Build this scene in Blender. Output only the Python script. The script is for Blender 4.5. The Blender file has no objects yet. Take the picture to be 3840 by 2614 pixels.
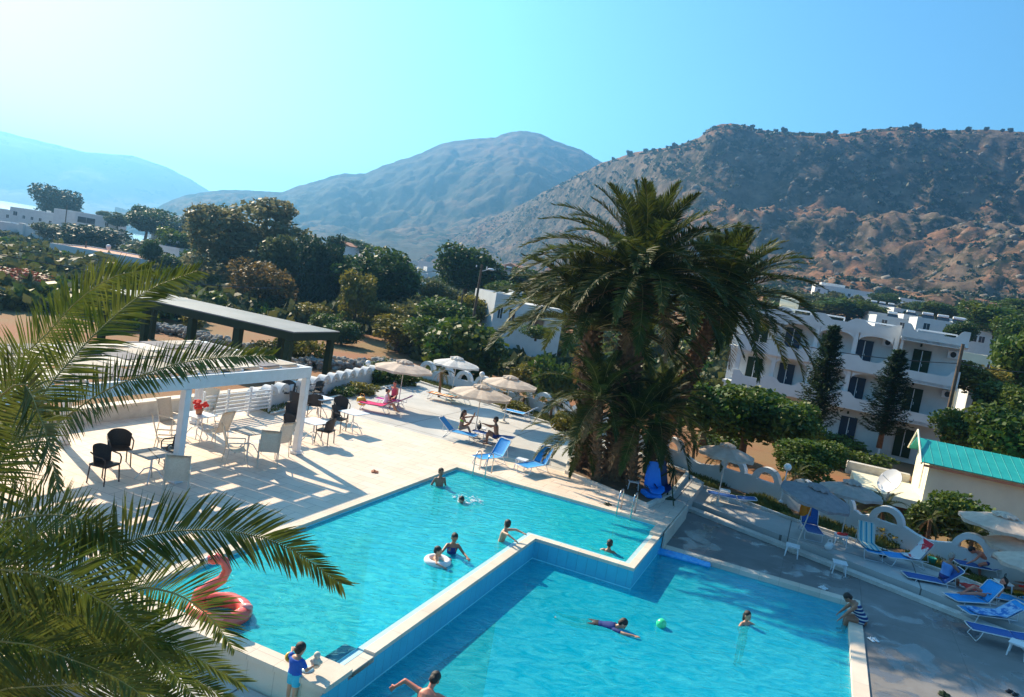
import bpy, bmesh, math, random
import numpy as np
from mathutils import Vector, Matrix, noise
R = math.radians
rnd = random.Random(7)
scene = bpy.context.scene
COL = scene.collection

# ---------------------------------------------------------------- camera, sky, sun, exposure
CAM_H = 7.5
F_PX, ROLL, PITCH = 2850.0, R(9.4), R(5.5)
FW = Vector((0, math.cos(PITCH), -math.sin(PITCH)))
RT0 = Vector((1, 0, 0)); UP0 = RT0.cross(FW)
RT = RT0 * math.cos(ROLL) + UP0 * math.sin(ROLL)
UP = -RT0 * math.sin(ROLL) + UP0 * math.cos(ROLL)
cd = bpy.data.cameras.new('camera'); cam = bpy.data.objects.new('camera', cd); COL.objects.link(cam)
cd.sensor_width = 36; cd.lens = F_PX / 3840 * 36; cd.clip_end = 30000; cd.clip_start = 0.1
m = Matrix((RT, UP, -FW)).transposed().to_4x4(); m.translation = Vector((0, 0, CAM_H)); cam.matrix_world = m
scene.camera = cam

SUN_AZ, SUN_EL = R(-44), R(34)      # azimuth measured from +Y towards +X
SUN_DIR = Vector((math.sin(SUN_AZ) * math.cos(SUN_EL), math.cos(SUN_AZ) * math.cos(SUN_EL), math.sin(SUN_EL)))
w = bpy.data.worlds.new('World'); scene.world = w; w.use_nodes = True
nt = w.node_tree; nt.nodes.clear()
sky = nt.nodes.new('ShaderNodeTexSky'); sky.sky_type = 'NISHITA'; sky.sun_disc = False
sky.sun_elevation = SUN_EL; sky.sun_rotation = SUN_AZ
sky.air_density = 1.0; sky.dust_density = 1.0; sky.ozone_density = 2.0; sky.altitude = 20
tint = nt.nodes.new('ShaderNodeMix'); tint.data_type = 'RGBA'; tint.blend_type = 'MULTIPLY'; tint.inputs[0].default_value = 1
tint.inputs[7].default_value = (0.66, 1.27, 1.42, 1)
bg = nt.nodes.new('ShaderNodeBackground'); bg.inputs[1].default_value = 0.08
out = nt.nodes.new('ShaderNodeOutputWorld')
nt.links.new(sky.outputs[0], tint.inputs[6]); nt.links.new(tint.outputs[2], bg.inputs[0]); nt.links.new(bg.outputs[0], out.inputs[0])
sd = bpy.data.lights.new('sun', 'SUN'); sd.energy = 5.0; sd.angle = R(0.55); sd.color = (1.0, 0.81, 0.58)
so = bpy.data.objects.new('sun', sd); COL.objects.link(so)
so.rotation_euler = SUN_DIR.to_track_quat('Z', 'Y').to_euler()
vs = scene.view_settings; vs.view_transform = 'Standard'; vs.look = 'None'; vs.exposure = 1.0; vs.gamma = 1; vs.use_curve_mapping = False
scene.cycles.max_bounces = 6; scene.cycles.transparent_max_bounces = 16; scene.cycles.volume_bounces = 0

# ---------------------------------------------------------------- picture pixel (3840 x 2614) to a point of the place
def ray(x, y): return (x - 1920) * RT - (y - 1307) * UP + F_PX * FW
def P(x, y, z=0.0):
    d = ray(x, y); t = (z - CAM_H) / d.z
    return Vector((0, 0, CAM_H)) + d * t
def PY(x, y, Y):
    d = ray(x, y); return Vector((0, 0, CAM_H)) + d * (Y / d.y)
def azel(x, y):
    d = ray(x, y); return math.degrees(math.atan2(d.x, d.y)), math.degrees(math.atan2(d.z, math.hypot(d.x, d.y)))
A0 = Vector((-1.32, 27.99, 0)); AZP = R(22.2)
LV = Vector((math.sin(AZP), math.cos(AZP), 0)); RV = Vector((LV.y, -LV.x, 0))
def W(r, l, z=0.0): return A0 + RV * r + LV * l + Vector((0, 0, z))       # pool frame
RZ = math.atan2(RV.y, RV.x)                                                # rotation of the pool frame
def face_az(a): return R(90 - a)

# ---------------------------------------------------------------- tagging and building
def tag(o, label=None, cat=None, group=None, kind=None):
    if label: o['label'] = label
    if cat: o['category'] = cat
    if group: o['group'] = group
    if kind: o['kind'] = kind
    return o
def empty(name, loc, rz=0.0, label=None, cat=None, group=None, s=1.0):
    o = bpy.data.objects.new(name, None); COL.objects.link(o); o.empty_display_size = .1
    o.location = loc; o.rotation_euler = (0, 0, rz); o.scale = (s, s, s)
    return tag(o, label, cat, group)
def copy_tree(o, parent=None):
    c = o.copy(); COL.objects.link(c)
    if parent: c.parent = parent
    for ch in [k for k in o.children]: copy_tree(ch, c)
    return c
used = set()
def inst(proto, loc, rz=0.0, label=None, cat=None, group=None, s=None, name=None):
    if proto.name in used: o = copy_tree(proto)
    else: o = proto; used.add(proto.name)
    o.location = loc; o.rotation_euler = (0, 0, rz)
    if s is not None: o.scale = s if hasattr(s, '__len__') else (s, s, s)
    if label: o['label'] = label
    if cat: o['category'] = cat
    if group: o['group'] = group
    return o

class MB:
    def __init__(s): s.v = []; s.f = []; s.mi = []; s.cur = 0
    def add(s, vs, fs):
        n = len(s.v); s.v += [tuple(v) for v in vs]
        s.f += [tuple(i + n for i in f) for f in fs]; s.mi += [s.cur] * len(fs); return s
    def box(s, c, d, rz=0.0, M=None):
        hx, hy, hz = d[0] / 2, d[1] / 2, d[2] / 2
        pts = [Vector((x, y, z)) for x in (-hx, hx) for y in (-hy, hy) for z in (-hz, hz)]
        if rz: q = Matrix.Rotation(rz, 3, 'Z'); pts = [q @ p for p in pts]
        if M: pts = [M @ p for p in pts]
        pts = [p + Vector(c) for p in pts]
        return s.add(pts, [(0, 1, 3, 2), (4, 6, 7, 5), (0, 4, 5, 1), (2, 3, 7, 6), (0, 2, 6, 4), (1, 5, 7, 3)])
    def bevbox(s, c, d, b=.02, rz=0.0):
        # chamfered slab: stacked outline rings
        q = Matrix.Rotation(rz, 3, 'Z'); rings = []
        for dz, ins in ((-d[2] / 2, b), (-d[2] / 2 + b, 0), (d[2] / 2 - b, 0), (d[2] / 2, b)):
            hx, hy = d[0] / 2 - ins, d[1] / 2 - ins; cc = b
            ring = [(hx - cc, -hy), (hx, -hy + cc), (hx, hy - cc), (hx - cc, hy), (-hx + cc, hy), (-hx, hy - cc), (-hx, -hy + cc), (-hx + cc, -hy)]
            rings.append([q @ Vector((x, y, dz)) + Vector(c) for x, y in ring])
        vs = [p for r_ in rings for p in r_]; fs = []
        for k in range(3):
            for i in range(8): fs.append((k * 8 + i, k * 8 + (i + 1) % 8, k * 8 + 8 + (i + 1) % 8, k * 8 + 8 + i))
        fs.append(tuple(range(7, -1, -1))); fs.append(tuple(range(24, 32)))
        return s.add(vs, fs)
    def tube(s, pts, rad, n=8, cap=True):
        pts = [Vector(p) for p in pts]; rads = rad if hasattr(rad, '__len__') else [rad] * len(pts)
        vs = []; fs = []; prev = None
        for i, p in enumerate(pts):
            t = (pts[min(i + 1, len(pts) - 1)] - pts[max(i - 1, 0)])
            if t.length < 1e-9: t = Vector((0, 0, 1))
            t.normalize()
            a = prev if prev is not None else (Vector((0, 0, 1)) if abs(t.z) < .9 else Vector((1, 0, 0)))
            u = (a - t * a.dot(t)); u = u.normalized() if u.length > 1e-6 else t.orthogonal().normalized()
            prev = u; v = t.cross(u)
            for k in range(n):
                an = 2 * math.pi * k / n; vs.append(p + (u * math.cos(an) + v * math.sin(an)) * rads[i])
        for i in range(len(pts) - 1):
            for k in range(n): fs.append((i * n + k, i * n + (k + 1) % n, (i + 1) * n + (k + 1) % n, (i + 1) * n + k))
        if cap: fs.append(tuple(range(n - 1, -1, -1))); fs.append(tuple(range((len(pts) - 1) * n, len(pts) * n)))
        return s.add(vs, fs)
    def ball(s, c, r, n=12, m=8, sc=(1, 1, 1)):
        vs = []; fs = []; c = Vector(c)
        for i in range(m + 1):
            th = math.pi * i / m
            for k in range(n):
                ph = 2 * math.pi * k / n
                vs.append(c + Vector((r * sc[0] * math.sin(th) * math.cos(ph), r * sc[1] * math.sin(th) * math.sin(ph), r * sc[2] * math.cos(th))))
        for i in range(m):
            for k in range(n): fs.append((i * n + k, (i + 1) * n + k, (i + 1) * n + (k + 1) % n, i * n + (k + 1) % n))
        return s.add(vs, fs)
    def prism(s, poly, z0, z1, M=None):
        n = len(poly); vs = [Vector((p[0], p[1], z0)) for p in poly] + [Vector((p[0], p[1], z1)) for p in poly]
        if M: vs = [M @ v for v in vs]
        fs = [(i, (i + 1) % n, n + (i + 1) % n, n + i) for i in range(n)] + [tuple(range(n - 1, -1, -1)), tuple(range(n, 2 * n))]
        return s.add(vs, fs)
    def lathe(s, prof, n=16, c=(0, 0, 0)):
        vs = []; fs = []
        for r_, z in prof:
            for k in range(n): an = 2 * math.pi * k / n; vs.append(Vector(c) + Vector((r_ * math.cos(an), r_ * math.sin(an), z)))
        for i in range(len(prof) - 1):
            for k in range(n): fs.append((i * n + k, i * n + (k + 1) % n, (i + 1) * n + (k + 1) % n, (i + 1) * n + k))
        return s.add(vs, fs)
    def grid(s, fn, nu, nv, th=0.0):
        vs = [Vector(fn(i / nu, j / nv)) for i in range(nu + 1) for j in range(nv + 1)]
        fs = [(i * (nv + 1) + j, (i + 1) * (nv + 1) + j, (i + 1) * (nv + 1) + j + 1, i * (nv + 1) + j + 1) for i in range(nu) for j in range(nv)]
        if not th: return s.add(vs, fs)
        n = len(vs); vs2 = [v - Vector((0, 0, th)) for v in vs]
        fs2 = [tuple(reversed([i + n for i in f])) for f in fs]
        bd = [i * (nv + 1) for i in range(nu + 1)] + [nu * (nv + 1) + j for j in range(1, nv + 1)] + [i * (nv + 1) + nv for i in range(nu - 1, -1, -1)] + [j for j in range(nv - 1, 0, -1)]
        sf = [(bd[k], bd[(k + 1) % len(bd)], bd[(k + 1) % len(bd)] + n, bd[k] + n) for k in range(len(bd))]
        return s.add(vs + vs2, fs + fs2 + sf)
    def build(s, name, mat, parent=None, smooth=False, loc=None, rz=0.0):
        me = bpy.data.meshes.new(name); me.from_pydata(s.v, [], s.f)
        for mm in (mat if isinstance(mat, (list, tuple)) else [mat]): me.materials.append(mm)
        if max(s.mi or [0]) > 0: me.polygons.foreach_set('material_index', s.mi)
        if smooth: me.polygons.foreach_set('use_smooth', [True] * len(s.f))
        me.update()
        o = bpy.data.objects.new(name, me); COL.objects.link(o)
        if parent: o.parent = parent
        if loc is not None: o.location = loc
        o.rotation_euler.z = rz
        return o
def np_mesh(name, V, F, mats, parent=None, smooth=False, mi=None):
    me = bpy.data.meshes.new(name); k = F.shape[1]
    me.vertices.add(len(V)); me.vertices.foreach_set('co', V.astype(np.float32).ravel())
    me.loops.add(F.size); me.loops.foreach_set('vertex_index', F.astype(np.int32).ravel())
    me.polygons.add(len(F)); me.polygons.foreach_set('loop_start', np.arange(0, F.size, k, dtype=np.int32))
    for mm in (mats if isinstance(mats, (list, tuple)) else [mats]): me.materials.append(mm)
    if mi is not None: me.polygons.foreach_set('material_index', mi.astype(np.int32))
    if smooth: me.polygons.foreach_set('use_smooth', np.ones(len(F), bool))
    me.update(calc_edges=True); me.validate()
    o = bpy.data.objects.new(name, me); COL.objects.link(o)
    if parent: o.parent = parent
    return o

# ---------------------------------------------------------------- materials
def mat(name, c, c2=None, rough=.6, scale=8.0, bump=0.0, bscale=None, metal=0.0, spec=.5, detail=4, contrast=(.35, .65), trans=0.0, sheen=0, coord='Object', stretch=None, rnd_=0.0):
    mt = bpy.data.materials.new(name); mt.use_nodes = True; nt = mt.node_tree; N = nt.nodes; L = nt.links
    b = N['Principled BSDF']; b.inputs['Roughness'].default_value = rough; b.inputs['Metallic'].default_value = metal
    b.inputs['Specular IOR Level'].default_value = spec
    b.inputs['Base Color'].default_value = (*c, 1)
    tc = N.new('ShaderNodeTexCoord'); src = tc.outputs[coord]
    if stretch:
        mp = N.new('ShaderNodeMapping'); mp.inputs['Scale'].default_value = stretch; L.new(src, mp.inputs[0]); src = mp.outputs[0]
    colout = None
    if c2 is not None:
        nz = N.new('ShaderNodeTexNoise'); nz.inputs['Scale'].default_value = scale; nz.inputs['Detail'].default_value = detail; L.new(src, nz.inputs['Vector'])
        rp = N.new('ShaderNodeValToRGB'); rp.color_ramp.elements[0].position = contrast[0]; rp.color_ramp.elements[1].position = contrast[1]
        rp.color_ramp.elements[0].color = (*c, 1); rp.color_ramp.elements[1].color = (*c2, 1)
        L.new(nz.outputs[0], rp.inputs[0]); colout = rp.outputs[0]
    if rnd_:
        oi = N.new('ShaderNodeObjectInfo'); hs = N.new('ShaderNodeHueSaturation')
        mr = N.new('ShaderNodeMapRange'); mr.inputs[3].default_value = 1 - rnd_; mr.inputs[4].default_value = 1 + rnd_
        L.new(oi.outputs['Random'], mr.inputs[0]); L.new(mr.outputs[0], hs.inputs['Value'])
        if colout: L.new(colout, hs.inputs['Color'])
        else: hs.inputs['Color'].default_value = (*c, 1)
        colout = hs.outputs[0]
    if colout: L.new(colout, b.inputs['Base Color'])
    if bump:
        nb = N.new('ShaderNodeTexNoise'); nb.inputs['Scale'].default_value = bscale or scale * 3; nb.inputs['Detail'].default_value = 5; L.new(src, nb.inputs['Vector'])
        bp = N.new('ShaderNodeBump'); bp.inputs['Strength'].default_value = bump; bp.inputs['Distance'].default_value = .02
        L.new(nb.outputs[0], bp.inputs['Height']); L.new(bp.outputs[0], b.inputs['Normal'])
    if trans:
        tr = N.new('ShaderNodeBsdfTranslucent'); mx = N.new('ShaderNodeMixShader'); mx.inputs[0].default_value = trans
        if colout: L.new(colout, tr.inputs[0])
        else: tr.inputs[0].default_value = (*c, 1)
        L.new(b.outputs[0], mx.inputs[1]); L.new(tr.outputs[0], mx.inputs[2]); L.new(mx.outputs[0], N['Material Output'].inputs[0])
    return mt

def paving(name, base, base2, joint, tile, jw, rot=0.0, off=.5, rough=.75, stain=None, var=.25, wet=None):
    mt = bpy.data.materials.new(name); mt.use_nodes = True; nt = mt.node_tree; N = nt.nodes; L = nt.links
    b = N['Principled BSDF']; b.inputs['Roughness'].default_value = rough; b.inputs['Specular IOR Level'].default_value = .3
    tc = N.new('ShaderNodeTexCoord'); mp = N.new('ShaderNodeMapping'); mp.inputs['Rotation'].default_value = (0, 0, -rot); L.new(tc.outputs['Object'], mp.inputs[0])
    br = N.new('ShaderNodeTexBrick'); br.offset = off; br.inputs['Scale'].default_value = 1
    br.inputs['Brick Width'].default_value = tile[0]; br.inputs['Row Height'].default_value = tile[1]
    br.inputs['Mortar Size'].default_value = jw; br.inputs['Mortar Smooth'].default_value = .2; br.inputs['Bias'].default_value = 0
    br.inputs['Color1'].default_value = (*base, 1); br.inputs['Color2'].default_value = (*base2, 1); br.inputs['Mortar'].default_value = (*joint, 1)
    L.new(mp.outputs[0], br.inputs['Vector'])
    nz = N.new('ShaderNodeTexNoise'); nz.inputs['Scale'].default_value = .55; nz.inputs['Detail'].default_value = 7; nz.inputs['Roughness'].default_value = .65; L.new(tc.outputs['Object'], nz.inputs[0])
    mr = N.new('ShaderNodeMapRange'); mr.inputs[1].default_value = .3; mr.inputs[2].default_value = .7; mr.inputs[3].default_value = 1 - var; mr.inputs[4].default_value = 1.05
    L.new(nz.outputs[0], mr.inputs[0])
    mx = N.new('ShaderNodeMix'); mx.data_type = 'RGBA'; mx.blend_type = 'MULTIPLY'; mx.inputs[0].default_value = 1
    L.new(br.outputs[0], mx.inputs[6]); L.new(mr.outputs[0], mx.inputs[7]); co = mx.outputs[2]
    if stain:
        n2 = N.new('ShaderNodeTexNoise'); n2.inputs['Scale'].default_value = stain[1]; n2.inputs['Detail'].default_value = 6; L.new(tc.outputs['Object'], n2.inputs[0])
        rp = N.new('ShaderNodeValToRGB'); rp.color_ramp.elements[0].position = stain[2]; rp.color_ramp.elements[1].position = stain[2] + .06; L.new(n2.outputs[0], rp.inputs[0])
        m2 = N.new('ShaderNodeMix'); m2.data_type = 'RGBA'; L.new(rp.outputs[0], m2.inputs[0]); L.new(co, m2.inputs[6]); m2.inputs[7].default_value = (*stain[0], 1); co = m2.outputs[2]
    if wet:
        n3 = N.new('ShaderNodeTexNoise'); n3.inputs['Scale'].default_value = wet[0]; n3.inputs['Detail'].default_value = 5; n3.inputs['Distortion'].default_value = .6; L.new(tc.outputs['Object'], n3.inputs[0])
        r3 = N.new('ShaderNodeMapRange'); r3.inputs[1].default_value = wet[1]; r3.inputs[2].default_value = wet[1] + .06; r3.inputs[3].default_value = rough; r3.inputs[4].default_value = .12; L.new(n3.outputs[0], r3.inputs[0]); L.new(r3.outputs[0], b.inputs['Roughness'])
        b.inputs['Specular IOR Level'].default_value = .6
        r4 = N.new('ShaderNodeMapRange'); r4.inputs[1].default_value = wet[1]; r4.inputs[2].default_value = wet[1] + .06; r4.inputs[3].default_value = 1; r4.inputs[4].default_value = .72; L.new(n3.outputs[0], r4.inputs[0])
        m3 = N.new('ShaderNodeMix'); m3.data_type = 'RGBA'; m3.blend_type = 'MULTIPLY'; m3.inputs[0].default_value = 1; L.new(co, m3.inputs[6]); L.new(r4.outputs[0], m3.inputs[7]); co = m3.outputs[2]
    L.new(co, b.inputs['Base Color'])
    nb = N.new('ShaderNodeTexNoise'); nb.inputs['Scale'].default_value = 30; nb.inputs['Detail'].default_value = 5; L.new(tc.outputs['Object'], nb.inputs[0])
    bp = N.new('ShaderNodeBump'); bp.inputs['Strength'].default_value = .25; bp.inputs['Distance'].default_value = .01; L.new(nb.outputs[0], bp.inputs['Height'])
    b2 = N.new('ShaderNodeBump'); b2.inputs['Strength'].default_value = .5; b2.inputs['Distance'].default_value = .01; b2.invert = True
    L.new(br.outputs['Fac'], b2.inputs['Height']); L.new(bp.outputs[0], b2.inputs['Normal']); L.new(b2.outputs[0], b.inputs['Normal'])
    return mt

def rock_mat(name, rock, rock2, soil, veg, scale, slope=.62, vegamt=.56, fine=1.0):
    mt = bpy.data.materials.new(name); mt.use_nodes = True; nt = mt.node_tree; N = nt.nodes; L = nt.links
    b = N['Principled BSDF']; b.inputs['Roughness'].default_value = .95; b.inputs['Specular IOR Level'].default_value = .1
    tc = N.new('ShaderNodeTexCoord'); P_ = tc.outputs['Object']
    def nz(s, d=8, r=.6):
        n = N.new('ShaderNodeTexNoise'); n.inputs['Scale'].default_value = s; n.inputs['Detail'].default_value = d; n.inputs['Roughness'].default_value = r; L.new(P_, n.inputs[0]); return n.outputs[0]
    def ramp(src, a, b_, ca=(0, 0, 0), cb=(1, 1, 1)):
        rp = N.new('ShaderNodeValToRGB'); rp.color_ramp.elements[0].position = a; rp.color_ramp.elements[1].position = b_
        rp.color_ramp.elements[0].color = (*ca, 1); rp.color_ramp.elements[1].color = (*cb, 1); L.new(src, rp.inputs[0]); return rp.outputs[0]
    def mix(f, a, c):
        mx = N.new('ShaderNodeMix'); mx.data_type = 'RGBA'; L.new(f, mx.inputs[0]); L.new(a, mx.inputs[6])
        if isinstance(c, tuple): mx.inputs[7].default_value = (*c, 1)
        else: L.new(c, mx.inputs[7])
        return mx.outputs[2]
    rk = ramp(nz(.9 * scale * fine), .35, .65, rock, rock2)
    so_ = mix(ramp(nz(.12 * scale), .42, .58), rk, ramp(nz(1.3 * scale * fine), .3, .7, soil, tuple(min(1, k * 1.6) for k in soil)))
    geo = N.new('ShaderNodeNewGeometry'); sp = N.new('ShaderNodeSeparateXYZ'); L.new(geo.outputs['Normal'], sp.inputs[0])
    st = ramp(sp.outputs[2], slope - .12, slope + .12)
    mx = N.new('ShaderNodeMix'); mx.data_type = 'RGBA'; L.new(st, mx.inputs[0]); L.new(rk, mx.inputs[6]); L.new(so_, mx.inputs[7])
    vg = ramp(nz(1.7 * scale * fine, 5, .7), vegamt, vegamt + .05)
    v2 = ramp(nz(.35 * scale, 4), .35, .6)
    mm = N.new('ShaderNodeMath'); mm.operation = 'MULTIPLY'; L.new(vg, mm.inputs[0]); L.new(v2, mm.inputs[1])
    L.new(mix(mm.outputs[0], mx.outputs[2], veg), b.inputs['Base Color'])
    bp = N.new('ShaderNodeBump'); bp.inputs['Strength'].default_value = .9; bp.inputs['Distance'].default_value = 2.2 / max(scale * 10, .4); L.new(nz(.8 * scale * fine, 9, .7), bp.inputs['Height']); L.new(bp.outputs[0], b.inputs['Normal'])
    return mt

MT = {}
MT['tile'] = paving('patio_travertine', (.76, .60, .47), (.80, .66, .54), (.46, .36, .29), (.9, .45), .010, RZ, var=.18, wet=(.45, .68))
MT['conc'] = paving('grey_concrete_slabs', (.50, .49, .46), (.54, .53, .50), (.17, .16, .15), (4.2, 4.2), .022, RZ, off=0, var=.22)
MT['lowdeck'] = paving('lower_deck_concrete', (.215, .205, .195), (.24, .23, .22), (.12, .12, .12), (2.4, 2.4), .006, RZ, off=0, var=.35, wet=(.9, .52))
MT['coping'] = paving('coping_stone', (.70, .60, .48), (.76, .66, .54), (.5, .42, .34), (.6, 1.2), .006, RZ, off=0, var=.2)
MT['curb'] = mat('curb_stone', (.52, .48, .42), (.64, .60, .53), .8, 3, .3)
MT['white'] = mat('white_render', (.70, .70, .68), (.60, .60, .58), .8, 1.2, .25, 20, contrast=(.3, .8))
MT['whitepaint'] = mat('white_paint', (.8, .8, .79), (.74, .74, .72), .45, 4)
MT['cream'] = mat('cream_render', (.80, .74, .55), (.72, .66, .49), .85, .9, .2, 20)
MT['basin'] = paving('pool_mosaic', (.22, .86, .93), (.26, .90, .96), (.28, .84, .90), (.30, .30), .012, RZ, off=0, var=.12)
MT['basinshade'] = paving('shade_toned_mosaic', (.06, .52, .68), (.07, .55, .71), (.06, .44, .58), (.30, .30), .012, RZ, off=0, var=.12)  # darker copy of the mosaic: the dividing wall's shade is in the colour
MT['dark'] = mat('dark_timber', (.035, .026, .022), (.055, .04, .03), .6, 6, .3)
MT['cantop'] = mat('canopy_roof_sheet', (.16, .17, .16), (.22, .22, .21), .6, .5, .3, 3)
MT['plastic'] = mat('white_plastic', (.76, .77, .78), None, .35)
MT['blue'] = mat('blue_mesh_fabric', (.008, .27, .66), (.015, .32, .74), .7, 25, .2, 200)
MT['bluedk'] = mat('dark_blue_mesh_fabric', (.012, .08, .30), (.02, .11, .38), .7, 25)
MT['frame'] = mat('white_tube_frame', (.72, .73, .74), None, .3)
MT['steel'] = mat('stainless_steel', (.55, .55, .55), None, .22, metal=1)
MT['wicker'] = mat('dark_wicker', (.025, .02, .018), (.05, .04, .035), .55, 60, .8, 120)
MT['creamsling'] = mat('cream_sling_fabric', (.62, .54, .42), (.70, .62, .50), .8, 30)
MT['canvas'] = mat('beige_canvas', (.62, .50, .40), (.70, .58, .47), .85, 5, .3, 40, trans=.25)
MT['canvasw'] = mat('white_canvas', (.78, .76, .72), (.70, .68, .64), .85, 5, .3, 40, trans=.25)
MT['canvass'] = mat('grey_canvas', (.26, .25, .26), (.33, .31, .31), .85, 5, .3, 40, trans=.15)  # darker grey than the beige canvas
MT['pole'] = mat('umbrella_pole', (.60, .56, .50), None, .4)
MT['black'] = mat('black_plastic', (.012, .012, .014), None, .4)
MT['glass'] = mat('dark_window', (.02, .03, .04), None, .08)
MT['bluedoor'] = mat('blue_shutters', (.010, .022, .045), (.014, .03, .06), .5, 3)
MT['teal'] = mat('teal_metal_roof', (.01, .30, .27), (.02, .36, .32), .45, 1.5, .2, 8, stretch=(1, 1, 1))
MT['terra'] = mat('terracotta', (.42, .16, .08), (.50, .22, .12), .8, 3)
MT['bark'] = mat('tree_bark', (.09, .06, .04), (.16, .11, .07), .9, 6, .8, 20)
MT['palmbark'] = mat('palm_trunk_bark', (.13, .07, .035), (.24, .14, .07), .9, 7, .9, 14)
MT['skin'] = mat('tanned_skin', (.50, .26, .16), (.56, .30, .19), .5, 5)
MT['skind'] = mat('deep_tanned_skin', (.30, .14, .08), (.36, .17, .10), .45, 5)
MT['hair'] = mat('dark_hair', (.012, .008, .006), (.03, .02, .014), .5, 40, .6, 90)
MT['hairg'] = mat('grey_hair', (.30, .25, .20), (.4, .34, .28), .6, 40, .6, 90)
MT['eye'] = mat('eye_dark', (.02, .015, .012), None, .2)
MT['lip'] = mat('lip_tone', (.38, .13, .10), None, .5)
MT['globe'] = mat('opal_globe', (.85, .85, .82), None, .2)
MT['foam'] = mat('splashing_water', (.85, .92, .93), None, .15)
def fmat(n, a, b, tr=.28, sc=.6, rv=.12): 
    MT[n] = mat('foliage_' + n, a, b, .55, sc, contrast=(.32, .68), trans=tr, rnd_=rv, spec=.35)
fmat('pine', (.022, .060, .010), (.065, .11, .020), .38)
fmat('olive', (.065, .090, .028), (.12, .135, .045), .35)
fmat('citrus', (.030, .085, .010), (.13, .165, .018), .36)
fmat('rust', (.12, .075, .022), (.19, .13, .035), .4)
fmat('yellow', (.12, .13, .015), (.25, .20, .025), .36)
fmat('dark', (.014, .036, .014), (.030, .060, .020), .32)
fmat('euc', (.16, .17, .08), (.28, .25, .12), .42)
fmat('scrub', (.055, .075, .018), (.12, .115, .035), .35)
fmat('palm', (.028, .052, .006), (.095, .110, .018), tr=.38, sc=2.0, rv=.25)
fmat('palmnear', (.052, .082, .008), (.15, .16, .030), tr=.38, sc=3.0, rv=.2)
fmat('palmdead', (.22, .11, .04), (.34, .19, .08), tr=.2, sc=2.0, rv=.2)
fmat('grass', (.08, .12, .025), (.20, .19, .05), tr=.2, sc=.8)
MT['rachis'] = mat('palm_rachis', (.30, .24, .06), (.36, .30, .10), .5, 3)
# ---------------------------------------------------------------- land, sea, hills
def sstep(a, b, x):
    t = min(1, max(0, (x - a) / (b - a))); return t * t * (3 - 2 * t)
def gz(x, y):
    az = math.degrees(math.atan2(x, max(y, 1e-3) if y > 0 else 1e-3)); r = math.hypot(x, y)
    near = -1.0 - .9 * sstep(-12, 6, az)
    mid = -7 + 6 * sstep(-30, -14, az) + 3 * sstep(-14, 2, az) + 17 * sstep(4, 22, az)
    z = near + (mid - near) * sstep(85, 330, r)
    far = -46 + 41 * sstep(-27.5, -23, az) + 8 * sstep(-22, -8, az)
    if az < 0: z = z + (far - mid) * sstep(330, 1150, r) * (1 - sstep(-8, 0, az))
    z += 1.2 * noise.noise(Vector((x * .012, y * .012, 3))) * sstep(70, 160, r)
    return z
def ground_mesh():
    rs = [0, 12, 22, 30, 38, 46, 54, 62, 70, 78, 86, 95, 105, 116, 128, 142, 158, 176, 196, 220, 246, 275, 308, 345, 390, 450, 530, 640, 780, 960, 1200, 1600, 2400, 3400, 4600]
    azs = [-180 + 6 * i for i in range(22)] + [-48 + 1.2 * i for i in range(81)] + [54 + 6 * i for i in range(21)]
    V = []; F = []
    for r in rs:
        for a in azs:
            x, y = r * math.sin(R(a)), r * math.cos(R(a)); V.append((x, y, gz(x, y) if r > 1 else -1.9))
    n = len(azs)
    for i in range(len(rs) - 1):
        for k in range(n): F.append((i * n + k, (i + 1) * n + k, (i + 1) * n + (k + 1) % n, i * n + (k + 1) % n))
    b = MB(); b.add(V, [tuple(reversed(f)) for f in F]); return b
MT['earth'] = mat('dry_red_earth', (.27, .105, .04), (.22, .14, .055), .95, .12, .5, 3, detail=9, contrast=(.38, .62))
g = ground_mesh().build('ground', MT['earth'], smooth=True); tag(g, kind='structure')
MT['sea'] = mat('sea_water', (.12, .30, .36), None, .30, 1, .15, .02, spec=1.0)
b = MB(); b.add([(-4600, 300, -30), (-100, 300, -30), (-100, 4600, -30), (-4600, 4600, -30)], [(0, 1, 2, 3)])
tag(b.build('sea', MT['sea']), kind='structure')

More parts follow.
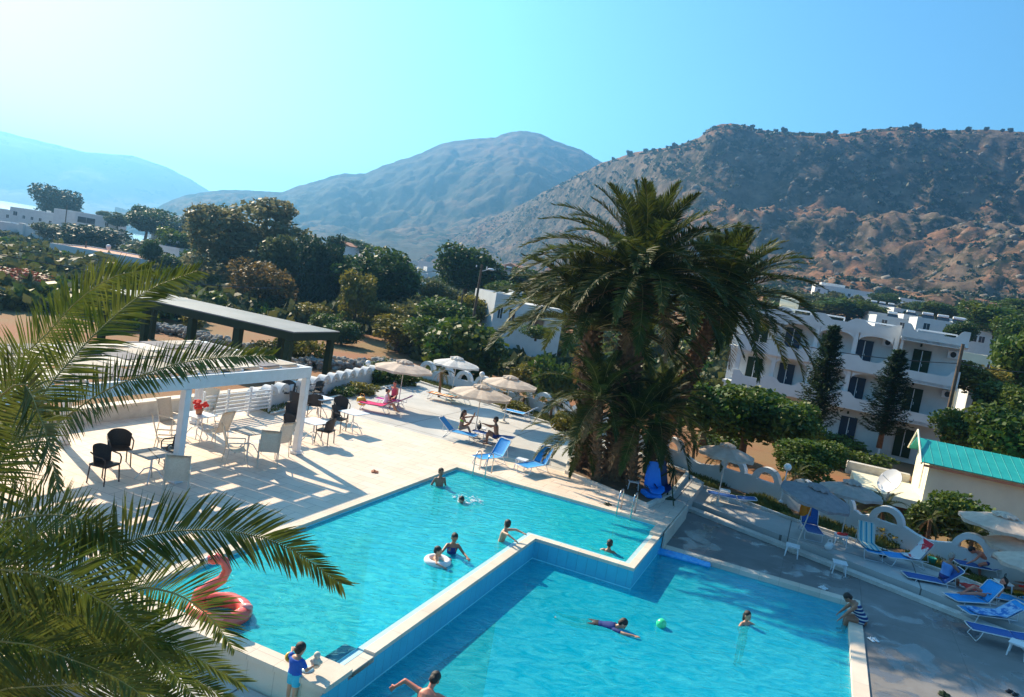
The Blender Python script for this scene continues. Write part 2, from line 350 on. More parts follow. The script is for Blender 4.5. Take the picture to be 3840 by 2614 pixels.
def interp(L, x):
    for (x0, y0), (x1, y1) in zip(L, L[1:]):
        if x <= x1: return y0 + (y1 - y0) * max(0, (x - x0)) / (x1 - x0)
    return L[-1][1]
def fbm(p, o=5, l=2.1, g_=.5):
    a = 1; s = 0
    for i in range(o): s += a * noise.noise(p); p = p * l + Vector((17.3, 5.1, 9.2)); a *= g_
    return s
def ridged(p, o=5):
    a = 1; s = 0
    for i in range(o): s += a * (1 - abs(noise.noise(p)) * 2); p = p * 2.05 + Vector((7.3, 15.1, 1.2)); a *= .5
    return s / 1.9
def hill(name, sky_px, ridge_r, foot_r, mat_, az0, az1, daz, rows, amp, fq, prof, back=.35, foot_z=None, rough_top=.012):
    sk = [azel(*p) for p in sky_px]; V = []; nc = int((az1 - az0) / daz) + 1
    def rr(a, v): return v(a) if callable(v) else v
    for i in range(rows + 9):
        for k in range(nc):
            a = az0 + daz * k; r1 = rr(a, ridge_r); r0 = rr(a, foot_r); el = interp(sk, a)
            zr = CAM_H + r1 * math.tan(R(el))
            if i <= rows:
                t = i / rows; r = r0 + (r1 - r0) * t
                x, y = r * math.sin(R(a)), r * math.cos(R(a))
                z0 = (gz(x, y) - 3) if foot_z is None else foot_z
                env = (t * (1 - t) * 4) ** .6 if 0 < t < 1 else 0
                p = Vector((x * fq, y * fq, 0))
                wv = .16 * noise.noise(p * .35 + Vector((3, 8, 1))) * env
                h = z0 + (zr - z0) * min(1.0, max(0, prof(min(1, max(0, t + wv)))))
                n_ = ridged(p) - .45 + .5 * fbm(p * 3.1, 4)
                # terrace-like cliffs
                q = noise.noise(p * .6 + Vector((1, 2, 5))); n_ += .5 * (sstep(-.04, .05, q) - .5)
                n_ += .30 * (sstep(-.03, .03, noise.noise(p * 2.3 + Vector((4, 1, 7)))) - .5) + .16 * (sstep(-.03, .03, noise.noise(p * 5.1 + Vector((2, 9, 3)))) - .5)
                z = h + amp * n_ * env * min(1.0, .35 + t)
                cap = CAM_H + r * math.tan(R(el)) - .004 * r
                z = min(z, cap) if i < rows else zr + ridge_noise(a, r1) * rough_top * r1
            else:
                q = (i - rows) / 8; r = r1 * (1 + back * q); x, y = r * math.sin(R(a)), r * math.cos(R(a)); z = zr - (zr + 40) * q * q
            V.append((x, y, z))
    F = [(i * nc + k, i * nc + k + 1, (i + 1) * nc + k + 1, (i + 1) * nc + k) for i in range(rows + 8) for k in range(nc - 1)]
    o = np_mesh(name, np.array(V), np.array(F), mat_, smooth=False)
    tag(o, kind='structure'); return o, V, nc
def ridge_noise(a, r): return .12 * fbm(Vector((a * 1.6, r * .001, 4)), 4)
SK_R = [(1500, 1010), (1640, 925), (1720, 870), (1800, 822), (1888, 800), (1960, 765), (2046, 716), (2100, 690), (2151, 663), (2200, 640), (2256, 611), (2340, 585), (2400, 569), (2480, 556), (2560, 541), (2620, 517), (2655, 485), (2690, 468), (2740, 464), (2800, 470), (2840, 487), (2900, 492), (3000, 497), (3110, 500), (3180, 502), (3250, 487), (3330, 480), (3400, 474), (3480, 484), (3560, 489), (3650, 486), (3750, 487), (3840, 495), (4200, 520), (4700, 590)]
SK_M = [(380, 770), (560, 800), (611, 765), (680, 735), (793, 716), (892, 711), (991, 718), (1057, 721), (1110, 700), (1157, 687), (1272, 653), (1371, 649), (1454, 615), (1570, 578), (1669, 533), (1784, 520), (1860, 515), (1884, 503), (1950, 489), (2032, 502), (2082, 529), (2181, 562), (2247, 605), (2400, 660), (2700, 760), (3000, 850)]
SK_L = [(-900, 470), (-300, 440), (0, 491), (99, 517), (215, 545), (330, 572), (496, 583), (545, 598), (628, 628), (710, 669), (776, 710), (860, 775), (960, 850), (1200, 880)]
MT['rockR'] = rock_mat('limestone_hillside', (.090, .062, .042), (.225, .165, .115), (.23, .108, .055), (.015, .024, .009), .11, .72, .44)
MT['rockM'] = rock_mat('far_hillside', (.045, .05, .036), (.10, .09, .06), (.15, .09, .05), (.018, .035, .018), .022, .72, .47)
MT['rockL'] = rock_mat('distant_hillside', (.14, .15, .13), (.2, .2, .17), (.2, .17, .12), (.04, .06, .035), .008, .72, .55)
def profR(t): return .30 * t + .22 * sstep(.40, .55, t) + .16 * sstep(.08, .2, t) * 0 + .48 * sstep(.66, .97, t)
def footR(a): return 330 + 500 * (1 - sstep(-6, 12, a))
def ridR(a): return 800 + 500 * (1 - sstep(-6, 10, a)) 
hr_o, HRV, HRN = hill('hill', SK_R, ridR, footR, MT['rockR'], -9.5, 48, .16, 120, 13, .0125, profR)
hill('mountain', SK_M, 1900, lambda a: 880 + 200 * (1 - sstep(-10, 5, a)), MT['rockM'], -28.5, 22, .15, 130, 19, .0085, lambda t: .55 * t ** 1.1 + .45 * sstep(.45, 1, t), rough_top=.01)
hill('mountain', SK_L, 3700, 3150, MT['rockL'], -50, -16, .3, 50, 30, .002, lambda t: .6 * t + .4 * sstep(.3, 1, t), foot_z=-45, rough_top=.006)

# ---------------------------------------------------------------- leaf crowns (leaf-sized faces spread through blobs)
def leaf_cloud(rng, blobs, n, size, flat=.0, elong=1.6, shell=.55):
    """blobs: (cx,cy,cz,rx,ry,rz). returns V,F"""
    w_ = np.array([b[3] * b[4] + b[4] * b[5] for b in blobs]); w_ = w_ / w_.sum()
    idx = rng.choice(len(blobs), n, p=w_); B = np.array(blobs)[idx]
    d = rng.normal(size=(n, 3)); d /= np.linalg.norm(d, axis=1)[:, None]
    rad = shell + (1 - shell) * rng.random(n) ** .6
    # clumping: snap part of the directions to clump centres
    k = max(10, n // 60); cd_ = rng.normal(size=(k, 3)); cd_ /= np.linalg.norm(cd_, axis=1)[:, None]
    ci = rng.integers(0, k, n); d = d * .38 + cd_[ci] * .8; d /= np.linalg.norm(d, axis=1)[:, None]
    rad *= (.82 + .3 * rng.random(k))[ci]
    c = B[:, :3] + d * rad[:, None] * B[:, 3:]
    nrm = d * .6 + rng.normal(size=(n, 3)) * .7; nrm /= np.linalg.norm(nrm, axis=1)[:, None]
    a = np.cross(nrm, rng.normal(size=(n, 3))); a /= np.linalg.norm(a, axis=1)[:, None]; b_ = np.cross(nrm, a)
    s = size * (.6 + .8 * rng.random(n))[:, None]
    V = np.stack([c - a * s * elong * .5, c - b_ * s * .5, c + a * s * elong * .5, c + b_ * s * .5], 1).reshape(-1, 3)
    F = np.arange(4 * n).reshape(n, 4); return V, F
def make_tree(name, kind, blobs, n, size, trunk_h, tr=.22, seed=1, bark='bark', limbs=5, shell=.5):
    """unit-ish tree, origin at trunk base"""
    rng = np.random.default_rng(seed)
    root = empty(name, (0, 0, -500))
    V, F = leaf_cloud(rng, blobs, n, size, shell=shell); np_mesh('crown', V, F, MT[kind], root)
    mb = MB(); rr = random.Random(seed)
    top = (rr.uniform(-.2, .2), rr.uniform(-.2, .2), trunk_h)
    mb.tube([(0, 0, -.6), (0, 0, 0), (top[0] * .4, top[1] * .4, trunk_h * .5), top], [tr * 1.3, tr * 1.05, tr * .85, tr * .7], 8)
    for i in range(limbs):
        b_ = blobs[i % len(blobs)]; e = (b_[0] + rr.uniform(-.5, .5) * b_[3], b_[1] + rr.uniform(-.5, .5) * b_[4], b_[2] + rr.uniform(-.1, .5) * b_[5])
        mid = [(top[k] + e[k]) / 2 + rr.uniform(-.2, .2) for k in range(3)]
        mb.tube([top, mid, e], [tr * .6, tr * .4, tr * .12], 6)
    mb.build('trunk', MT[bark], root, True)
    return root
def blobs_round(seed, R_, H0, n=7, flat=.8, spread=.55):
    H0 = H0 * .80; flat = flat * 1.18; rr = random.Random(seed); L = [(0, 0, H0, R_ * .75, R_ * .75, R_ * .7 * flat), (0, 0, H0 - R_ * .45 * flat, R_ * .72, R_ * .72, R_ * .42 * flat)]
    for i in range(n):
        a = 2 * math.pi * i / n + rr.uniform(-.4, .4); q = R_ * spread * rr.uniform(.7, 1.1); s = R_ * rr.uniform(.36, .55)
        L.append((q * math.cos(a), q * math.sin(a), H0 + rr.uniform(-.35, .45) * R_ * flat, s, s, s * flat))
    return L
TP = {}
def proto(key, *a, **k):
    TP.setdefault(key, []).append(make_tree(*a, **k))
for s in (1, 2): proto('pine', 'pine_tree', 'pine', blobs_round(s, 3.2, 4.6, 8, .75), 7000, .22, 2.2, .22, s, shell=.6)
proto('dark', 'evergreen_tree', 'dark', blobs_round(5, 3.2, 4.2, 8, .85), 6000, .24, 1.8, .22, 5)
for s in (11, 12): proto('olive', 'olive_tree', 'olive', blobs_round(s, 2.4, 2.9, 7, .8), 5000, .19, 1.2, .2, s)
for s in (21, 22): proto('citrus', 'citrus_tree', 'citrus', blobs_round(s, 1.8, 2.0, 7, .85), 4200, .16, .8, .11, s)
proto('rust', 'tamarisk_tree', 'rust', blobs_round(31, 2.8, 3.0, 8, .85), 5200, .18, 1.6, .2, 31)
proto('yellow', 'broadleaf_tree', 'yellow', blobs_round(41, 2.4, 2.8, 8, .8), 3400, .20, 1.6, .18, 41)
proto('euc', 'eucalyptus_tree', 'euc', [(0, 0, 9.5, 2.6, 2.6, 2.2), (-2.6, .5, 7.4, 2.3, 2.3, 2.3), (2.6, 0, 7.6, 2.5, 2.5, 2.4), (0, 0, 6.2, 3.2, 3, 2.8), (-2.2, 0, 4.2, 2.3, 2.3, 2.2), (2.4, 0, 4.3, 2.4, 2.4, 2.4), (-.9, 0, 11.3, 1.7, 1.7, 1.1), (3.6, 0, 9.2, 1.5, 1.5, 1.4)], 12500, .26, 5.0, .38, 51, limbs=8, shell=.62)
proto('bush', 'shrub', 'scrub', blobs_round(61, 1.2, .8, 6, .75), 1500, .13, .5, .06, 61, limbs=3)
proto('bushy', 'shrub', 'yellow', blobs_round(62, 1.2, .8, 6, .75), 1500, .13, .5, .06, 62, limbs=3)
proto('bushd', 'shrub', 'citrus', blobs_round(63, 1.2, .8, 6, .75), 1500, .13, .5, .06, 63, limbs=3)
def conifer(seed, H=8.6):
    rng = random.Random(seed); root = empty('araucaria_tree', (0, 0, -500)); mb = MB()
    mb.tube([(0, 0, -.5), (0, 0, H * .5), (0, 0, H)], [.16, .1, .02], 8); mb.build('trunk', MT['bark'], root, True)
    V = []; F = []; z = 1.0
    def quad(c, u, v): n = len(V); V.extend([c - u, c - v, c + u, c + v]); F.append((n, n + 1, n + 2, n + 3))
    while z < H - .1:
        L = (1.35 * (1 - z / H) ** .7 + .14) * rng.uniform(.75, 1.15); nb = 7
        for k in range(nb):
            a = 2 * math.pi * (k + rng.random()) / nb; z0 = z + rng.uniform(-.12, .12); ph = rng.uniform(.15, .6)
            for q in range(9):
                t = (q + 1) / 9; c = Vector((L * t * math.cos(a), L * t * math.sin(a), z0 + L * (ph * t * t - .18 * math.sin(t * 3))))
                for w_ in range(4):
                    u = Vector((rng.gauss(0, 1), rng.gauss(0, 1), rng.gauss(0, 1))).normalized(); v = u.orthogonal().normalized()
                    quad(c + u * .05, u * rng.uniform(.09, .2), v * rng.uniform(.03, .05))
        z += .15
    np_mesh('crown', np.array([list(v) for v in V]), np.array(F), MT['dark'], root); return root
TP['conifer'] = [conifer(3)]
NOM = {}
def plant(kind, x, ybase, Y, wpx, hpx, label, group=None, var=0, name=None, cat='tree', base=None):
    """a tree whose trunk base stands at picture (x, ybase) at distance Y, wpx x hpx in the picture"""
    p = PY(x, ybase, Y); pr_ = TP[kind][var % len(TP[kind])]; k = Y / F_PX
    if pr_.name not in NOM:
        c_ = [q for q in pr_.children if q.name.startswith('crown')][0].data; co = np.empty(len(c_.vertices) * 3, np.float32); c_.vertices.foreach_get('co', co); co = co.reshape(-1, 3)
        lo, hi = np.percentile(co, 1.5, axis=0), np.percentile(co, 98.5, axis=0); NOM[pr_.name] = ((hi[0] - lo[0] + hi[1] - lo[1]) / 2, hi[2])
    w_, h_ = wpx * k / NOM[pr_.name][0], hpx * k / NOM[pr_.name][1]
    o = inst(pr_, p, rnd.uniform(0, 6.28), label, cat, group, (w_, w_, h_)); o.name = name or pr_.name.split('.')[0]
    return o
# ---------------------------------------------------------------- decks and pools (all in the pool frame)
def slab(name, poly, z, th, m_):
    b = MB(); b.prism([(W(r, l).x, W(r, l).y) for r, l in poly], z - th, z); o = b.build(name, m_); tag(o, kind='structure'); return o
slab('patio_floor', [(-12, 3.6), (-12, -34), (-.35, -34), (-.35, 3.6)], 0, 1.4, MT['tile'])
slab('patio_floor', [(-.35, 3.6), (-.35, .35), (8.05, .35), (8.05, 3.6)], 0, 1.4, MT['tile'])
slab('terrace_floor', [(-9.4, 3.6), (-10.3, 7.5), (-10.85, 15.73), (-3.8, 13.52), (.69, 11.97), (5.2, 10.2), (7.2, 9.0), (8.05, 8.0), (8.05, 3.6)], 0, 1.6, MT['conc'])
slab('terrace_floor', [(-.35, -14.8), (-.35, -16.5), (5.05, -16.5), (5.05, -14.85)], -.56, .8, MT['conc'])
ZP = -.30
def WP(px, z=ZP): q = P(px[0], px[1], z); d = q - A0; return (d.dot(RV), d.dot(LV))
CURB_R = [WP(p) for p in [(2440, 1742), (2600, 1815), (2700, 1850), (2950, 1944), (3150, 2010), (3430, 2110), (3600, 2170), (3840, 2262), (4300, 2440)]]
WALL_R = [WP(p) for p in [(2440, 1715), (2600, 1775), (2900, 1878), (3080, 1945), (3370, 2045), (3500, 2092), (3690, 2158), (3840, 2212), (4300, 2380)]]
SL = [(8.05, 5.5), (9.2, 5.0), (26, -2.3)]
slab('promenade', [(8.05, 5.5), (9.2, 5.0), (26, -2.3), (26, 9)] + [CURB_R[i] for i in range(len(CURB_R) - 2, -1, -1)] + [(7.3, 8.9)], ZP, 1.2, MT['conc'])
slab('lower_deck', [(8.05, 5.2), (8.05, -.3), (14.12, -.3), (14.12, -34), (26, -34), (26, -2.7), (9.2, 4.7)], -.55, 1.0, MT['lowdeck'])
# one broad step between them
b = MB(); b.prism([(W(r, l).x, W(r, l).y) for r, l in [(8.05, 5.2), (8.05, 4.75), (9.1, 4.3), (26, -3.05), (26, -2.7), (9.2, 4.7)]], -.60, -.43)
tag(b.build('deck_step', MT['curb']), kind='structure')
# soil outside
def wpoly(b, pts, z0, z1): b.prism([(W(r, l).x, W(r, l).y) for r, l in pts], z0, z1); return b
# copings
b = MB(); cz, ct = .045, .10
for q in ([(-.35, .35), (-.35, -14.85), (0, -14.45), (0, 0)], [(-.35, .35), (0, 0), (7.7, 0), (8.05, .35)], [(7.7, 0), (7.7, -1.15), (8.05, -1.15), (8.05, .35)],
          [(0, -14.45), (-.35, -14.85), (5.12, -14.85), (5.12, -14.05), (4.3, -14.05), (4.3, -14.45)]): wpoly(b, q, cz - ct, cz)
tag(b.build('pool_edge', MT['coping']), kind='structure')
b = MB(); dz = -.03
for q in ([(4.80, -4.39), (4.80, -13.2), (5.05, -13.2), (5.05, -4.65)], [(4.80, -4.39), (5.05, -4.65), (8.05, -4.65), (7.84, -4.39)], [(7.84, -4.39), (8.05, -4.65), (8.05, -1.15), (7.84, -1.15)]): wpoly(b, q, dz - .09, dz)
wpoly(b, [(4.80, -13.2), (4.80, -14.05), (5.05, -14.05), (5.05, -13.2)], dz - .18, dz - .06)
tag(b.build('pool_edge', MT['coping']), kind='structure')
MT['lip'] = MT.get('lip'); MT['wetlip'] = mat('wet_overflow_lip', (.45, .70, .74), (.55, .76, .78), .12, 6)
b = MB()
for q in ([(4.66, -4.25), (4.66, -13.2), (4.80, -13.2), (4.80, -4.39)], [(4.66, -4.25), (4.80, -4.39), (7.84, -4.39), (7.7, -4.25)], [(7.7, -4.25), (7.84, -4.39), (7.84, -1.15), (7.7, -1.15)]): wpoly(b, q, -.2, -.055)
wpoly(b, [(4.36, -13.2), (4.36, -14.05), (4.80, -14.05), (4.80, -13.2)], -.25, -.085)
tag(b.build('overflow_edge', MT['wetlip']), kind='structure')
# basins
def basin(name, poly, z0, z1, m_):
    b = MB(); n = len(poly); pts = [W(r, l) for r, l in poly]
    vs = [Vector((p.x, p.y, z1)) for p in pts] + [Vector((p.x, p.y, z0)) for p in pts]
    b.add(vs, [(i, n + i, n + (i + 1) % n, (i + 1) % n) for i in range(n)] + [tuple(range(n, 2 * n))])
    o = b.build(name, m_); tag(o, kind='structure'); return o
UP_POLY = [(0, 0), (7.7, 0), (7.7, -4.25), (4.66, -4.25), (4.66, -14.45), (0, -14.45)]
LO_POLY = [(5.05, -4.65), (8.05, -4.65), (8.05, -.64), (13.78, -.64), (13.78, -24), (5.05, -24)]
basin('pool_basin', UP_POLY, -1.1, -.05, MT['basin']); basin('pool_basin', LO_POLY, -1.8, -.615, MT['basin'])
b = MB(); dv = [(5.05, -24), (5.05, -4.65), (8.05, -4.65), (8.05, -.64)]; zz = [-.60, -.12]
for (p, q) in zip(dv, dv[1:]):
    P0, P1 = W(*p), W(*q); b.add([(P0.x, P0.y, -.62), (P1.x, P1.y, -.62), (P1.x, P1.y, -.118), (P0.x, P0.y, -.118)], [(0, 1, 2, 3)])
tag(b.build('dividing_wall', MT['basinshade']), kind='structure')
# outer wall under the near corner, retaining walls and the lower coping
b = MB()
wpoly(b, [(4.90, -14.79), (5.05, -14.79), (5.05, -24), (4.90, -24)], -2.1, -.6)
wpoly(b, [(-.3, -14.80), (5.04, -14.80), (5.04, -14.50), (-.3, -14.50)], -1.3, cz - ct)
wpoly(b, [(7.75, .34), (8.04, .34), (8.04, -.62), (7.75, -.62)], -1.3, cz - ct)
tag(b.build('retaining_wall', MT['coping']), kind='structure')
b = MB(); wpoly(b, [(8.08, 3.6), (8.14, 3.6), (8.14, -.64), (8.08, -.64)], -.9, -.003); tag(b.build('retaining_wall', MT['coping']), kind='structure')
b = MB()
for q in ([(8.10, -.28), (8.10, -.66), (13.78, -.66), (14.14, -.28)], [(13.78, -.66), (13.78, -24), (14.14, -24), (14.14, -.28)]): wpoly(b, q, -.66, -.505)
tag(b.build('pool_edge', MT['coping']), kind='structure')
# steps inside the upper pool
b = MB()
for k in range(3): wpoly(b, [(6.98 + .24 * k, -.02), (7.68, -.02), (7.68, -1.10), (6.98 + .24 * k, -1.10)], -1.3 + .0, -.95 + .30 * k)
b.cur = 0; o = b.build('pool_steps', MT['wetlip']); tag(o, kind='structure')

def water_mat(name, tint, tint2, scale, deep, mixf=.42):
    mt = bpy.data.materials.new(name); mt.use_nodes = True; nt = mt.node_tree; N = nt.nodes; L = nt.links; N.remove(N['Principled BSDF'])
    tc = N.new('ShaderNodeTexCoord')
    mp = N.new('ShaderNodeMapping'); mp.inputs['Scale'].default_value = (1.0, 1.9, 1); mp.inputs['Rotation'].default_value = (0, 0, R(12)); L.new(tc.outputs['Object'], mp.inputs[0])
    n1 = N.new('ShaderNodeTexNoise'); n1.inputs['Scale'].default_value = scale; n1.inputs['Detail'].default_value = 4; n1.inputs['Roughness'].default_value = .55; n1.inputs['Distortion'].default_value = 1.4; L.new(mp.outputs[0], n1.inputs[0])
    n2 = N.new('ShaderNodeTexNoise'); n2.inputs['Scale'].default_value = .35; n2.inputs['Detail'].default_value = 2; L.new(tc.outputs['Object'], n2.inputs[0])
    bp = N.new('ShaderNodeBump'); bp.inputs['Strength'].default_value = 1; bp.inputs['Distance'].default_value = .036; L.new(n1.outputs[0], bp.inputs['Height'])
    gl = N.new('ShaderNodeBsdfGlossy'); gl.inputs['Roughness'].default_value = .06; L.new(bp.outputs[0], gl.inputs['Normal'])
    rp = N.new('ShaderNodeValToRGB'); rp.color_ramp.elements[0].position = .38; rp.color_ramp.elements[1].position = .62
    rp.color_ramp.elements[0].color = (*tint, 1); rp.color_ramp.elements[1].color = (*tint2, 1); L.new(n1.outputs[0], rp.inputs[0])  # light and dark ripple facets are put into the tint
    tr = N.new('ShaderNodeBsdfTransparent'); L.new(rp.outputs[0], tr.inputs[0])
    df = N.new('ShaderNodeBsdfDiffuse'); rq = N.new('ShaderNodeValToRGB'); rq.color_ramp.elements[0].position = .36; rq.color_ramp.elements[1].position = .64; rq.color_ramp.elements[0].color = (deep[0], deep[1] * .86, deep[2] * .92, 1); rq.color_ramp.elements[1].color = (deep[0] + .06, min(1, deep[1] * 1.15), min(1, deep[2] * 1.08), 1); L.new(n1.outputs[0], rq.inputs[0]); L.new(rq.outputs[0], df.inputs[0]); L.new(bp.outputs[0], df.inputs['Normal'])  # same ripple light and dark painted into the diffuse colour
    fr = N.new('ShaderNodeFresnel'); fr.inputs[0].default_value = 1.33; L.new(bp.outputs[0], fr.inputs['Normal'])
    m1 = N.new('ShaderNodeMixShader'); m1.inputs[0].default_value = mixf; L.new(tr.outputs[0], m1.inputs[1]); L.new(df.outputs[0], m1.inputs[2])
    m2 = N.new('ShaderNodeMixShader'); L.new(fr.outputs[0], m2.inputs[0]); L.new(m1.outputs[0], m2.inputs[1]); L.new(gl.outputs[0], m2.inputs[2])
    L.new(m2.outputs[0], N['Material Output'].inputs[0]); return mt
MT['water'] = water_mat('pool_water', (.42, .92, .98), (.88, 1.0, 1.0), 2.4, (.0, .86, 1.0))
MT['waterlo'] = water_mat('deeper_pool_water', (.40, .88, .97), (.80, 1.0, 1.0), 1.9, (.0, .74, .90), .36)
def water(poly, z, m_):
    pts = [W(r, l) for r, l in poly]; b = MB(); b.add([(p.x, p.y, z) for p in pts], [tuple(range(len(pts) - 1, -1, -1))]); o = b.build('water', m_); tag(o, kind='structure')
ZU, ZL = -.085, -.655
water(UP_POLY, ZU, MT['water']); water(LO_POLY, ZL, MT['waterlo'])

# ---------------------------------------------------------------- curbs and planting beds
def ribbon(b, pts, wd, z0, z1):
    for i in range(len(pts) - 1):
        p, q = pts[i], pts[i + 1]; d = (q - p); d.z = 0; d.normalize(); s = Vector((-d.y, d.x, 0)) * wd / 2
        def jn(k):
            if k == 0 or k == len(pts) - 1: return s
            a = (pts[k] - pts[k - 1]); c = (pts[k + 1] - pts[k]); a.z = c.z = 0; a.normalize(); c.normalize(); t = (a + c).normalized(); n_ = Vector((-t.y, t.x, 0))
            return n_ * (wd / 2 / max(.4, n_.dot(Vector((-a.y, a.x, 0)))))
        a, c = jn(i), jn(i + 1)
        b.prism([((p - a).x, (p - a).y), ((q - c).x, (q - c).y), ((q + c).x, (q + c).y), ((p + a).x, (p + a).y)], z0, z1)
    return b
CL = [W(-9.0, .2), W(-10.3, 7.5), W(-10.85, 15.73), W(-3.8, 13.52), W(.69, 11.97), W(4.9, 10.3)]
tag(ribbon(MB(), CL[:3], .16, -.3, .10).build('kerb', MT['curb']), kind='structure')
tag(ribbon(MB(), CL[2:], .16, -.3, .10).build('kerb', MT['curb']), kind='structure')
tag(ribbon(MB(), [W(*c) for c in CURB_R], .16, -.6, ZP + .10).build('kerb', MT['curb']), kind='structure')
MT['soil'] = mat('bed_soil', (.12, .07, .04), (.17, .11, .06), .95, 2, .6, 12)
BED1 = [(-9.05, .2), (-10.3, 7.5), (-10.85, 15.73), (-12.6, 15.6), (-12.0, 9), (-10.2, .6)]
BED2 = [(-10.85, 15.73), (-3.8, 13.52), (.69, 11.97), (5.2, 10.2), (6.2, 11.6), (-1.2, 14.9), (-7.4, 17.0), (-11.6, 17.2)]
def bed(name, poly, z): b = MB(); wpoly(b, poly, -1.9, z); tag(b.build(name, MT['soil']), kind='structure')
bed('planting_bed', BED1, -.04); bed('planting_bed', BED2, -.05)
bed('planting_bed', CURB_R + WALL_R[::-1], ZP - .04)
PALM_BED = [(3.25, 3.4), (6.95, 1.75), (7.3, 4.2), (7.2, 8.9), (5.2, 10.0), (3.2, 8.2), (2.7, 5.4)]
bed('planting_bed', PALM_BED, .06)
pb = [W(*c) for c in PALM_BED]; tag(ribbon(MB(), pb + [pb[0]], .16, -.2, .13).build('kerb', MT['curb']), kind='structure')
# grass in the beds
def grass_on(poly, z, n, h, seed):
    rng = random.Random(seed); V = []; F = []
    rs = [p[0] for p in poly]; ls = [p[1] for p in poly]
    def inside(x, y):
        c = False; j = len(poly) - 1
        for i in range(len(poly)):
            if (poly[i][1] > y) != (poly[j][1] > y) and x < (poly[j][0] - poly[i][0]) * (y - poly[i][1]) / (poly[j][1] - poly[i][1]) + poly[i][0]: c = not c
            j = i
        return c
    k = 0
    while k < n:
        r, l = rng.uniform(min(rs), max(rs)), rng.uniform(min(ls), max(ls))
        if not inside(r, l): continue
        k += 1; dens = noise.noise(Vector((r * .8, l * .8, 0)))
        if dens < -.25: continue
        p = W(r, l, z); a = rng.uniform(0, 6.28); hh = h * rng.uniform(.5, 1.2) * (1 + dens); s = Vector((math.cos(a), math.sin(a), 0)) * .035; e = Vector((rng.uniform(-.08, .08), rng.uniform(-.08, .08), hh))
        n_ = len(V); V += [p - s, p + s, p + e + s * .2, p + e - s * .2]; F.append((n_, n_ + 1, n_ + 2, n_ + 3))
    return V, F
V = []; F = []
for poly, z, n, h, sd_ in ((BED1, -.04, 5000, .16, 1), (BED2, -.05, 14000, .16, 2), (CURB_R + WALL_R[::-1], ZP - .04, 14000, .18, 3)):
    v, f = grass_on(poly, z, n, h, sd_); k = len(V); V += v; F += [tuple(i + k for i in q) for q in f]
tag(np_mesh('grass', np.array([list(v) for v in V]), np.array(F), MT['grass']), 'dry green and yellow grass in the strips along the arched wall', 'grass', kind='stuff')

# ---------------------------------------------------------------- arched walls
def ring_arch(Ro, Ri, th, leg=.0, n=18):
    """half ring standing on its ends; local x along the wall, z up"""
    b = MB(); vs = []; fs = []
    pts = [(math.cos(math.pi * i / n), math.sin(math.pi * i / n)) for i in range(n + 1)]
    for sy in (-th / 2, th / 2):
        for q in (Ro, Ri):
            for c, s_ in pts: vs.append((q * c, sy, leg + q * s_))
            
    m_ = n + 1
    def id_(side, ring, i): return (side * 2 + ring) * m_ + i
    for i in range(n):
        fs.append((id_(0, 0, i), id_(0, 1, i), id_(0, 1, i + 1), id_(0, 0, i + 1)))
        fs.append((id_(1, 0, i), id_(1, 0, i + 1), id_(1, 1, i + 1), id_(1, 1, i)))
        fs.append((id_(0, 0, i), id_(0, 0, i + 1), id_(1, 0, i + 1), id_(1, 0, i)))
        fs.append((id_(0, 1, i), id_(1, 1, i), id_(1, 1, i + 1), id_(0, 1, i + 1)))
    fs.append((id_(0, 0, 0), id_(1, 0, 0), id_(1, 1, 0), id_(0, 1, 0))); fs.append((id_(0, 0, n), id_(0, 1, n), id_(1, 1, n), id_(1, 0, n)))
    return b.add(vs, fs)
def arch_wall(label, base, z0, hwall, arches, Ro, Ri, th, sag=.10, wth=.26):
    root = empty('arched_wall', base[0] + Vector((0, 0, 0)), 0, label, 'wall'); o0 = base[0]
    b = MB(); L = 0; cum = [0]
    for p, q in zip(base, base[1:]): L += (q - p).length; cum.append(L)
    def at(s):
        for i in range(len(base) - 1):
            if s <= cum[i + 1] or i == len(base) - 2:
                d = (base[i + 1] - base[i]).normalized(); return base[i] + d * (s - cum[i]), d
    n = int(L / .22); V = []; F = []
    for i in range(n + 1):
        s = L * i / n; p, d = at(s); nn = Vector((-d.y, d.x, 0)) * wth / 2
        dm = min([abs(s - a) for a in arches] + [9]); h = hwall + (.10 * max(0, 1 - abs(dm - Ro) / .25) if dm > Ro * .5 else 0) - sag * max(0, min(1, (dm - Ro * 1.2) / .8))
        for q, z in ((p - nn, z0 - .6), (p - nn, z0 + h), (p + nn, z0 + h), (p + nn, z0 - .6)): V.append(q + Vector((0, 0, z)) - o0 - Vector((0, 0, 0)))
    for i in range(n):
        for k in range(3): F.append((i * 4 + k, i * 4 + 4 + k, i * 4 + 5 + k, i * 4 + 1 + k))
    F.append((0, 1, 2, 3)); F.append((n * 4 + 3, n * 4 + 2, n * 4 + 1, n * 4))
    b.add(V, F); b.build('wall', MT['white'], root)
    for a in arches:
        p, d = at(a); o = ring_arch(Ro, Ri, th, .02).build('arch', MT['white'], root); o.location = p - o0 + Vector((0, 0, z0 + hwall - .03)); o.rotation_euler.z = math.atan2(d.y, d.x)
    return root, at, L
LB = [W(-9.9, -.3), W(-10.5, 3.5), W(-11.4, 8.5), W(-12.3, 14.3), W(-12.3, 16.8)]
arch_wall('low white wall topped with a row of narrow arches beside the dining patio', LB, 0, .55, [.5 + 1.02 * i for i in range(16)], .44, .25, .42, .0)
RB = [W(-11.9, 17.3), W(-7.66, 16.4), W(-1.94, 15.0), W(1.5, 12.9), W(5.6, 11.9)]
arch_wall('white arched garden wall behind the parasols, between the planting and the palm', RB, 0, .62, [.9 + 1.5 * i for i in range(11)], .60, .38, .30, .08)
RW = [W(*c) for c in WALL_R]
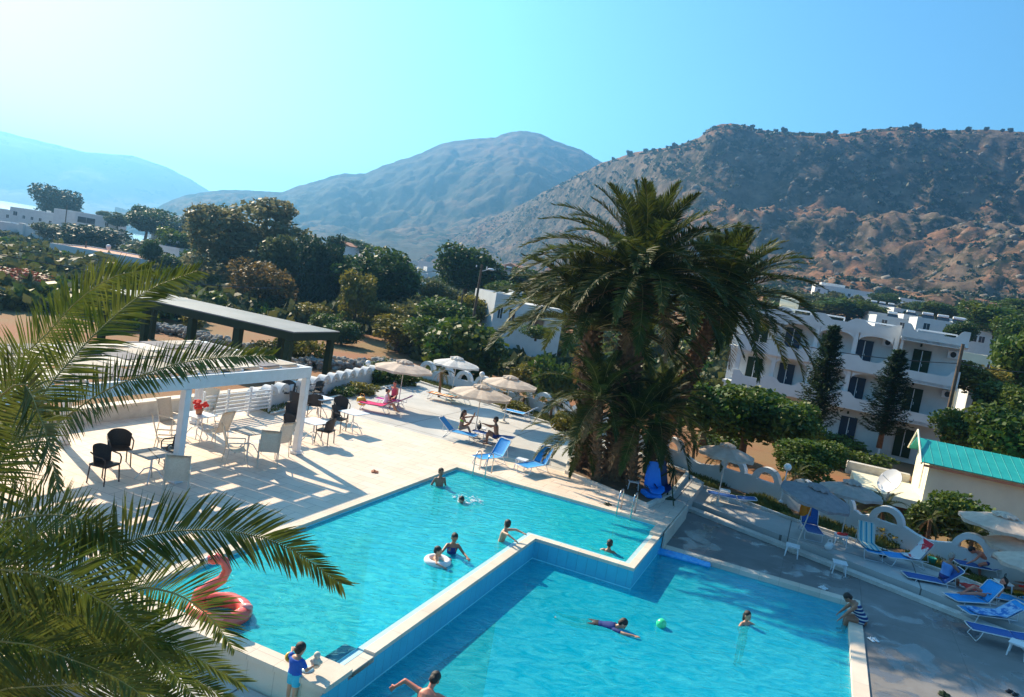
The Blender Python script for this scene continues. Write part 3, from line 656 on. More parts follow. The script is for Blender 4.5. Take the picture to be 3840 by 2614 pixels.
def s_of(px, py):
    q = W(*WP((px, py))); best = None; L = 0
    for p, r_ in zip(RW, RW[1:]):
        d = r_ - p; t = max(0, min(1, (q - p).dot(d) / d.length_squared)); e = (p + d * t - q).length
        if best is None or e < best[0]: best = (e, L + d.length * t)
        L += d.length
    return best[1]
ARR = [s_of(*p) for p in [(2515, 1742), (2740, 1822), (2862, 1865), (2996, 1914), (3135, 1962), (3310, 2025), (3628, 2135), (3752, 2180)]]
arch_wall('white arched wall on the right, running from the palm to the striped-towel loungers', RW, ZP, .72, ARR, .64, .42, .30, .16)
# ---------------------------------------------------------------- houses
def win(parent, x, z, w_, h_, y=-.0, m_='glass', frame='whitepaint', rz=0):
    f = MB(); t = .07
    for c, d in (((x, y, z + h_ / 2), (w_ + 2 * t, .10, t)), ((x, y, z - h_ / 2), (w_ + 2 * t, .14, t)), ((x - w_ / 2 - t / 2, y, z), (t, .10, h_ - t)), ((x + w_ / 2 + t / 2, y, z), (t, .10, h_ - t)), ((x, y - .01, z), (t * .6, .06, h_ - t))): f.box(c, d)
    o = f.build('window', MT[frame], parent); g_ = MB(); g_.box((x, y + .0, z), (w_ - .02, .04, h_ - t)); g_.build('pane', MT[m_], o); return o
def house(px, py, dist, w_, h_, dep, rz, label, wins=(), roofm=None, wall='white', group=None, parapet=.35, name='white_house', doors=(), extra=None, cat='house'):
    p = PY(px, py, dist); root = empty(name, p, rz, label, cat, group)
    b = MB(); b.box((0, dep / 2, h_ / 2 - (2 if dist > 100 else .8)), (w_, dep, h_ + (4 if dist > 100 else 1.6))); b.build('wall', MT[wall], root)
    if roofm == 'gable':
        b = MB(); e = .3; rh = w_ * .2
        vs = [(-w_ / 2 - e, -e, h_), (w_ / 2 + e, -e, h_), (w_ / 2 + e, dep + e, h_), (-w_ / 2 - e, dep + e, h_), (0, -e, h_ + rh), (0, dep + e, h_ + rh)]
        vs2 = [(v[0], v[1], v[2] + .12) for v in vs]
        b.add(vs2, [(0, 4, 5, 3), (4, 1, 2, 5), (0, 1, 4), (3, 5, 2), (0, 3, 2, 1)]); b.build('roof', MT['terra'], root)
    else:
        b = MB(); t = .18
        for c, d in (((0, t / 2, h_ + parapet / 2), (w_, t, parapet)), ((0, dep - t / 2, h_ + parapet / 2), (w_, t, parapet)), ((-w_ / 2 + t / 2, dep / 2, h_ + parapet / 2), (t, dep - 2 * t, parapet)), ((w_ / 2 - t / 2, dep / 2, h_ + parapet / 2), (t, dep - 2 * t, parapet))): b.box(c, d)
        b.build('parapet', MT[wall], root)
        if roofm:
            b = MB(); b.box((0, dep / 2, h_ + .03), (w_ - .4, dep - .4, .05)); b.build('roof', MT[roofm], root)
    for (x, z, a, c) in wins: win(root, x, z, a, c)
    for (x, a, c) in doors: b = MB(); b.box((x, -.02, c / 2), (a, .08, c)); b.build('door', MT['bluedoor'], root)
    if extra: extra(root)
    return root
def chimney(x, y, z, s=.7, h=1.2):
    def f(root): b = MB(); b.bevbox((x, y, z + h / 2), (s, s, h), .04); b.box((x, y, z + h + .05), (s + .2, s + .2, .1)); b.build('chimney', MT['white'], root)
    return f
def solar(x, y, z, n=1, sp=2.4):
    def f(root):
        for i in range(n):
            b = MB(); X = x + i * sp
            M = Matrix.Rotation(R(35), 3, 'X'); b.box((X, y, z + .6), (1.9, 1.3, .08), M=M); b.box((X - .7, y + .3, z + .3), (.05, .05, .7)); b.box((X + .7, y + .3, z + .3), (.05, .05, .7)); t_ = b.build('solar_panel', MT['glass'], root)
            c = MB(); c.tube([(X - .85, y + .7, z + 1.15), (X + .85, y + .7, z + 1.15)], .28, 12); c.build('water_tank', MT['whitepaint'], t_)
    return f
# left: villas towards the bay
house(120, 846, 235, 13.6, 4.4, 9, R(6), 'long white flat-roofed villa with a row of small square windows, below the big coastal tree', [(-5.2, 2.9, 1.2, 1.3), (-2.6, 2.2, .8, 1.0), (-.2, 2.2, .8, 1.0), (2.2, 2.2, .8, 1.0), (5.2, 1.9, .8, 1.0)], extra=chimney(3, 3, 4.4, .9, .8))
house(262, 850, 225, 9.5, 4.3, 8, R(10), 'tall plain white block of the villa just right of the coastal tree', [(3, 2.4, 1, 1)])
house(358, 858, 215, 11, 3.5, 8, R(10), 'low pale grey-white villa with a wide dark veranda opening', [(-2.6, 1.9, 4.6, 1.7), (2.8, 1.8, .9, 1.1)])
house(52, 915, 170, 11.5, 4.1, 8, R(4), 'white house with a stout chimney at the left edge of the picture', [(-4.4, 2.3, 1.6, 1.6), (4.6, 1.5, .8, 1.3)], extra=chimney(1.6, -.35, 2.2, 1.0, 2.6))
house(10, 828, 260, 8, 3.6, 7, R(6), 'small white house cut off by the left picture edge below the shore', [(1.4, 1.8, .9, 1.2)])
def pav_extra(root):
    b = MB(); b.lathe([(.0, .9), (.25, .85), (.36, .6), (.30, .3), (.12, .1), (.12, 0)], 12, (-.5, 3, 2.9)); b.build('chimney_cowl', MT['whitepaint'], root)
house(360, 1010, 112, 15.5, 2.5, 9, R(-6), 'wide low house with a tan flat roof and white rim behind the near palm frond', [(-5, 1.4, 1, 1)], 'terra', extra=pav_extra, parapet=.22)
house(628, 862 + 22, 190, 8.4, 3.2, 8, R(-4), 'small white house peeping out behind the trees right of the bay', [(0, 1.8, 1, 1.1)])
house(618, 985, 125, 4.6, 2.4, 4, R(-8), 'little white outbuilding with a solar tank left of the tall eucalyptus', [(0, 1.4, .8, .8)], extra=solar(0, 1.2, 2.4))
house(700, 905, 210, 9, 3.4, 7, R(0), 'long pale grey wall-like house beside the eucalyptus', [(2, 1.9, 1, 1)])
def shed_roof(root):
    b = MB(); b.box((.3, 1.4, 2.55), (5.4, 4.2, .14)); b.build('roof', MT['whitepaint'], root)
house(818, 1160, 92, 4.3, 2.3, 3, R(-12), 'small grey-white shed with a blue door under an overhanging white roof', [], 'white', extra=shed_roof, doors=[(.1, 1.6, 2.0)], name='shed', parapet=.05, cat='shed')
house(1275, 968, 180, 4.2, 3.0, 5, R(-15), 'tiny pink-white gabled house between the dark round pines', [(0, 1.6, .8, 1)], 'gable')
# village in the middle distance
vr = random.Random(5)
VL = ['narrow white cube house', 'white house stepping up behind its neighbour', 'low white terrace house', 'broad white house with a flat roof terrace', 'white house with a small upper storey', 'bright white house at the village edge']
for i, (px, py, d, w_, h_) in enumerate([(1528, 1040, 330, 9, 5), (1560, 1018, 380, 8, 4.5), (1590, 1032, 350, 7, 6), (1545, 1068, 260, 9, 4.2), (1600, 1062, 290, 8, 4), (1622, 1048, 320, 6, 4.5)]):
    house(px, py, d, w_, h_, 7, R(-20 + 8 * i), VL[i] + ' in the village between the dark pines', [(-w_ / 4, h_ * .5, .9, 1.1), (w_ / 4, h_ * .5, .9, 1.1)], group='white houses of the distant village')
house(1560, 1118, 150, 7.5, 2.8, 6, R(-28), 'white house with a sloping white roof edge just left of the flat-topped pine', [(1, 1.4, .9, 1)], 'white')
house(1905, 1060, 240, 10, 4.0, 9, R(-14), 'house with a broad brownish tiled roof and white gables behind the flat-topped pine', [(-2, 2, 1, 1), (2, 2, 1, 1)], 'gable', extra=solar(-2.6, -1.5, 3.6, 2))
house(1895, 1076, 190, 4, 1.8, 4, R(-14), 'little annex with an orange roof in front of the brown-roofed house', [(0, 1, .8, .8)], 'gable')
# two-storey white house left of the big palm
def wh_extra(root):
    b = MB(); b.box((3.9, 2.4, .4), (4.6, 4.6, 6.2)); b.build('side_wing', MT['white'], root)
    b = MB(); b.box((3.0, -.9, 2.3), (2.8, 2.2, .12)); o = b.build('veranda_roof', MT['scrubroof'], root)
    b = MB(); b.box((3.6, .08, 1.2), (1.0, .1, 2.0)); b.build('door', MT['glass'], root)
    b = MB(); b.box((.9, 1.2, 4.2), (1.0, 1.2, 1.0)); b.build('stair_block', MT['white'], root)
MT['scrubroof'] = mat('reed_roof', (.20, .20, .10), (.3, .27, .14), .9, 5, .5)
house(1892, 1262, 76, 3.2, 3.9, 6, R(24), 'white two-storey house with shuttered windows, left of the big palm', [(-.9, 2.3, .5, 1.2), (.4, 2.25, .7, 1.25)], extra=wh_extra, parapet=.3)
# right-hand village
RVL = [(3160, 1128, 300, 22, 4.6, 'long white villa with arches, highest of the village on the red slope'), (3115, 1118, 310, 9, 5.5, 'white house with a taller left block next to the long villa'),
       (3415, 1160, 300, 9, 3.6, 'small white house with a red-brown terrace above it'), (3300, 1185, 230, 9, 3, 'white hotel wing with a light roof in the middle of the right village'), (3400, 1205, 220, 8, 3, 'bluish white house behind trees, right of the hotel wing'),
       (3345, 1238, 150, 6.5, 2.2, 'white flat roof with pale striped skylights behind the apartment block'), (3520, 1262, 130, 7.5, 2.4, 'cream terrace house with a red awning and white roof tanks'),
       (3745, 1320, 150, 6, 2.8, 'white house with a red strip at the right, among the trees'), (3660, 1300, 140, 4.5, 2.6, 'plain pale box house next to the cream terrace'), (3490, 1215, 260, 10, 3, 'low grey-blue house at the foot of the slope')]
for i, (px, py, d, w_, h_, lab) in enumerate(RVL):
    house(px, py, d, w_, h_, 8, R(-12 - 3 * (i % 4)), lab, [(x, h_ * .55, 1.0, 1.2) for x in np.linspace(-w_ / 2 + 1.6, w_ / 2 - 1.6, max(2, int(w_ / 3.2)))], 'terra' if i in (6, 7) else None, extra=solar(-w_ / 4, 2, h_, 3) if i in (3, 6) else (solar(0, 2, h_) if i in (5, 9) else None))
house(3650, 1400, 84, 4.8, 1.8, 6, R(-14), 'low building with a flat roof edged in terracotta beside the apartment block', [(-1.2, 1.0, .5, .6), (1.4, 1.0, .5, .6)], 'white', wall='cream')
house(3840, 1588, 62, 9, 1.9, 5, R(-14), 'white roofed building at the right edge, behind the green trees', [(-3, 1, .8, .6)], 'white')
house(3585, 1500, 66, 2.4, 1.7, 4, R(-14), 'small cream building with a white roof ledge right of the utility pole', [], 'white', wall='cream')

MV = [(3255, 1150, 280, 5, 3.2, 'small white cube house left of the hotel wing'), (3380, 1178, 250, 5, 2.6, 'low white house with a tank between the hotel wing and the slope'), (3285, 1215, 180, 4, 2.4, 'white stair-stepped house just behind the apartment roof'), (3425, 1228, 165, 5, 2.2, 'white house with striped roof light behind the right parapet'),
      (3465, 1190, 240, 6, 2.6, 'white bungalow below the red-brown terrace'), (3230, 1180, 230, 4, 2.6, 'narrow white house half hidden by green trees'), (3580, 1240, 170, 5, 2.2, 'white flat house right of the cream terrace'), (3620, 1262, 150, 4, 2.2, 'small square white house at the end of the village row'), (3345, 1165, 265, 5, 2.6, 'white house with a dark doorway under the long villa')]
for i, (px, py, d, w_, h_, lab) in enumerate(MV): house(px, py, d, w_, h_, 6, R(-30 + 9 * (i % 5)), lab, [(-w_ / 4, h_ * .55, .8, 1.0), (w_ / 4, h_ * .5, .8, 1.2)], extra=solar(0, 2, h_) if i % 2 else None, group='white houses of the right-hand village')
# ---------------------------------------------------------------- the three-storey apartment building
def apartments():
    base = Vector((17.95, 64.1, -1.55))
    root = empty('apartment_building', base, R(-28.4), 'three-storey white apartment building with arched loggias and scalloped balconies', 'building')
    root.scale = (.905, 1, 1); Wd = 18.6; DEP = 9; zf = [0.0, 3.25, 6.25, 9.25]; REC = 1.5
    m_ = MT['white']
    b = MB(); b.box((Wd / 2 - .1, REC + (DEP - REC) / 2, zf[3] / 2 - 1), (Wd, DEP - REC, zf[3] + 2)); b.build('wall', m_, root)
    for k in (1, 2, 3): b = MB(); b.box((Wd / 2 - 2.3, REC / 2 + .1, zf[k] - .1), (Wd - 4.7, REC + .2, .2)); b.build('floor_slab', m_, root)
    # loggia facade: piers and arched spandrels, four bays
    bays = [(2.7, 3.1), (5.85, 3.1), (9.0, 3.1), (12.15, 3.0)]; T = .22
    for k in (1, 2):
        for (xc, wd) in bays:
            b = MB(); n = 14; a_ = wd / 2 - .18; zt = zf[k + 1] - .02; zs = zf[k] + 2.15; ah = .48
            arch = [(xc + a_ * math.cos(math.pi * i / n), zs + ah * math.sin(math.pi * i / n)) for i in range(n + 1)]
            vs = []; fs = []
            for y in (0, T):
                for (x, z) in arch: vs.append((x, y, z))
                for (x, z) in arch: vs.append((x, y, zt))
            q = n + 1
            for i in range(n):
                fs.append((i, i + 1, q + i + 1, q + i)); fs.append((2 * q + i, 3 * q + i, 3 * q + i + 1, 2 * q + i + 1)); fs.append((i, 2 * q + i, 2 * q + i + 1, i + 1))
            b.add(vs, fs); b.build('arch', m_, root)
        for x in (1.13, 4.27, 7.42, 10.57, 13.7): b = MB(); b.box((x, T / 2, (zf[k] + zf[k + 1]) / 2 - .01), (.36, T + .004, zf[k + 1] - zf[k] - .03)); b.build('pier', m_, root)
    # balconies with scalloped tops
    def scallop(x0, x1, z0, humps, name='balcony', y=-.25, hh=.66, hump=.40):
        n = 40; vs = []; fs = []; T2 = .16
        for i in range(n + 1):
            x = x0 + (x1 - x0) * i / n; d = min(abs(x - h_) for h_ in humps); e = sstep(.95, .45, d) if False else (1 - sstep(.35, .95, d))
            z = z0 + hh + hump * e
            vs += [(x, y, z0 - .25), (x, y, z), (x, y + T2, z), (x, y + T2, z0 - .25)]
        for i in range(n):
            for k in range(4): fs.append((i * 4 + k, i * 4 + 4 + k, i * 4 + 4 + (k + 1) % 4, i * 4 + (k + 1) % 4))
        fs += [(0, 1, 2, 3), (n * 4 + 3, n * 4 + 2, n * 4 + 1, n * 4)]
        b = MB().add(vs, fs); return b.build(name, m_, root)
    for k in (1, 2):
        scallop(.95, 7.2, zf[k], [1.0, 4.27, 7.2]); scallop(7.26, 13.6, zf[k], [7.3, 10.57, 13.6])
    scallop(.95, 13.85, zf[3], [1.1, 4.27, 7.42, 10.57, 13.8], 'parapet', -.02, .42, .38)
    # right bay, standing forward
    for k in (1, 2):
        b = MB(); b.box((16.37, .05, zf[k] - .1), (4.6, 2.9, .2)); b.build('floor_slab', m_, root)
        scallop(14.05, 18.7, zf[k], [14.1, 18.65], y=-1.4, hh=.62, hump=.5)
        b = MB(); b.box((18.62, .04, zf[k] + .2), (.14, 2.56, .9)); b.build('balcony', m_, root)
    b = MB(); b.box((16.37, .1, zf[3] - .1), (4.6, 2.9, .2)); b.build('floor_slab', m_, root)
    scallop(14.05, 18.8, zf[3], [14.1, 18.7], 'parapet', -1.35, .5, .55)
    b = MB(); b.box((14.15, .1, zf[3] + .45), (.18, 2.55, 1.0)); b.build('parapet', m_, root)
    b = MB(); b.box((14.15, .35, 4.55), (.2, 2.3, 9.2)); b.build('side_wall', m_, root)
    # doors, shutters, lamps, air conditioners
    for k in (0, 1, 2):
        for j, xc in enumerate([2.7, 5.6, 8.7, 11.6, 16.1]):
            z = zf[k]
            xc = xc - .35; f = MB(); f.box((xc, REC - .04, z + 1.12), (1.35, .1, 2.2)); fr = f.build('door', MT['bluedoor'] if j % 2 else MT['dark'], root)
            g_ = MB(); g_.box((xc, REC - .1, z + 1.1), (.07, .06, 2.1)); g_.box((xc + .12, REC - .12, z + 1.05), (.04, .05, .2)); g_.build('handle', MT['frame'], fr)
            l = MB(); l.box((xc - .2, REC - .06, z + 2.55), (.16, .12, .22)); l.build('wall_lamp', MT['dark'], root)
    for (x, z) in ((13.0, 8.6), (18.0, 8.5), (18.2, 5.5)):
        b = MB(); b.bevbox((x, REC - .18, z), (.85, .3, .6), .03); o = b.build('air_conditioner', MT['plastic'], root)
        c = MB(); c.tube([(x, REC - .33, z), (x, REC - .35, z)], .22, 14); c.build('fan', MT['black'], o)
    # roof: pergola slats, tank, skylight strips
    for x0, x1, yy in ((3.4, 6.2, 2.2), (6.4, 9.0, 2.8), (10.0, 13.2, 3.6), (15, 18, 1.6)):
        b = MB()
        for i in range(3): b.box(((x0 + x1) / 2, yy + i * .5, zf[3] + .75), (x1 - x0, .14, .1))
        for x in (x0, x1): b.box((x, yy + .5, zf[3] + .35), (.12, .12, .75))
        b.build('roof_slats', MT['whitepaint'], root)
    b = MB(); b.tube([(3.0, 4.5, zf[3] + 1.3), (4.6, 4.5, zf[3] + 1.3)], .5, 16); b.box((3.8, 4.5, zf[3] + .5), (1.2, .8, .9)); b.build('water_tank', MT['cream'], root)
    b = MB(); b.lathe([(0, 0), (.3, .06), (.42, .16)], 14, (18.5, -1.2, 9.0)); b.build('satellite_dish', MT['plastic'], root)
    # grey back wall tone inside the loggias is the same render; stair on the left flank
    b = MB()
    for i in range(9): b.box((-.6 - .32 * i, .5, 1.6 - .19 * i), (.34, 1.1, .2))
    b.box((-1.9, -.1, 1.1), (3.6, .14, 1.6)); b.build('outside_stair', m_, root)
apartments()

# ---------------------------------------------------------------- cream annex with the teal roof
def annex():
    RHS = .72; c0 = P(3450, 1908, -1.1); root = empty('cream_annex', c0, RZ + R(1.5), 'cream single-storey annex with a teal metal roof and red-trimmed gable', 'building')
    Wd, Dp, hE = 12.5, 4.6, 2.55
    # gable profile along y (depth): eave at the front, ridge towards the back
    prof = [(0, 0), (Dp, 0), (Dp, hE), (Dp * .62, hE + RHS), (0, hE)]
    b = MB(); vs = [(0, y, z - (1.2 if z == 0 else 0)) for y, z in prof] + [(Wd, y, z - (1.2 if z == 0 else 0)) for y, z in prof]
    b.add(vs, [(0, 4, 3, 2, 1), (5, 6, 7, 8, 9)] + [(i, (i + 1) % 5, 5 + (i + 1) % 5, 5 + i) for i in range(5)]); b.build('wall', MT['cream'], root)
    def plane(y0, z0, y1, z1, th, name, m_, x0=-.45, x1=Wd + .3, up=.05):
        d = Vector((0, y1 - y0, z1 - z0)); n_ = Vector((0, -(z1 - z0), y1 - y0)).normalized(); bb = MB(); A = [Vector((x, y0, z0)) + n_ * up for x in (x0, x1)]
        B = [p + d for p in A]; vs = [A[0], A[1], B[1], B[0]]; bb.add(vs + [v + n_ * th for v in vs], [(0, 3, 2, 1), (4, 5, 6, 7), (0, 1, 5, 4), (1, 2, 6, 5), (2, 3, 7, 6), (3, 0, 4, 7)]); return bb.build(name, m_, root), n_
    sl = RHS / (Dp * .62)
    o, n_ = plane(-.45, hE - .45 * sl, Dp * .62, hE + RHS, .05, 'roof', MT['teal'])
    b = MB()
    for i in range(30):
        x = -.35 + i * .44; a = Vector((x, -.45, hE - .45 * sl)) + n_ * .115; c = Vector((x, Dp * .62, hE + RHS)) + n_ * .115; b.tube([a, c], .012, 4)
    b.build('roof_seam', MT['teal'], o)
    plane(Dp * .62 + .001, hE + RHS, Dp + .35, hE - .2, .05, 'roof', MT['teal'])
    b = MB(); b.tube([(-.47, -.48, hE - .42 * sl), (-.47, Dp * .62, hE + 1.22), (-.47, Dp + .35, hE - .1)], .06, 5); b.build('gable_trim', MT['cream'], root)
    b = MB(); b.box((Wd / 2, -.47, hE - .50 * sl - .06), (Wd + .7, .05, .12)); b.build('eave_trim', MT['terra'], root)
    b = MB(); b.tube([(-.12, .9, hE + .1), (-.12, .9, .9)], .03, 6); b.build('downpipe', MT['pole'], root)
    # terracotta-edged canopy at the right end
    b = MB(); b.box((8.6, -1.0, 2.0), (1.6, 1.6, .12)); b.build('awning', MT['terra'], root)
    # low parapet and paved strip on the left
    t = MB(); t.box((-1.6, 2.0, .2), (3.2, 5.2, .5)); t.build('terrace', MT['cream'], root)
    t = MB(); t.box((-1.8, 4.9, .55), (3.4, .5, .7)); t.build('parapet', MT['curb'], root)
annex()

# ---------------------------------------------------------------- dark open canopy beyond the patio
def canopy():
    r0, r1, l0, l1, z = -31.5, -15.8, 9.5, 13.9, 2.25
    root = empty('dark_canopy', W(r0, l0, -1.0), RZ, 'long dark timber canopy with a grey flat roof on square posts behind the patio', 'canopy')
    L, D = r1 - r0, l1 - l0; H = z + 1.0
    b = MB(); b.box((L / 2, D / 2, H), (L, D, .07)); b.build('roof', MT['cantop'], root)
    b = MB()
    for y in (.12, D - .12): b.box((L / 2, y, H - .27), (L - .02, .2, .46))
    for x in (.12, L - .12): b.box((x, D / 2, H - .27), (.2, D - .46, .46))
    b.build('beam', MT['dark'], root)
    for x in (.4, 4.1, 7.9, 11.6, L - .4):
        for y in (.25, D - .25): b = MB(); b.box((x, y, (H - .52) / 2 - .5), (.36, .36, H - .52 + 1.0)); b.build('post', MT['dark'], root)
canopy()
# parapet behind the pergola
def parapet():
    root = empty('parapet_wall', W(-11.2, -14, 0), RZ, 'low beige parapet wall with a square pillar behind the white pergola', 'wall')
    b = MB(); b.box((0, 8.0, .1), (.35, 20, .8)); b.build('wall', MT['curb'], root)
    b = MB(); b.box((0, 8.0, .54), (.45, 20.1, .08)); b.build('coping', MT['coping'], root)
    b = MB(); b.bevbox((0, 17.6, .6), (.7, .7, 1.5), .03); b.box((0, 17.6, 1.38), (.8, .8, .08)); b.build('pillar', MT['coping'], root)
parapet()

# ---------------------------------------------------------------- white pergola with panel roof
def pergola():
    r0, r1, l0, l1, z = -9.5, -4.5, -15.4, -3.5, 3.15
    root = empty('white_pergola', W(r0, l0), RZ, 'white pergola with a panelled slat roof over the dining tables', 'pergola')
    L, D = r1 - r0, l1 - l0
    b = MB()
    for x in (.1, L - .1): b.box((x, D / 2, z - .19), (.16, D, .38))
    for y in (.1, D - .1): b.box((L / 2, y, z - .185), (L - .37, .16, .36))
    b.build('beam', MT['whitepaint'], root)
    n = 13
    for i in range(n):
        y = .55 + (D - 1.1) * i / (n - 1); b = MB(); b.box((L / 2, y, z - .02), (L - .37, .07, .16)); b.build('rafter', MT['whitepaint'], root)
    # roof panels laid in a broken bond with gaps; grey ones paint the shade seen through openings
    mt_ = [mat('roof_panel_cream', (.40, .34, .27), (.46, .39, .31), .8, 3), mat('roof_panel_ivory', (.56, .49, .40), (.62, .55, .46), .8, 3), mat('roof_panel_shade_grey', (.13, .12, .135), (.17, .155, .17), .8, 3)]
    k = 0; pd = (D - 1.1) / (n - 1)
    for i in range(n - 1):
        y = .55 + pd * (i + .5); x = .25 - (i % 3) * .55; j = 0
        while x < L - .3:
            ln = 1.25; xa = max(x, .22); xb = min(x + ln, L - .22)
            if xb - xa > .15:
                b = MB(); b.bevbox(((xa + xb) / 2, y, z + .085), (xb - xa, pd - .07, .03), .008); b.build('roof_panel', mt_[2 if (i * 2 + j) % 5 in (1, 3) else (i + j) % 2], root)
            x += ln + (.36 if i % 2 else .10); j += 1
    for x in (.12, L - .12):
        for y in (.12, D - 5.5, D - .12): b = MB(); b.bevbox((x, y, (z - .39) / 2), (.22, .22, z - .39), .012); p = b.build('post', MT['whitepaint'], root); c = MB(); c.box((x, y, .06), (.30, .30, .10)); c.build('post_base', MT['whitepaint'], p)
pergola()
def screen():
    root = empty('slatted_screen', W(-9.35, -3.3), RZ + math.pi / 2, 'white slatted railing screen behind the dining tables', 'screen')
    b = MB()
    for k in range(6): b.box((1.9, 0, .25 + .15 * k), (3.8, .04, .06))
    b.build('slats', MT['whitepaint'], root)
    for x in (0, 1.27, 2.53, 3.8): b = MB(); b.box((x, .06, .6), (.08, .08, 1.2)); b.build('post', MT['whitepaint'], root)
screen()

# ---------------------------------------------------------------- utility poles, cables, globe lamps, dish
def pole(base, top, r, label, arms=False, lamp=False):
    root = empty('utility_pole', base, 0, label, 'pole'); d = top - base
    b = MB(); b.tube([(0, 0, -3), (0, 0, 0), d], [r * 1.2, r * 1.1, r * .75], 10); b.build('mast', MT['bark'], root)
    if arms: b = MB(); b.box((d.x, d.y, d.z - .35), (1.1, .1, .1)); b.build('crossarm', MT['dark'], root); b = MB(); [b.tube([(d.x + q, d.y, d.z - .3), (d.x + q, d.y, d.z - .12)], .05, 6) for q in (-.45, 0, .45)]; b.build('insulator', MT['plastic'], root)
    if lamp: b = MB(); b.tube([(d.x, d.y, d.z - .6), (d.x + .7, d.y - .2, d.z - .3)], .04, 6); b.build('lamp_arm', MT['frame'], root); b = MB(); b.ball((d.x + .85, d.y - .2, d.z - .3), .22, sc=(1.4, .8, .5)); b.build('lamp_head', MT['plastic'], root)
def vpole(px, pyt, Y, zb, r, label, **k):
    t = PY(px, pyt, Y); pole(Vector((t.x, t.y, zb)), t, r, label, **k); return t
T1 = vpole(3612, 1290, 50, -2, .14, 'tall brown utility pole at the right corner of the apartment building', arms=False)
T2 = vpole(1808, 992, 66, -1.6, .13, 'utility pole with a street lamp between the flat-topped pine and the white house', lamp=True, arms=True)
T3 = vpole(1738, 1085, 75, -1.6, .10, 'short dark pole left of the lamp pole in the scrub')
T4 = vpole(252, 770, 200, -6, .16, 'thin pole rising beside the white villas near the coast')
T5 = vpole(324, 905, 118, -1.6, .12, 'pale pipe-like mast on the tan-roofed house')
def wire(a, b_, sag, r, label):
    n = 24; pts = []
    for i in range(n + 1):
        t = i / n; p = a.lerp(b_, t); p.z -= sag * 4 * t * (1 - t); pts.append(p)
    b = MB(); b.tube(pts, r, 5); o = b.build('overhead_cable', MT['black']); tag(o, label, 'cable')
wire(PY(-200, 900, 45), T2 + Vector((0, 0, -.3)), 1.2, .018, 'long thin cable crossing in front of the trees to the lamp pole')
wire(PY(-200, 915, 38), PY(1050, 1082, 60), .5, .03, 'thick dark cable running from the left edge over the near frond')
wire(T2 + Vector((.4, 0, -.2)), PY(3000, 1292, 58), .6, .018, 'cable from the lamp pole towards the apartment building')
wire(PY(2980, 1290, 55), T1 + Vector((0, 0, -1.3)), .25, .03, 'thick cable across the top floor of the apartment building')
wire(T1 + Vector((0, 0, -1.3)), PY(4100, 1395, 46), .3, .03, 'cable leaving the brown utility pole to the right')
def globe(base, top, label):
    root = empty('globe_lamp', base, 0, label, 'garden lamp', 'white globe lamps along the garden wall'); h = top.z - base.z
    b = MB(); b.tube([(0, 0, 0), (0, 0, h - .12)], .028, 8); b.lathe([(.09, 0), (.09, .05), (.03, .12)], 10); b.build('post', MT['frame'], root)
    b = MB(); b.ball((0, 0, h), .16, 16, 12); b.build('globe', MT['globe'], root, True)
for px, py, Y, zb, lab in ((1380, 1362, 43.5, .4, 'globe lamp over the narrow arches left of the first parasol'), (1808, 1404, 43, .4, 'globe lamp on its thin post right of the white parasol'), (2954, 1752, 31.5, -.1, 'globe lamp just right of the thatch-coloured parasol on the promenade')):
    t = PY(px, py, Y); globe(Vector((t.x, t.y, zb)), t, lab)
def dish():
    p = P(3320, 1905, -.3); root = empty('satellite_dish', p, R(20), 'large white satellite dish on a mast beside the cream annex', 'satellite dish')
    M = Matrix.Rotation(R(-62), 3, 'Y') @ Matrix.Identity(3)
    b = MB(); n = 20; V = [M @ Vector((rr * math.cos(2 * math.pi * k / n), rr * math.sin(2 * math.pi * k / n), .38 * rr * rr)) + Vector((0, 0, 1.25)) for rr in (0.001, .2, .4, .6) for k in range(n)]
    V2 = [v + M @ Vector((0, 0, -.03)) for v in V]; F = [(i * n + k, i * n + (k + 1) % n, (i + 1) * n + (k + 1) % n, (i + 1) * n + k) for i in range(3) for k in range(n)]
    b.add(V + V2, F + [tuple(reversed([q + 4 * n for q in f])) for f in F]); b.build('reflector', MT['plastic'], root, True)
    b = MB(); b.tube([(0, 0, -.8), (0, 0, 1.2)], .05, 8); b.tube([(0, 0, 1.2), tuple(M @ Vector((0, 0, .7)) + Vector((0, 0, 1.25)))], .02, 6); b.build('mast', MT['frame'], root)
dish()
# dry-stone rubble behind the canopy
rb = random.Random(4)
def rubble(px0, py0, px1, py1, z, n, label):
    b = MB(); a, c = P(px0, py0, z), P(px1, py1, z)
    for i in range(n):
        t = rb.random(); p = a.lerp(c, t) + Vector((rb.uniform(-.7, .7), rb.uniform(-.7, .7), rb.uniform(-.1, .6))); s = rb.uniform(.10, .26)
        q = len(b.v); b.ball(p, s, 7, 5, (1, rb.uniform(.6, 1.1), rb.uniform(.5, .9)))
        for k in range(q, len(b.v)): v = Vector(b.v[k]); b.v[k] = tuple(v + (v - p) * .5 * noise.noise(v * 4))
    o = b.build('rubble_wall', MT['rubble']); tag(o, label, 'stone wall')
MT['rubble'] = mat('grey_field_stone', (.22, .21, .19), (.40, .38, .34), .95, 4, .5)
rubble(430, 1215, 700, 1262, -1.0, 260, 'heap of grey field stones seen under the dark canopy on the left')
rubble(690, 1262, 960, 1330, -1.0, 300, 'low dry-stone wall behind the middle posts of the dark canopy')
rubble(1080, 1378, 1480, 1378, -1.0, 300, 'low grey stone bank behind the narrow white arches')
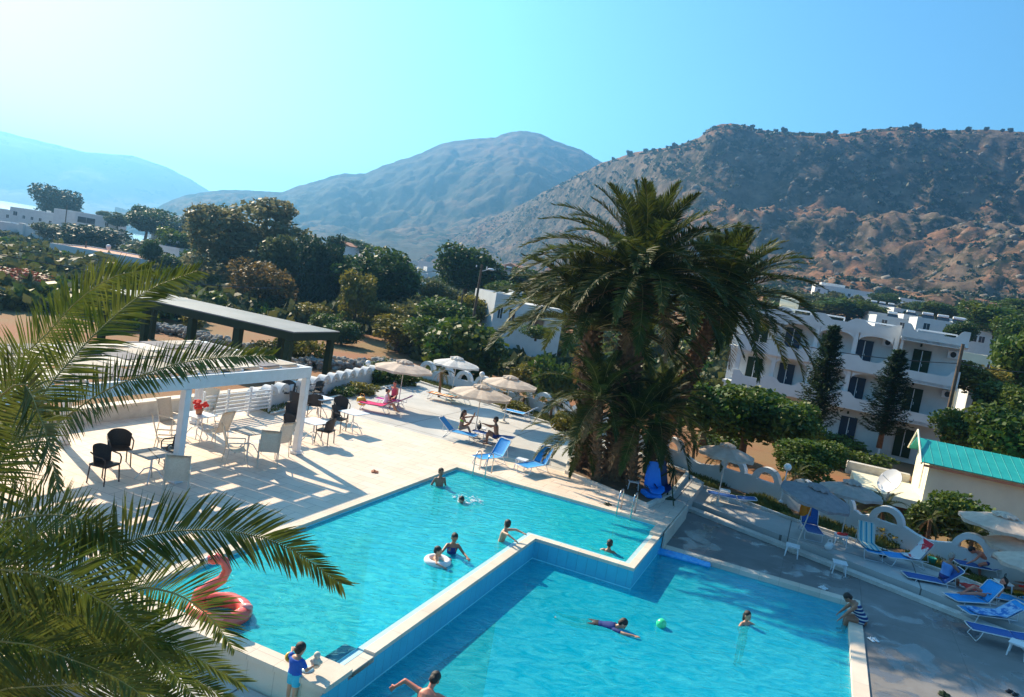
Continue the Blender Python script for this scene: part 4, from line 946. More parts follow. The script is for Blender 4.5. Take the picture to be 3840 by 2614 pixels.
# ---------------------------------------------------------------- palms
def frond_arrays(pts, S_fn, n, leaf, wid, seed, droop=.25, vee=.35, nseg=3, rr0=.022, start=.10, near=False):
    rng = random.Random(seed); V = []; F = []; MI = []
    pts = [Vector(p) for p in pts]
    # arc-length resample with Catmull-Rom
    cum = [0]
    fine = []
    P_ = [pts[0] * 2 - pts[1]] + pts + [pts[-1] * 2 - pts[-2]]
    for i in range(1, len(P_) - 2):
        for k in range(12):
            t = k / 12; a, b, c, d = P_[i - 1], P_[i], P_[i + 1], P_[i + 2]
            fine.append(.5 * ((2 * b) + (c - a) * t + (2 * a - 5 * b + 4 * c - d) * t * t + (3 * b - a - 3 * c + d) * t ** 3))
    fine.append(pts[-1])
    for a, b in zip(fine, fine[1:]): cum.append(cum[-1] + (b - a).length)
    Lt = cum[-1]
    def at(s):
        s = max(0, min(Lt, s))
        lo = 0
        import bisect
        lo = min(len(fine) - 2, max(0, bisect.bisect_right(cum, s) - 1)); f_ = (s - cum[lo]) / max(1e-6, cum[lo + 1] - cum[lo])
        return fine[lo].lerp(fine[lo + 1], f_), (fine[lo + 1] - fine[lo]).normalized()
    # rachis
    nr = 20; prev = None
    for i in range(nr + 1):
        p, T = at(Lt * i / nr); S = S_fn(T, p); S = (S - T * S.dot(T)).normalized(); N_ = S.cross(T); rr = rr0 * (1 - .85 * i / nr)
        for k in range(4): an = math.pi / 2 * k; V.append(p + (S * math.cos(an) * 1.3 + N_ * math.sin(an)) * rr)
    for i in range(nr):
        for k in range(4): F.append((i * 4 + k, i * 4 + (k + 1) % 4, i * 4 + 4 + (k + 1) % 4, i * 4 + 4 + k)); MI.append(1)
    for i in range(n):
        t = start + (1 - start) * (i + .5) / n; p, T = at(Lt * t); S0 = S_fn(T, p); S0 = (S0 - T * S0.dot(T)).normalized(); N_ = S0.cross(T)
        if N_.z < 0: N_ = -N_
        for sgn in (-1, 1):
            ang = R((76 if near else 68) - (42 if near else 48) * t ** 1.5) + rng.uniform(-.12, .12); l = leaf * (.55 + .75 * math.sin(math.pi * min(1, t * .9 + .12)) ** .8) * rng.uniform(.85, 1.1)
            if t > .9: l *= .8
            D = (S0 * sgn * math.sin(ang) + T * math.cos(ang) + N_ * (vee + rng.uniform(-.15, .15)) * (1 if (i % 2) else .5)).normalized()
            Wv = D.cross(N_).normalized(); tw = rng.uniform(-.6, .6); Wv = (Wv * math.cos(tw) + D.cross(Wv) * math.sin(tw)).normalized()
            base = len(V); q = p.copy(); d = D.copy(); sl = l / nseg
            for s in range(nseg + 1):
                wv = wid * (0.55, 1.0, .8, .05)[min(3, int(round(s * 3 / nseg)))]
                V.append(q - Wv * wv * .5); V.append(q + Wv * wv * .5)
                q = q + d * sl; d = (d + Vector((0, 0, -droop * (s + .6) / nseg * rng.uniform(.6, 1.3)))).normalized()
            for s in range(nseg): b_ = base + 2 * s; F.append((b_, b_ + 1, b_ + 3, b_ + 2)); MI.append(0)
    return V, F, MI
def frond_obj(name, arr, mats, parent):
    V, F, MI = arr; return np_mesh(name, np.array([tuple(v) for v in V]), np.array(F), mats, parent, mi=np.array(MI))
# prototypes for distant palms: frond starts at origin, heads along +X
def frond_proto(e0, e1, L, seed, n=92, leaf=.54, wid=.058, m_=('palm', 'rachis'), droop=.35):
    rng = random.Random(seed); p = Vector((0, 0, 0)); pts = [p.copy()]; k = 9; yaw = rng.uniform(-.15, .15)
    for i in range(k):
        t = (i + .5) / k; e = R(e0 + (e1 - e0) * t ** 1.25); y = yaw * t; p = p + Vector((math.cos(e) * math.cos(y), math.cos(e) * math.sin(y), math.sin(e))) * (L / k); pts.append(p.copy())
    arr = frond_arrays(pts, lambda T, q: Vector((0, 1, 0)), n, leaf, wid, seed, droop, .30, 2)
    me_o = frond_obj('frond', arr, [MT[m_[0]], MT[m_[1]]], None); me = me_o.data; bpy.data.objects.remove(me_o); return me
FR = [frond_proto(*a) for a in [(86, 62, 3.9, 1), (80, 40, 4.2, 2), (72, 18, 4.5, 3), (60, -5, 4.7, 4), (48, -25, 4.8, 5), (34, -42, 4.9, 6), (18, -55, 4.8, 7), (2, -66, 4.6, 8), (-18, -76, 4.3, 9)]]
FRD = [frond_proto(-35, -84, 3.6, 10, 40, .5, .04, ('palmdead', 'palmdead'), .8), frond_proto(-10, -80, 4.0, 11, 44, .5, .04, ('palmdead', 'palmdead'), .7)]
def palm(base, crown, tr, nf, label, scale=1.0, seed=1, dead=8, low=-1, name='palm_tree', group=None, classes=range(9), tilt=None):
    rng = random.Random(seed); root = empty(name, base, 0, label, 'palm', group); c = crown - base
    # trunk with stubs of old leaf bases
    b = MB(); n = 22; rings = []
    pts = [Vector((0, 0, -.4)).lerp(c, i / n) + Vector((.12 * math.sin(i * .25), 0, 0)) * tr for i in range(n + 1)]
    b.tube(pts, [tr * (1.25 - .35 * min(1, i / 5)) * (1 + .06 * math.sin(i * 3)) for i in range(n + 1)], 12)
    L = c.length
    if tr > .12:
        k = 0; z = .1
        while z < L:
            for q in range(8):
                a = 2 * math.pi * (q + .5 * (k % 2)) / 8 + rng.uniform(-.1, .1); p = Vector((0, 0, -.4)).lerp(c, (z + .4) / (L + .4)); d = Vector((math.cos(a), math.sin(a), .9))
                b.tube([p + Vector((math.cos(a), math.sin(a), 0)) * tr * .85, p + Vector((math.cos(a), math.sin(a), 0)) * tr * 1.02 + d * .13], [.085 * (tr / .35), .05 * (tr / .35)], 4)
            z += .23; k += 1
    b.build('trunk', MT['palmbark'], root)
    cl = list(classes)
    for i in range(nf):
        q = cl[int(len(cl) * (i + .5) / nf)]; me = FR[q]; o = bpy.data.objects.new('frond', me); COL.objects.link(o); o.parent = root
        a = i * 2.39996 + rng.uniform(-.2, .2); s = scale * rng.uniform(.88, 1.12) * (.76 + .34 * i / nf)
        o.location = c + Vector((math.cos(a), math.sin(a), 0)) * tr * .4 + Vector((0, 0, .35 * scale * (1 - i / nf)))
        o.rotation_euler = (rng.uniform(-.12, .12), rng.uniform(-.12, .12), a); o.scale = (s, s, s)
        if tilt: o.rotation_euler.y += tilt * math.cos(a - 3.3)
    for i in range(dead):
        o = bpy.data.objects.new('dead_frond', FRD[i % 2]); COL.objects.link(o); o.parent = root; a = rng.uniform(0, 6.28); s = scale * rng.uniform(.7, 1.0)
        o.location = c + Vector((math.cos(a), math.sin(a), -.3)) * tr * .6; o.rotation_euler = (0, 0, a); o.scale = (s, s, s)
    return root
cA = PY(2400, 1065, 30.6); bA = P(2300, 1795, .06)
palm(bA, cA, .42, 96, 'huge many-fronded date palm rising from the planter in the middle of the picture', 1.10, 1, 4, classes=(0, 1, 2, 3, 4, 5, 5, 6, 6, 7))
cB = PY(2700, 1150, 33.5); palm(P(2440, 1700, .0), cB, .36, 86, 'second big date palm behind the huge one, its crown reaching towards the apartments', 1.0, 2, 3, classes=range(8))
cC = PY(2220, 1240, 31.5); palm(P(2190, 1740, .06), cC, .34, 70, 'lower date palm on the left of the palm clump, fronds hanging over the terrace', 1.0, 3, 2, classes=range(1, 7))
# offshoots round the foot of the clump
offs = [(2165, 1760, 1640, .50, 'young palm sprouting at the left foot of the palm clump'), (2235, 1800, 1500, .62, 'tall offshoot palm in front of the left trunk of the clump'), (2370, 1830, 1600, .6, 'offshoot palm standing in front of the dark middle of the clump'),
        (2440, 1810, 1560, .62, 'offshoot palm at the right foot of the clump beside the pool lift'), (2480, 1745, 1500, .6, 'offshoot palm at the back right of the planter near the curved wall')]
for i, (x, yb, yt, sc, lab) in enumerate(offs):
    b_ = P(x, yb, .06); t_ = PY(x + 15, yt, b_.y); palm(b_, t_, .2, 30, lab, sc, 20 + i, 3, classes=range(1, 9))
# filler mass of low fronds at the foot (part of the biggest palm's skirt)
# small ornamental palms along the garden wall
smalls = [(1645, 1492, 1395, 46, 'thin young palm with a dry crown by the wall right of the white parasol', -.05), (1880, 1520, 1470, 42.8, 'young palm with a drooping brown crown left of the rightmost small arch', -.05), (1955, 1538, 1490, 42, 'young palm with a dry hanging crown between two arches beside the blue lounger', -.05), (2062, 1575, 1500, 41, 'young palm with bushy brown crown in the bed just left of the palm clump', -.05),
          (2595, 1765, 1655, 33.5, 'small palm with a slim dark trunk left of the thatch-coloured parasol', ZP), (2700, 1802, 1710, 32, 'small palm whose dark trunk stands right behind the thatch-coloured parasol pole', ZP), (2975, 1900, 1785, 29.5, 'small palm with a brown crown just behind the blue-grey parasol', ZP),
          (3305, 1985, 1905, 27.5, 'small green fan-like palm in front of the arch beside the satellite dish', ZP), (3478, 2028, 1950, 26.5, 'slim dark palm trunk by the wall in front of the leafy fig bush', ZP), (3636, 2098, 2010, 25.0, 'small palm with a yellow-green crown before the arch at the far right', ZP)]
for i, (x, yb, yt, Y, lab, z0) in enumerate(smalls):
    b_ = P(x, yb, z0); t_ = PY(x + 12, yt, b_.y); palm(b_, t_, .085, 16 if i > 3 else 12, lab, .21 if i not in (7, 9) else .27, 40 + i, 9 if i < 4 else 4, name='small_palm', group='young palms along the arched wall', classes=range(2, 9))

# the near palm: fronds traced in space seven to nine metres from the balcony
NP_ = [([(-60, 1830), (100, 1560), (282, 1330), (430, 1185), (560, 1085), (740, 1015)], 7.4, 0), ([(-120, 1850), (43, 1400), (160, 1270), (290, 1130), (420, 1040), (560, 1010)], 8.0, 0),
       ([(-80, 1880), (114, 1672), (280, 1540), (432, 1447), (711, 1354), (1024, 1331)], 7.8, 0), ([(-160, 1700), (60, 1440), (150, 1560), (190, 1700), (215, 1830)], 7.0, 0),
       ([(-200, 2260), (0, 2235), (150, 2180), (313, 2124), (559, 2006), (839, 1990), (1063, 2045), (1281, 2190)], 7.6, 0), ([(-200, 2120), (0, 2135), (196, 2163), (392, 2258), (531, 2400), (640, 2520), (760, 2640)], 6.6, 0),
       ([(250, 2300), (447, 2210), (643, 2222), (783, 2310), (880, 2440)], 7.2, 0), ([(-200, 2490), (0, 2462), (220, 2430), (436, 2415), (620, 2470)], 6.8, 1),
       ([(-200, 2620), (0, 2585), (180, 2572), (363, 2566), (560, 2600), (760, 2680)], 6.6, 1), 
       ([(-180, 2030), (0, 1960), (180, 1930), (340, 1960), (470, 2050)], 7.3, 0), 
       ([(-200, 2330), (0, 2290), (200, 2300), (420, 2330), (650, 2420), (900, 2560)], 7.4, 0), ([(-150, 2380), (60, 2400), (260, 2470), (470, 2560), (600, 2680)], 6.9, 0),
       ([(-200, 2180), (-20, 2050), (130, 1990), (300, 2000), (460, 2090)], 7.9, 0),
       ([(-150, 2240), (40, 2250), (260, 2330), (430, 2460), (520, 2640)], 7.1, 0), ([(-200, 2420), (60, 2330), (330, 2380), (640, 2500), (880, 2640)], 7.7, 0),
       ([(-200, 2560), (0, 2520), (200, 2500), (420, 2520), (620, 2590)], 7.8, 2), ]
crown_n = PY(-230, 1960, 7.4)
nroot = empty('near_palm', Vector((crown_n.x, crown_n.y, -.6)), 0, 'near date palm on the left whose green fronds sweep across the foreground', 'palm')
b = MB(); h_ = crown_n.z + .6; b.tube([(0, 0, -.5), (0, 0, h_ * .5), (0, 0, h_)], [.34, .27, .30], 14); b.build('trunk', MT['palmbark'], nroot)
for i, (px, Y, dead_) in enumerate(NP_):
    n_ = len(px); wpts = [PY(x, y, Y - .5 + 1.0 * math.sin(1.7 * k / n_ + i)) - nroot.location for k, (x, y) in enumerate(px)]
    wpts = [crown_n - nroot.location + Vector((.05 * i % .3, .1, 0))] + wpts if px[0][0] < 0 else wpts
    L = sum((q - p).length for p, q in zip(wpts, wpts[1:])); view = Vector((0, 1, -.25)).normalized(); k_ = rnd.uniform(-.5, .5)
    def S_fn(T, p, view=view, k_=k_): s = T.cross(view); s = s.normalized() if s.length > .05 else Vector((0, 0, 1)); return (s + view * k_).normalized()
    mats = [MT['palmnear'] if dead_ != 1 else MT['palmyel'] if 'palmyel' in MT else MT['palmnear'], MT['rachis']]
    arr = frond_arrays(wpts, S_fn, int(38 * L), .30 if i == 2 else .37, .020, 300 + i, .20, .22, 3, .014, .22, True)
    frond_obj('frond', arr, mats, nroot)

# ---------------------------------------------------------------- trees and shrubs, from the coast to the garden
PL = [ # kind, x, ybase, Y, width px, height px, label
 ('dark', 208, 830, 262, 150, 120, 'big round dark tree on the shore above the long white villa'),
 ('pine', 590, 905, 190, 190, 110, 'broad blue-green pine group tree right of the bay'), ('pine', 545, 895, 200, 120, 112, 'smaller pine leaning against the broad pine right of the bay'),
 ('pine', 440, 862, 215, 75, 60, 'small round tree at the end of the low villa by the bay'), ('pine', 385, 822, 240, 40, 30, 'tiny tree on the roofline of the low villa'), ('dark', 335, 945, 150, 215, 95, 'wide dark tree in front of the white villas'),
 ('olive', 720, 880, 185, 70, 70, 'small hazy tree between the bay pines and the eucalyptus'), ('olive', 200, 905, 160, 130, 60, 'grey-green olive left of the wide dark tree'), ('pine', 560, 1000, 108, 62, 95, 'small dark upright tree beside the tan-roofed house'),
 ('citrus', 680, 975, 130, 150, 105, 'green tree below the long grey wall-like house'), ('olive', 600, 962, 145, 150, 60, 'low olive behind the little outbuilding'), ('citrus', 740, 1035, 110, 120, 100, 'green tree left of the eucalyptus foot'), ('citrus', 620, 1025, 112, 110, 70, 'bush-like tree under the little outbuilding'),
 ('euc', 930, 1155, 98, 330, 400, 'tall hazy eucalyptus with several rounded crowns'), ('olive', 805, 1020, 120, 120, 230, 'slender grey tree on the left flank of the eucalyptus'), ('olive', 1055, 1120, 92, 200, 220, 'grey-green tree at the right foot of the eucalyptus'),
 ('dark', 1180, 1180, 88, 150, 270, 'dark narrow evergreen right of the eucalyptus'), ('dark', 1235, 1060, 115, 62, 170, 'slim dark cypress-like tree behind the evergreens'), ('dark', 1130, 1180, 94, 130, 230, 'dark evergreen squeezed between eucalyptus and pine'),
 ('rust', 972, 1175, 80, 225, 185, 'rusty olive-brown rounded tamarisk behind the dark canopy'), ('pine', 1290, 1150, 92, 190, 180, 'dark green pine, left half of the double round pine'), ('pine', 1405, 1180, 88, 280, 235, 'big dark round pine in the middle distance'), ('pine', 1320, 960, 190, 170, 60, 'wide flat tree beside the tiny gabled house'),
 ('yellow', 1325, 1215, 76, 130, 190, 'light olive-green tree standing before the big round pine'), ('pine', 1735, 1140, 105, 215, 205, 'dense flat-topped umbrella pine in the middle of the valley'), ('olive', 1640, 1190, 84, 150, 125, 'grey-green tree left below the umbrella pine'), ('citrus', 1655, 1225, 76, 190, 100, 'dark leafy tree in the dip below the umbrella pine'),
 ('yellow', 1770, 1225, 78, 110, 110, 'yellow-brown small tree by the lamp pole'), ('citrus', 1715, 1440, 56, 290, 235, 'large dark green leafy tree behind the white parasol'), ('citrus', 1620, 1320, 62, 180, 130, 'green shrubby tree left of the large leafy tree'), ('yellow', 1490, 1300, 68, 190, 110, 'yellow-green vine-like tree behind the red field'),
 ('yellow', 1440, 1230, 76, 150, 90, 'ochre-green bush tree below the big round pine'), ('citrus', 1885, 1135, 95, 130, 75, 'bright green round tree above the white two-storey house'), ('pine', 1990, 1120, 105, 190, 100, 'dark pine just left of the big palm'), ('yellow', 2040, 1180, 88, 150, 110, 'green-yellow tree behind the left fronds of the big palm'),
 ('bushd', 2010, 1262, 70, 110, 40, 'garden tree in front of the white two-storey house'), ('yellow', 1160, 1220, 74, 130, 80, 'yellowish bush tree left of the light olive-green tree'), ('citrus', 1280, 1290, 66, 130, 80, 'deep green tree behind the end of the dark canopy'), ('citrus', 1215, 1260, 70, 110, 80, 'dark bush tree over the corner of the dark canopy'),
 ('citrus', 2640, 1630, 40, 260, 190, 'leafy citrus tree right behind the thatch-coloured parasol'), ('citrus', 2790, 1660, 41, 290, 200, 'sunlit citrus tree in the middle of the right garden'), ('citrus', 2930, 1680, 42, 230, 170, 'citrus tree at the foot of the apartment building'), ('yellow', 2620, 1560, 46, 140, 110, 'yellow-green citrus under the palm fronds'),
 ('citrus', 3030, 1760, 36, 200, 110, 'low citrus behind the globe lamp'), ('citrus', 2990, 1790, 35, 170, 90, 'bushy citrus just behind the garden wall by the globe lamp'), ('citrus', 2530, 1600, 44, 150, 150, 'dark citrus in the shade of the second palm'), ('citrus', 2850, 1590, 47, 260, 120, 'shaded citrus below the first-floor balconies'),
 ('conifer', 3045, 1640, 52, 118, 420, 'tall dark araucaria in front of the left balconies'), ('conifer', 3300, 1660, 50, 125, 350, 'dark araucaria in front of the middle balconies'), ('citrus', 3600, 1690, 48, 190, 150, 'round dark tree with a bare trunk right of the utility pole'),
 ('citrus', 3760, 1740, 44, 260, 200, 'big dark green tree at the right behind the teal roof'), ('citrus', 3860, 1620, 50, 180, 150, 'green tree at the right edge over the teal roof'), ('yellow', 3660, 1500, 60, 190, 130, 'yellow-green tree before the terracotta-edged building'), ('citrus', 3810, 1480, 62, 200, 230, 'tall green tree at the right edge of the picture'),
 ('citrus', 3740, 1560, 56, 170, 120, 'green bush tree in front of the white roofed building'), ('yellow', 3560, 1470, 68, 130, 90, 'yellowish shrub tree behind the utility pole'), ('pine', 3590, 1300, 110, 110, 90, 'dark tree beside the cream terrace house'), ('citrus', 3720, 1250, 140, 200, 100, 'spreading green tree in the right village'),
 ('citrus', 3800, 1330, 110, 160, 130, 'green tree right of the red-striped house'), ('citrus', 3180, 1190, 190, 240, 62, 'grove-like green tree in front of the long villa'), ('olive', 3060, 1180, 200, 170, 70, 'pale green tree left of the long villa'), ('pine', 3310, 1150, 240, 90, 50, 'small dark tree against the long villa'),
 ('citrus', 3520, 1190, 200, 120, 50, 'green tree beside the bluish white house'), ('citrus', 3830, 1210, 180, 170, 80, 'green tree at the far right below the slope'), ('pine', 3450, 1180, 220, 80, 45, 'dark tree in front of the small white house'),
 ('citrus', 3575, 2030, 31.5, 215, 175, 'dark glossy fig bush against the cream annex'), ('citrus', 3465, 2010, 32.2, 140, 120, 'lower leafy fig bush left of the dark glossy one')]
for i, (k, x, yb, Y, wp, hp, lab) in enumerate(PL): plant(k, x, yb, Y, wp, hp, lab, var=i)
# shrubs
def shrub(kind, x, y, z, wp, hp, lab, name='shrub'):
    p = P(x, y, z); o = plant(kind, x, y, p.y, wp, hp, lab, 'garden shrubs', name=name, cat='shrub'); return o
SH = [('bushd', 1425, 1432, .0, 120, 62, 'dark spreading juniper by the narrow arches'), ('bushd', 1500, 1440, 0, 130, 55, 'dark green shrub under the first parasol'), ('bushy', 1355, 1475, 0, 110, 40, 'yellow-green low shrub in the strip by the arches'), ('bushd', 1290, 1482, 0, 90, 30, 'low green cushion plant at the left end of the strip'),
      ('bushy', 2120, 1612, 0, 110, 60, 'bright green grass-like shrub at the wall end by the palm clump'), ('bushy', 1930, 1545, 0, 110, 40, 'yellow-green shrub beside the blue lounger'), ('bushy', 3330, 2020, ZP, 120, 55, 'thin green shrub under the small green palm'), ('bushy', 3230, 1985, ZP, 90, 30, 'low yellow-green shrub at the wall by the beige parasol'),
      ('bushd', 2075, 1500, -1.6, 170, 150, 'green shrub behind the wall left of the palm clump'), ('bushy', 1980, 1450, -1.6, 130, 80, 'yellowish shrub behind the wall beyond the beige parasol'), ('bushd', 3120, 1740, -1.8, 150, 70, 'dark shrub on the red soil left of the annex'), ('bushd', 3250, 1760, -1.8, 150, 60, 'green shrub at the corner of the annex'),
      ('bushd', 3040, 1880, -1.6, 150, 90, 'leafy shrub directly behind the right wall'), ('bushy', 2990, 1700, -1.8, 140, 50, 'dry shrub at the foot of the apartment building'), ('bushd', 3140, 1690, -1.9, 180, 60, 'shaded shrub under the middle balconies'), ('bushd', 3420, 1680, -1.9, 200, 70, 'dark shrub under the right balconies'), ('bushd', 2700, 1700, -1.7, 170, 80, 'shrub in the shade behind the promenade wall'),
      ('bushy', 1085, 1345, -1, 110, 90, 'weedy shrub under the end of the dark canopy'), ('bushy', 1160, 1365, -1, 120, 90, 'weedy shrub right of the last canopy post but one'), ('bush', 1000, 1345, -1, 120, 70, 'grey-green weeds beside the dry-stone wall'), ('bushd', 450, 1230, -1, 150, 70, 'dark shrub under the left half of the dark canopy'), ('bushy', 720, 1225, -1, 90, 50, 'small yellow-green shrub on the red soil by the canopy'),
      ('bushy', 1560, 1330, -1.2, 160, 60, 'yellow-green shrub at the edge of the red field'), ('bush', 1450, 1385, -1.2, 190, 40, 'dry low weeds behind the narrow arches'), ('bushy', 1820, 1260, -1.4, 120, 60, 'yellow-green shrub at the corner of the white two-storey house'), ('bushd', 1895, 1262, -1.4, 100, 50, 'thin green shrub before the white two-storey house')]
for s_ in SH: shrub(*s_)
# bougainvillea and scrub at far left
MT['bougainvillea'] = mat('bougainvillea_red', (.45, .05, .04), (.12, .12, .03), .6, 3, contrast=(.4, .6), trans=.2)
o = make_tree('flowering_shrub', 'bougainvillea', blobs_round(77, 1.4, .9, 6, .6), 1400, .12, .5, .05, 77, limbs=3)
o.location = PY(60, 1062, 62); o.scale = (2.2, 1.8, .8); tag(o, 'red-flowering hedge bush at the left edge above the near fronds', 'shrub')
# mass of scrub in the valley and on the foot of the slope (beyond counting)
def scatter(n, f, size, kind, label, seed, name='scrub', per=26, flat=.7, lf=.62):
    rng = np.random.default_rng(seed); V = []; F = []; base = 0
    for i in range(n):
        p = f(rng)
        if p is None: continue
        s = size(rng, p); v, fc = leaf_cloud(rng, [(0, 0, .35, 1, 1, flat)], per, lf, shell=.5)
        v = v * s + np.array(p); V.append(v); F.append(fc + base); base += len(v)
    o = np_mesh(name, np.concatenate(V), np.concatenate(F), MT[kind]); tag(o, label, 'vegetation', kind='stuff'); return o
def valley(rng):
    a = rng.uniform(-40, 44); r = math.exp(rng.uniform(math.log(66), math.log(330 if a > -5 else 420)))
    if a < -22 and r > 150 and rng.random() < .5: return None
    x, y = r * math.sin(R(a)), r * math.cos(R(a))
    if noise.noise(Vector((x * .03, y * .03, 7))) < -.28 and r < 110: return None
    if 14 < a < 33 and r < 76: return None
    if -17 < a < -7 and 50 < r < 78: return None
    return (x, y, gz(x, y))
scatter(2600, valley, lambda g, p: g.uniform(.8, 1.9) * (1 + math.hypot(p[0], p[1]) / (260 if p[0] < 30 else 900)), 'scrub', 'mixed green scrub and low trees filling the valley floor', 5, per=120, lf=.30)
scatter(1900, valley, lambda g, p: g.uniform(.7, 1.6) * (1 + math.hypot(p[0], p[1]) / (260 if p[0] < 30 else 900)), 'citrus', 'denser green bushes scattered through the valley', 6, per=120, lf=.30)
def onhill(rng):
    i = int(rng.integers(2, 120)); k = int(rng.integers(4, HRN - 4)); v = HRV[i * HRN + k]
    if i > 110 and rng.random() < .6: return None
    if noise.noise(Vector((v[0] * .012, v[1] * .012, 3))) < -.05 - .3 * (i > 100): return None
    if i > 30 and i < 80 and rng.random() < .4: return None
    return (v[0] + rng.uniform(-1, 1), v[1] + rng.uniform(-1, 1), v[2] - .6)
scatter(9500, onhill, lambda g, p: g.uniform(1.0, 2.6) * (1.45 if p[2] > 110 else 1), 'dark', 'dark maquis bushes dotted over the rocky slope', 8, 'maquis', 16, .6)
# boulders on the slope
def boulders():
    rng = random.Random(12); V = []; F = []; base = 0
    ico = bmesh.new(); bmesh.ops.create_icosphere(ico, subdivisions=1, radius=1); iv = np.array([list(v.co) for v in ico.verts]); fi = np.array([[v.index for v in f.verts] for f in ico.faces]); ico.free(); g = np.random.default_rng(3)
    for q in range(2400):
        i = rng.randrange(1, 116); k = rng.randrange(4, HRN - 4); v = HRV[i * HRN + k]
        if noise.noise(Vector((v[0] * .02, v[1] * .02, 9))) < -.1: continue
        s = rng.uniform(.5, 2.4) * (1.6 if rng.random() < .08 else 1); V.append(iv * (1 + .35 * g.random((len(iv), 1))) * s * np.array([1, 1, .7]) + np.array(v)); F.append(fi + base); base += len(iv)
    o = np_mesh('boulders', np.concatenate(V), np.concatenate(F), MT['boulder']); tag(o, 'grey limestone boulders strewn over the rocky slope', 'rocks', kind='stuff')
MT['boulder'] = mat('limestone_boulder', (.15, .13, .105), (.25, .22, .18), .95, .5, .5, 2)
boulders()
# single trees on the skyline of the slope
for i, (x, y) in enumerate([(2420, 567), (2450, 563), (2475, 560), (2505, 556), (2530, 552), (2560, 543), (2820, 478), (2850, 489), (2880, 491), (2910, 493), (2940, 494), (3108, 499), (3132, 499), (3240, 489), (3340, 480), (3420, 476), (3440, 478), (3540, 488), (3630, 487), (3700, 484), (3760, 488), (3790, 490), (2360, 580), (2300, 596)]):
    a, el = azel(x, y); r = ridR(a) * .995; p = Vector((r * math.sin(R(a)), r * math.cos(R(a)), CAM_H + r * math.tan(R(el)) - 2))
    sz = (20, 17, 14, 19, 26, 15)[i % 6]; o = inst(TP['dark'][0], p, i, None, 'tree', 'lone trees on the skyline of the rocky ridge', (sz * r / F_PX / 6, sz * r / F_PX / 6, sz * .9 * r / F_PX / 6.5)); o.name = 'ridge_tree'
    o['label'] = 'small dark tree standing against the sky on the crest of the rocky ridge'
# ---------------------------------------------------------------- furniture makers
def bar(b, a, c, r=.014, n=6): b.tube([a, c], r, n)
def lounger(fab='blue', back=35, label='', frame='frame', name='sun_lounger'):
    """head towards +X; length 1.9"""
    root = empty(name, (0, 0, -500), 0, label, 'sun lounger'); L1, L2, wd, h = 1.18, .72, .60, .34; a = R(back)
    b = MB(); y = wd / 2
    for s in (-1, 1): b.tube([(-L1, s * y, h), (0, s * y, h), (.34, s * y, h - .02)], .016, 6)
    b.tube([(-L1, -y, h), (-L1 - .03, 0, h), (-L1, y, h)], .016, 6); b.build('frame', MT[frame], root, True)
    bx, bz = math.cos(a), math.sin(a)
    b = MB(); b.tube([(0, -y, h), (L2 * bx, -y, h + L2 * bz), (L2 * bx + .05 * bx, -y + .08, h + L2 * bz + .05 * bz), (L2 * bx + .05 * bx, y - .08, h + L2 * bz + .05 * bz), (L2 * bx, y, h + L2 * bz), (0, y, h)], .016, 6); bf = b.build('back_frame', MT[frame], root, True)
    b = MB(); b.grid(lambda u, v: (-L1 + .03 + (L1 - .05) * u, (v - .5) * (wd - .03), h + .012 - .03 * math.sin(math.pi * v) * (1 - (2 * u - 1) ** 4)), 8, 6, .008); b.build('seat', MT[fab], root, True)
    b = MB(); b.grid(lambda u, v: (.02 * bx + L2 * u * bx + .03 * bz * math.sin(math.pi * v), (v - .5) * (wd - .03) * (1 - .12 * max(0, u - .85) / .15), h + .012 + (.02 + L2 * u) * bz - .03 * bx * math.sin(math.pi * v)), 8, 6, .008); b.build('backrest', MT[fab], root, True)
    for x0, dx in ((-L1 + .28, -.14), (.05, .22)):
        b = MB(); b.tube([(x0, -y, h), (x0 + dx * .5, -y - .01, h * .45), (x0 + dx, -y, .03), (x0 + dx + .03, -y + .06, .016), (x0 + dx + .03, y - .06, .016), (x0 + dx, y, .03), (x0 + dx * .5, y + .01, h * .45), (x0, y, h)], .014, 6); b.build('leg', MT[frame], root, True)
    b = MB()
    for s in (-1, 1): b.tube([(L2 * .55 * bx, s * y, h + L2 * .55 * bz), (.34, s * (y - .01), h - .02)], .009, 5)
    b.build('back_support', MT[frame], root)
    return root
def side_table(label, w_=.46, h=.40):
    root = empty('side_table', (0, 0, -500), 0, label, 'side table'); b = MB(); b.bevbox((0, 0, h - .015), (w_, w_, .03), .012); b.box((0, 0, h - .045), (w_ - .06, w_ - .06, .03)); b.build('tabletop', MT['plastic'], root)
    for sx in (-1, 1):
        for sy in (-1, 1): b = MB(); b.tube([(sx * (w_ / 2 - .06), sy * (w_ / 2 - .06), h - .035), (sx * (w_ / 2 - .02), sy * (w_ / 2 - .02), 0)], [.026, .018], 6); b.build('leg', MT['plastic'], root)
    return root
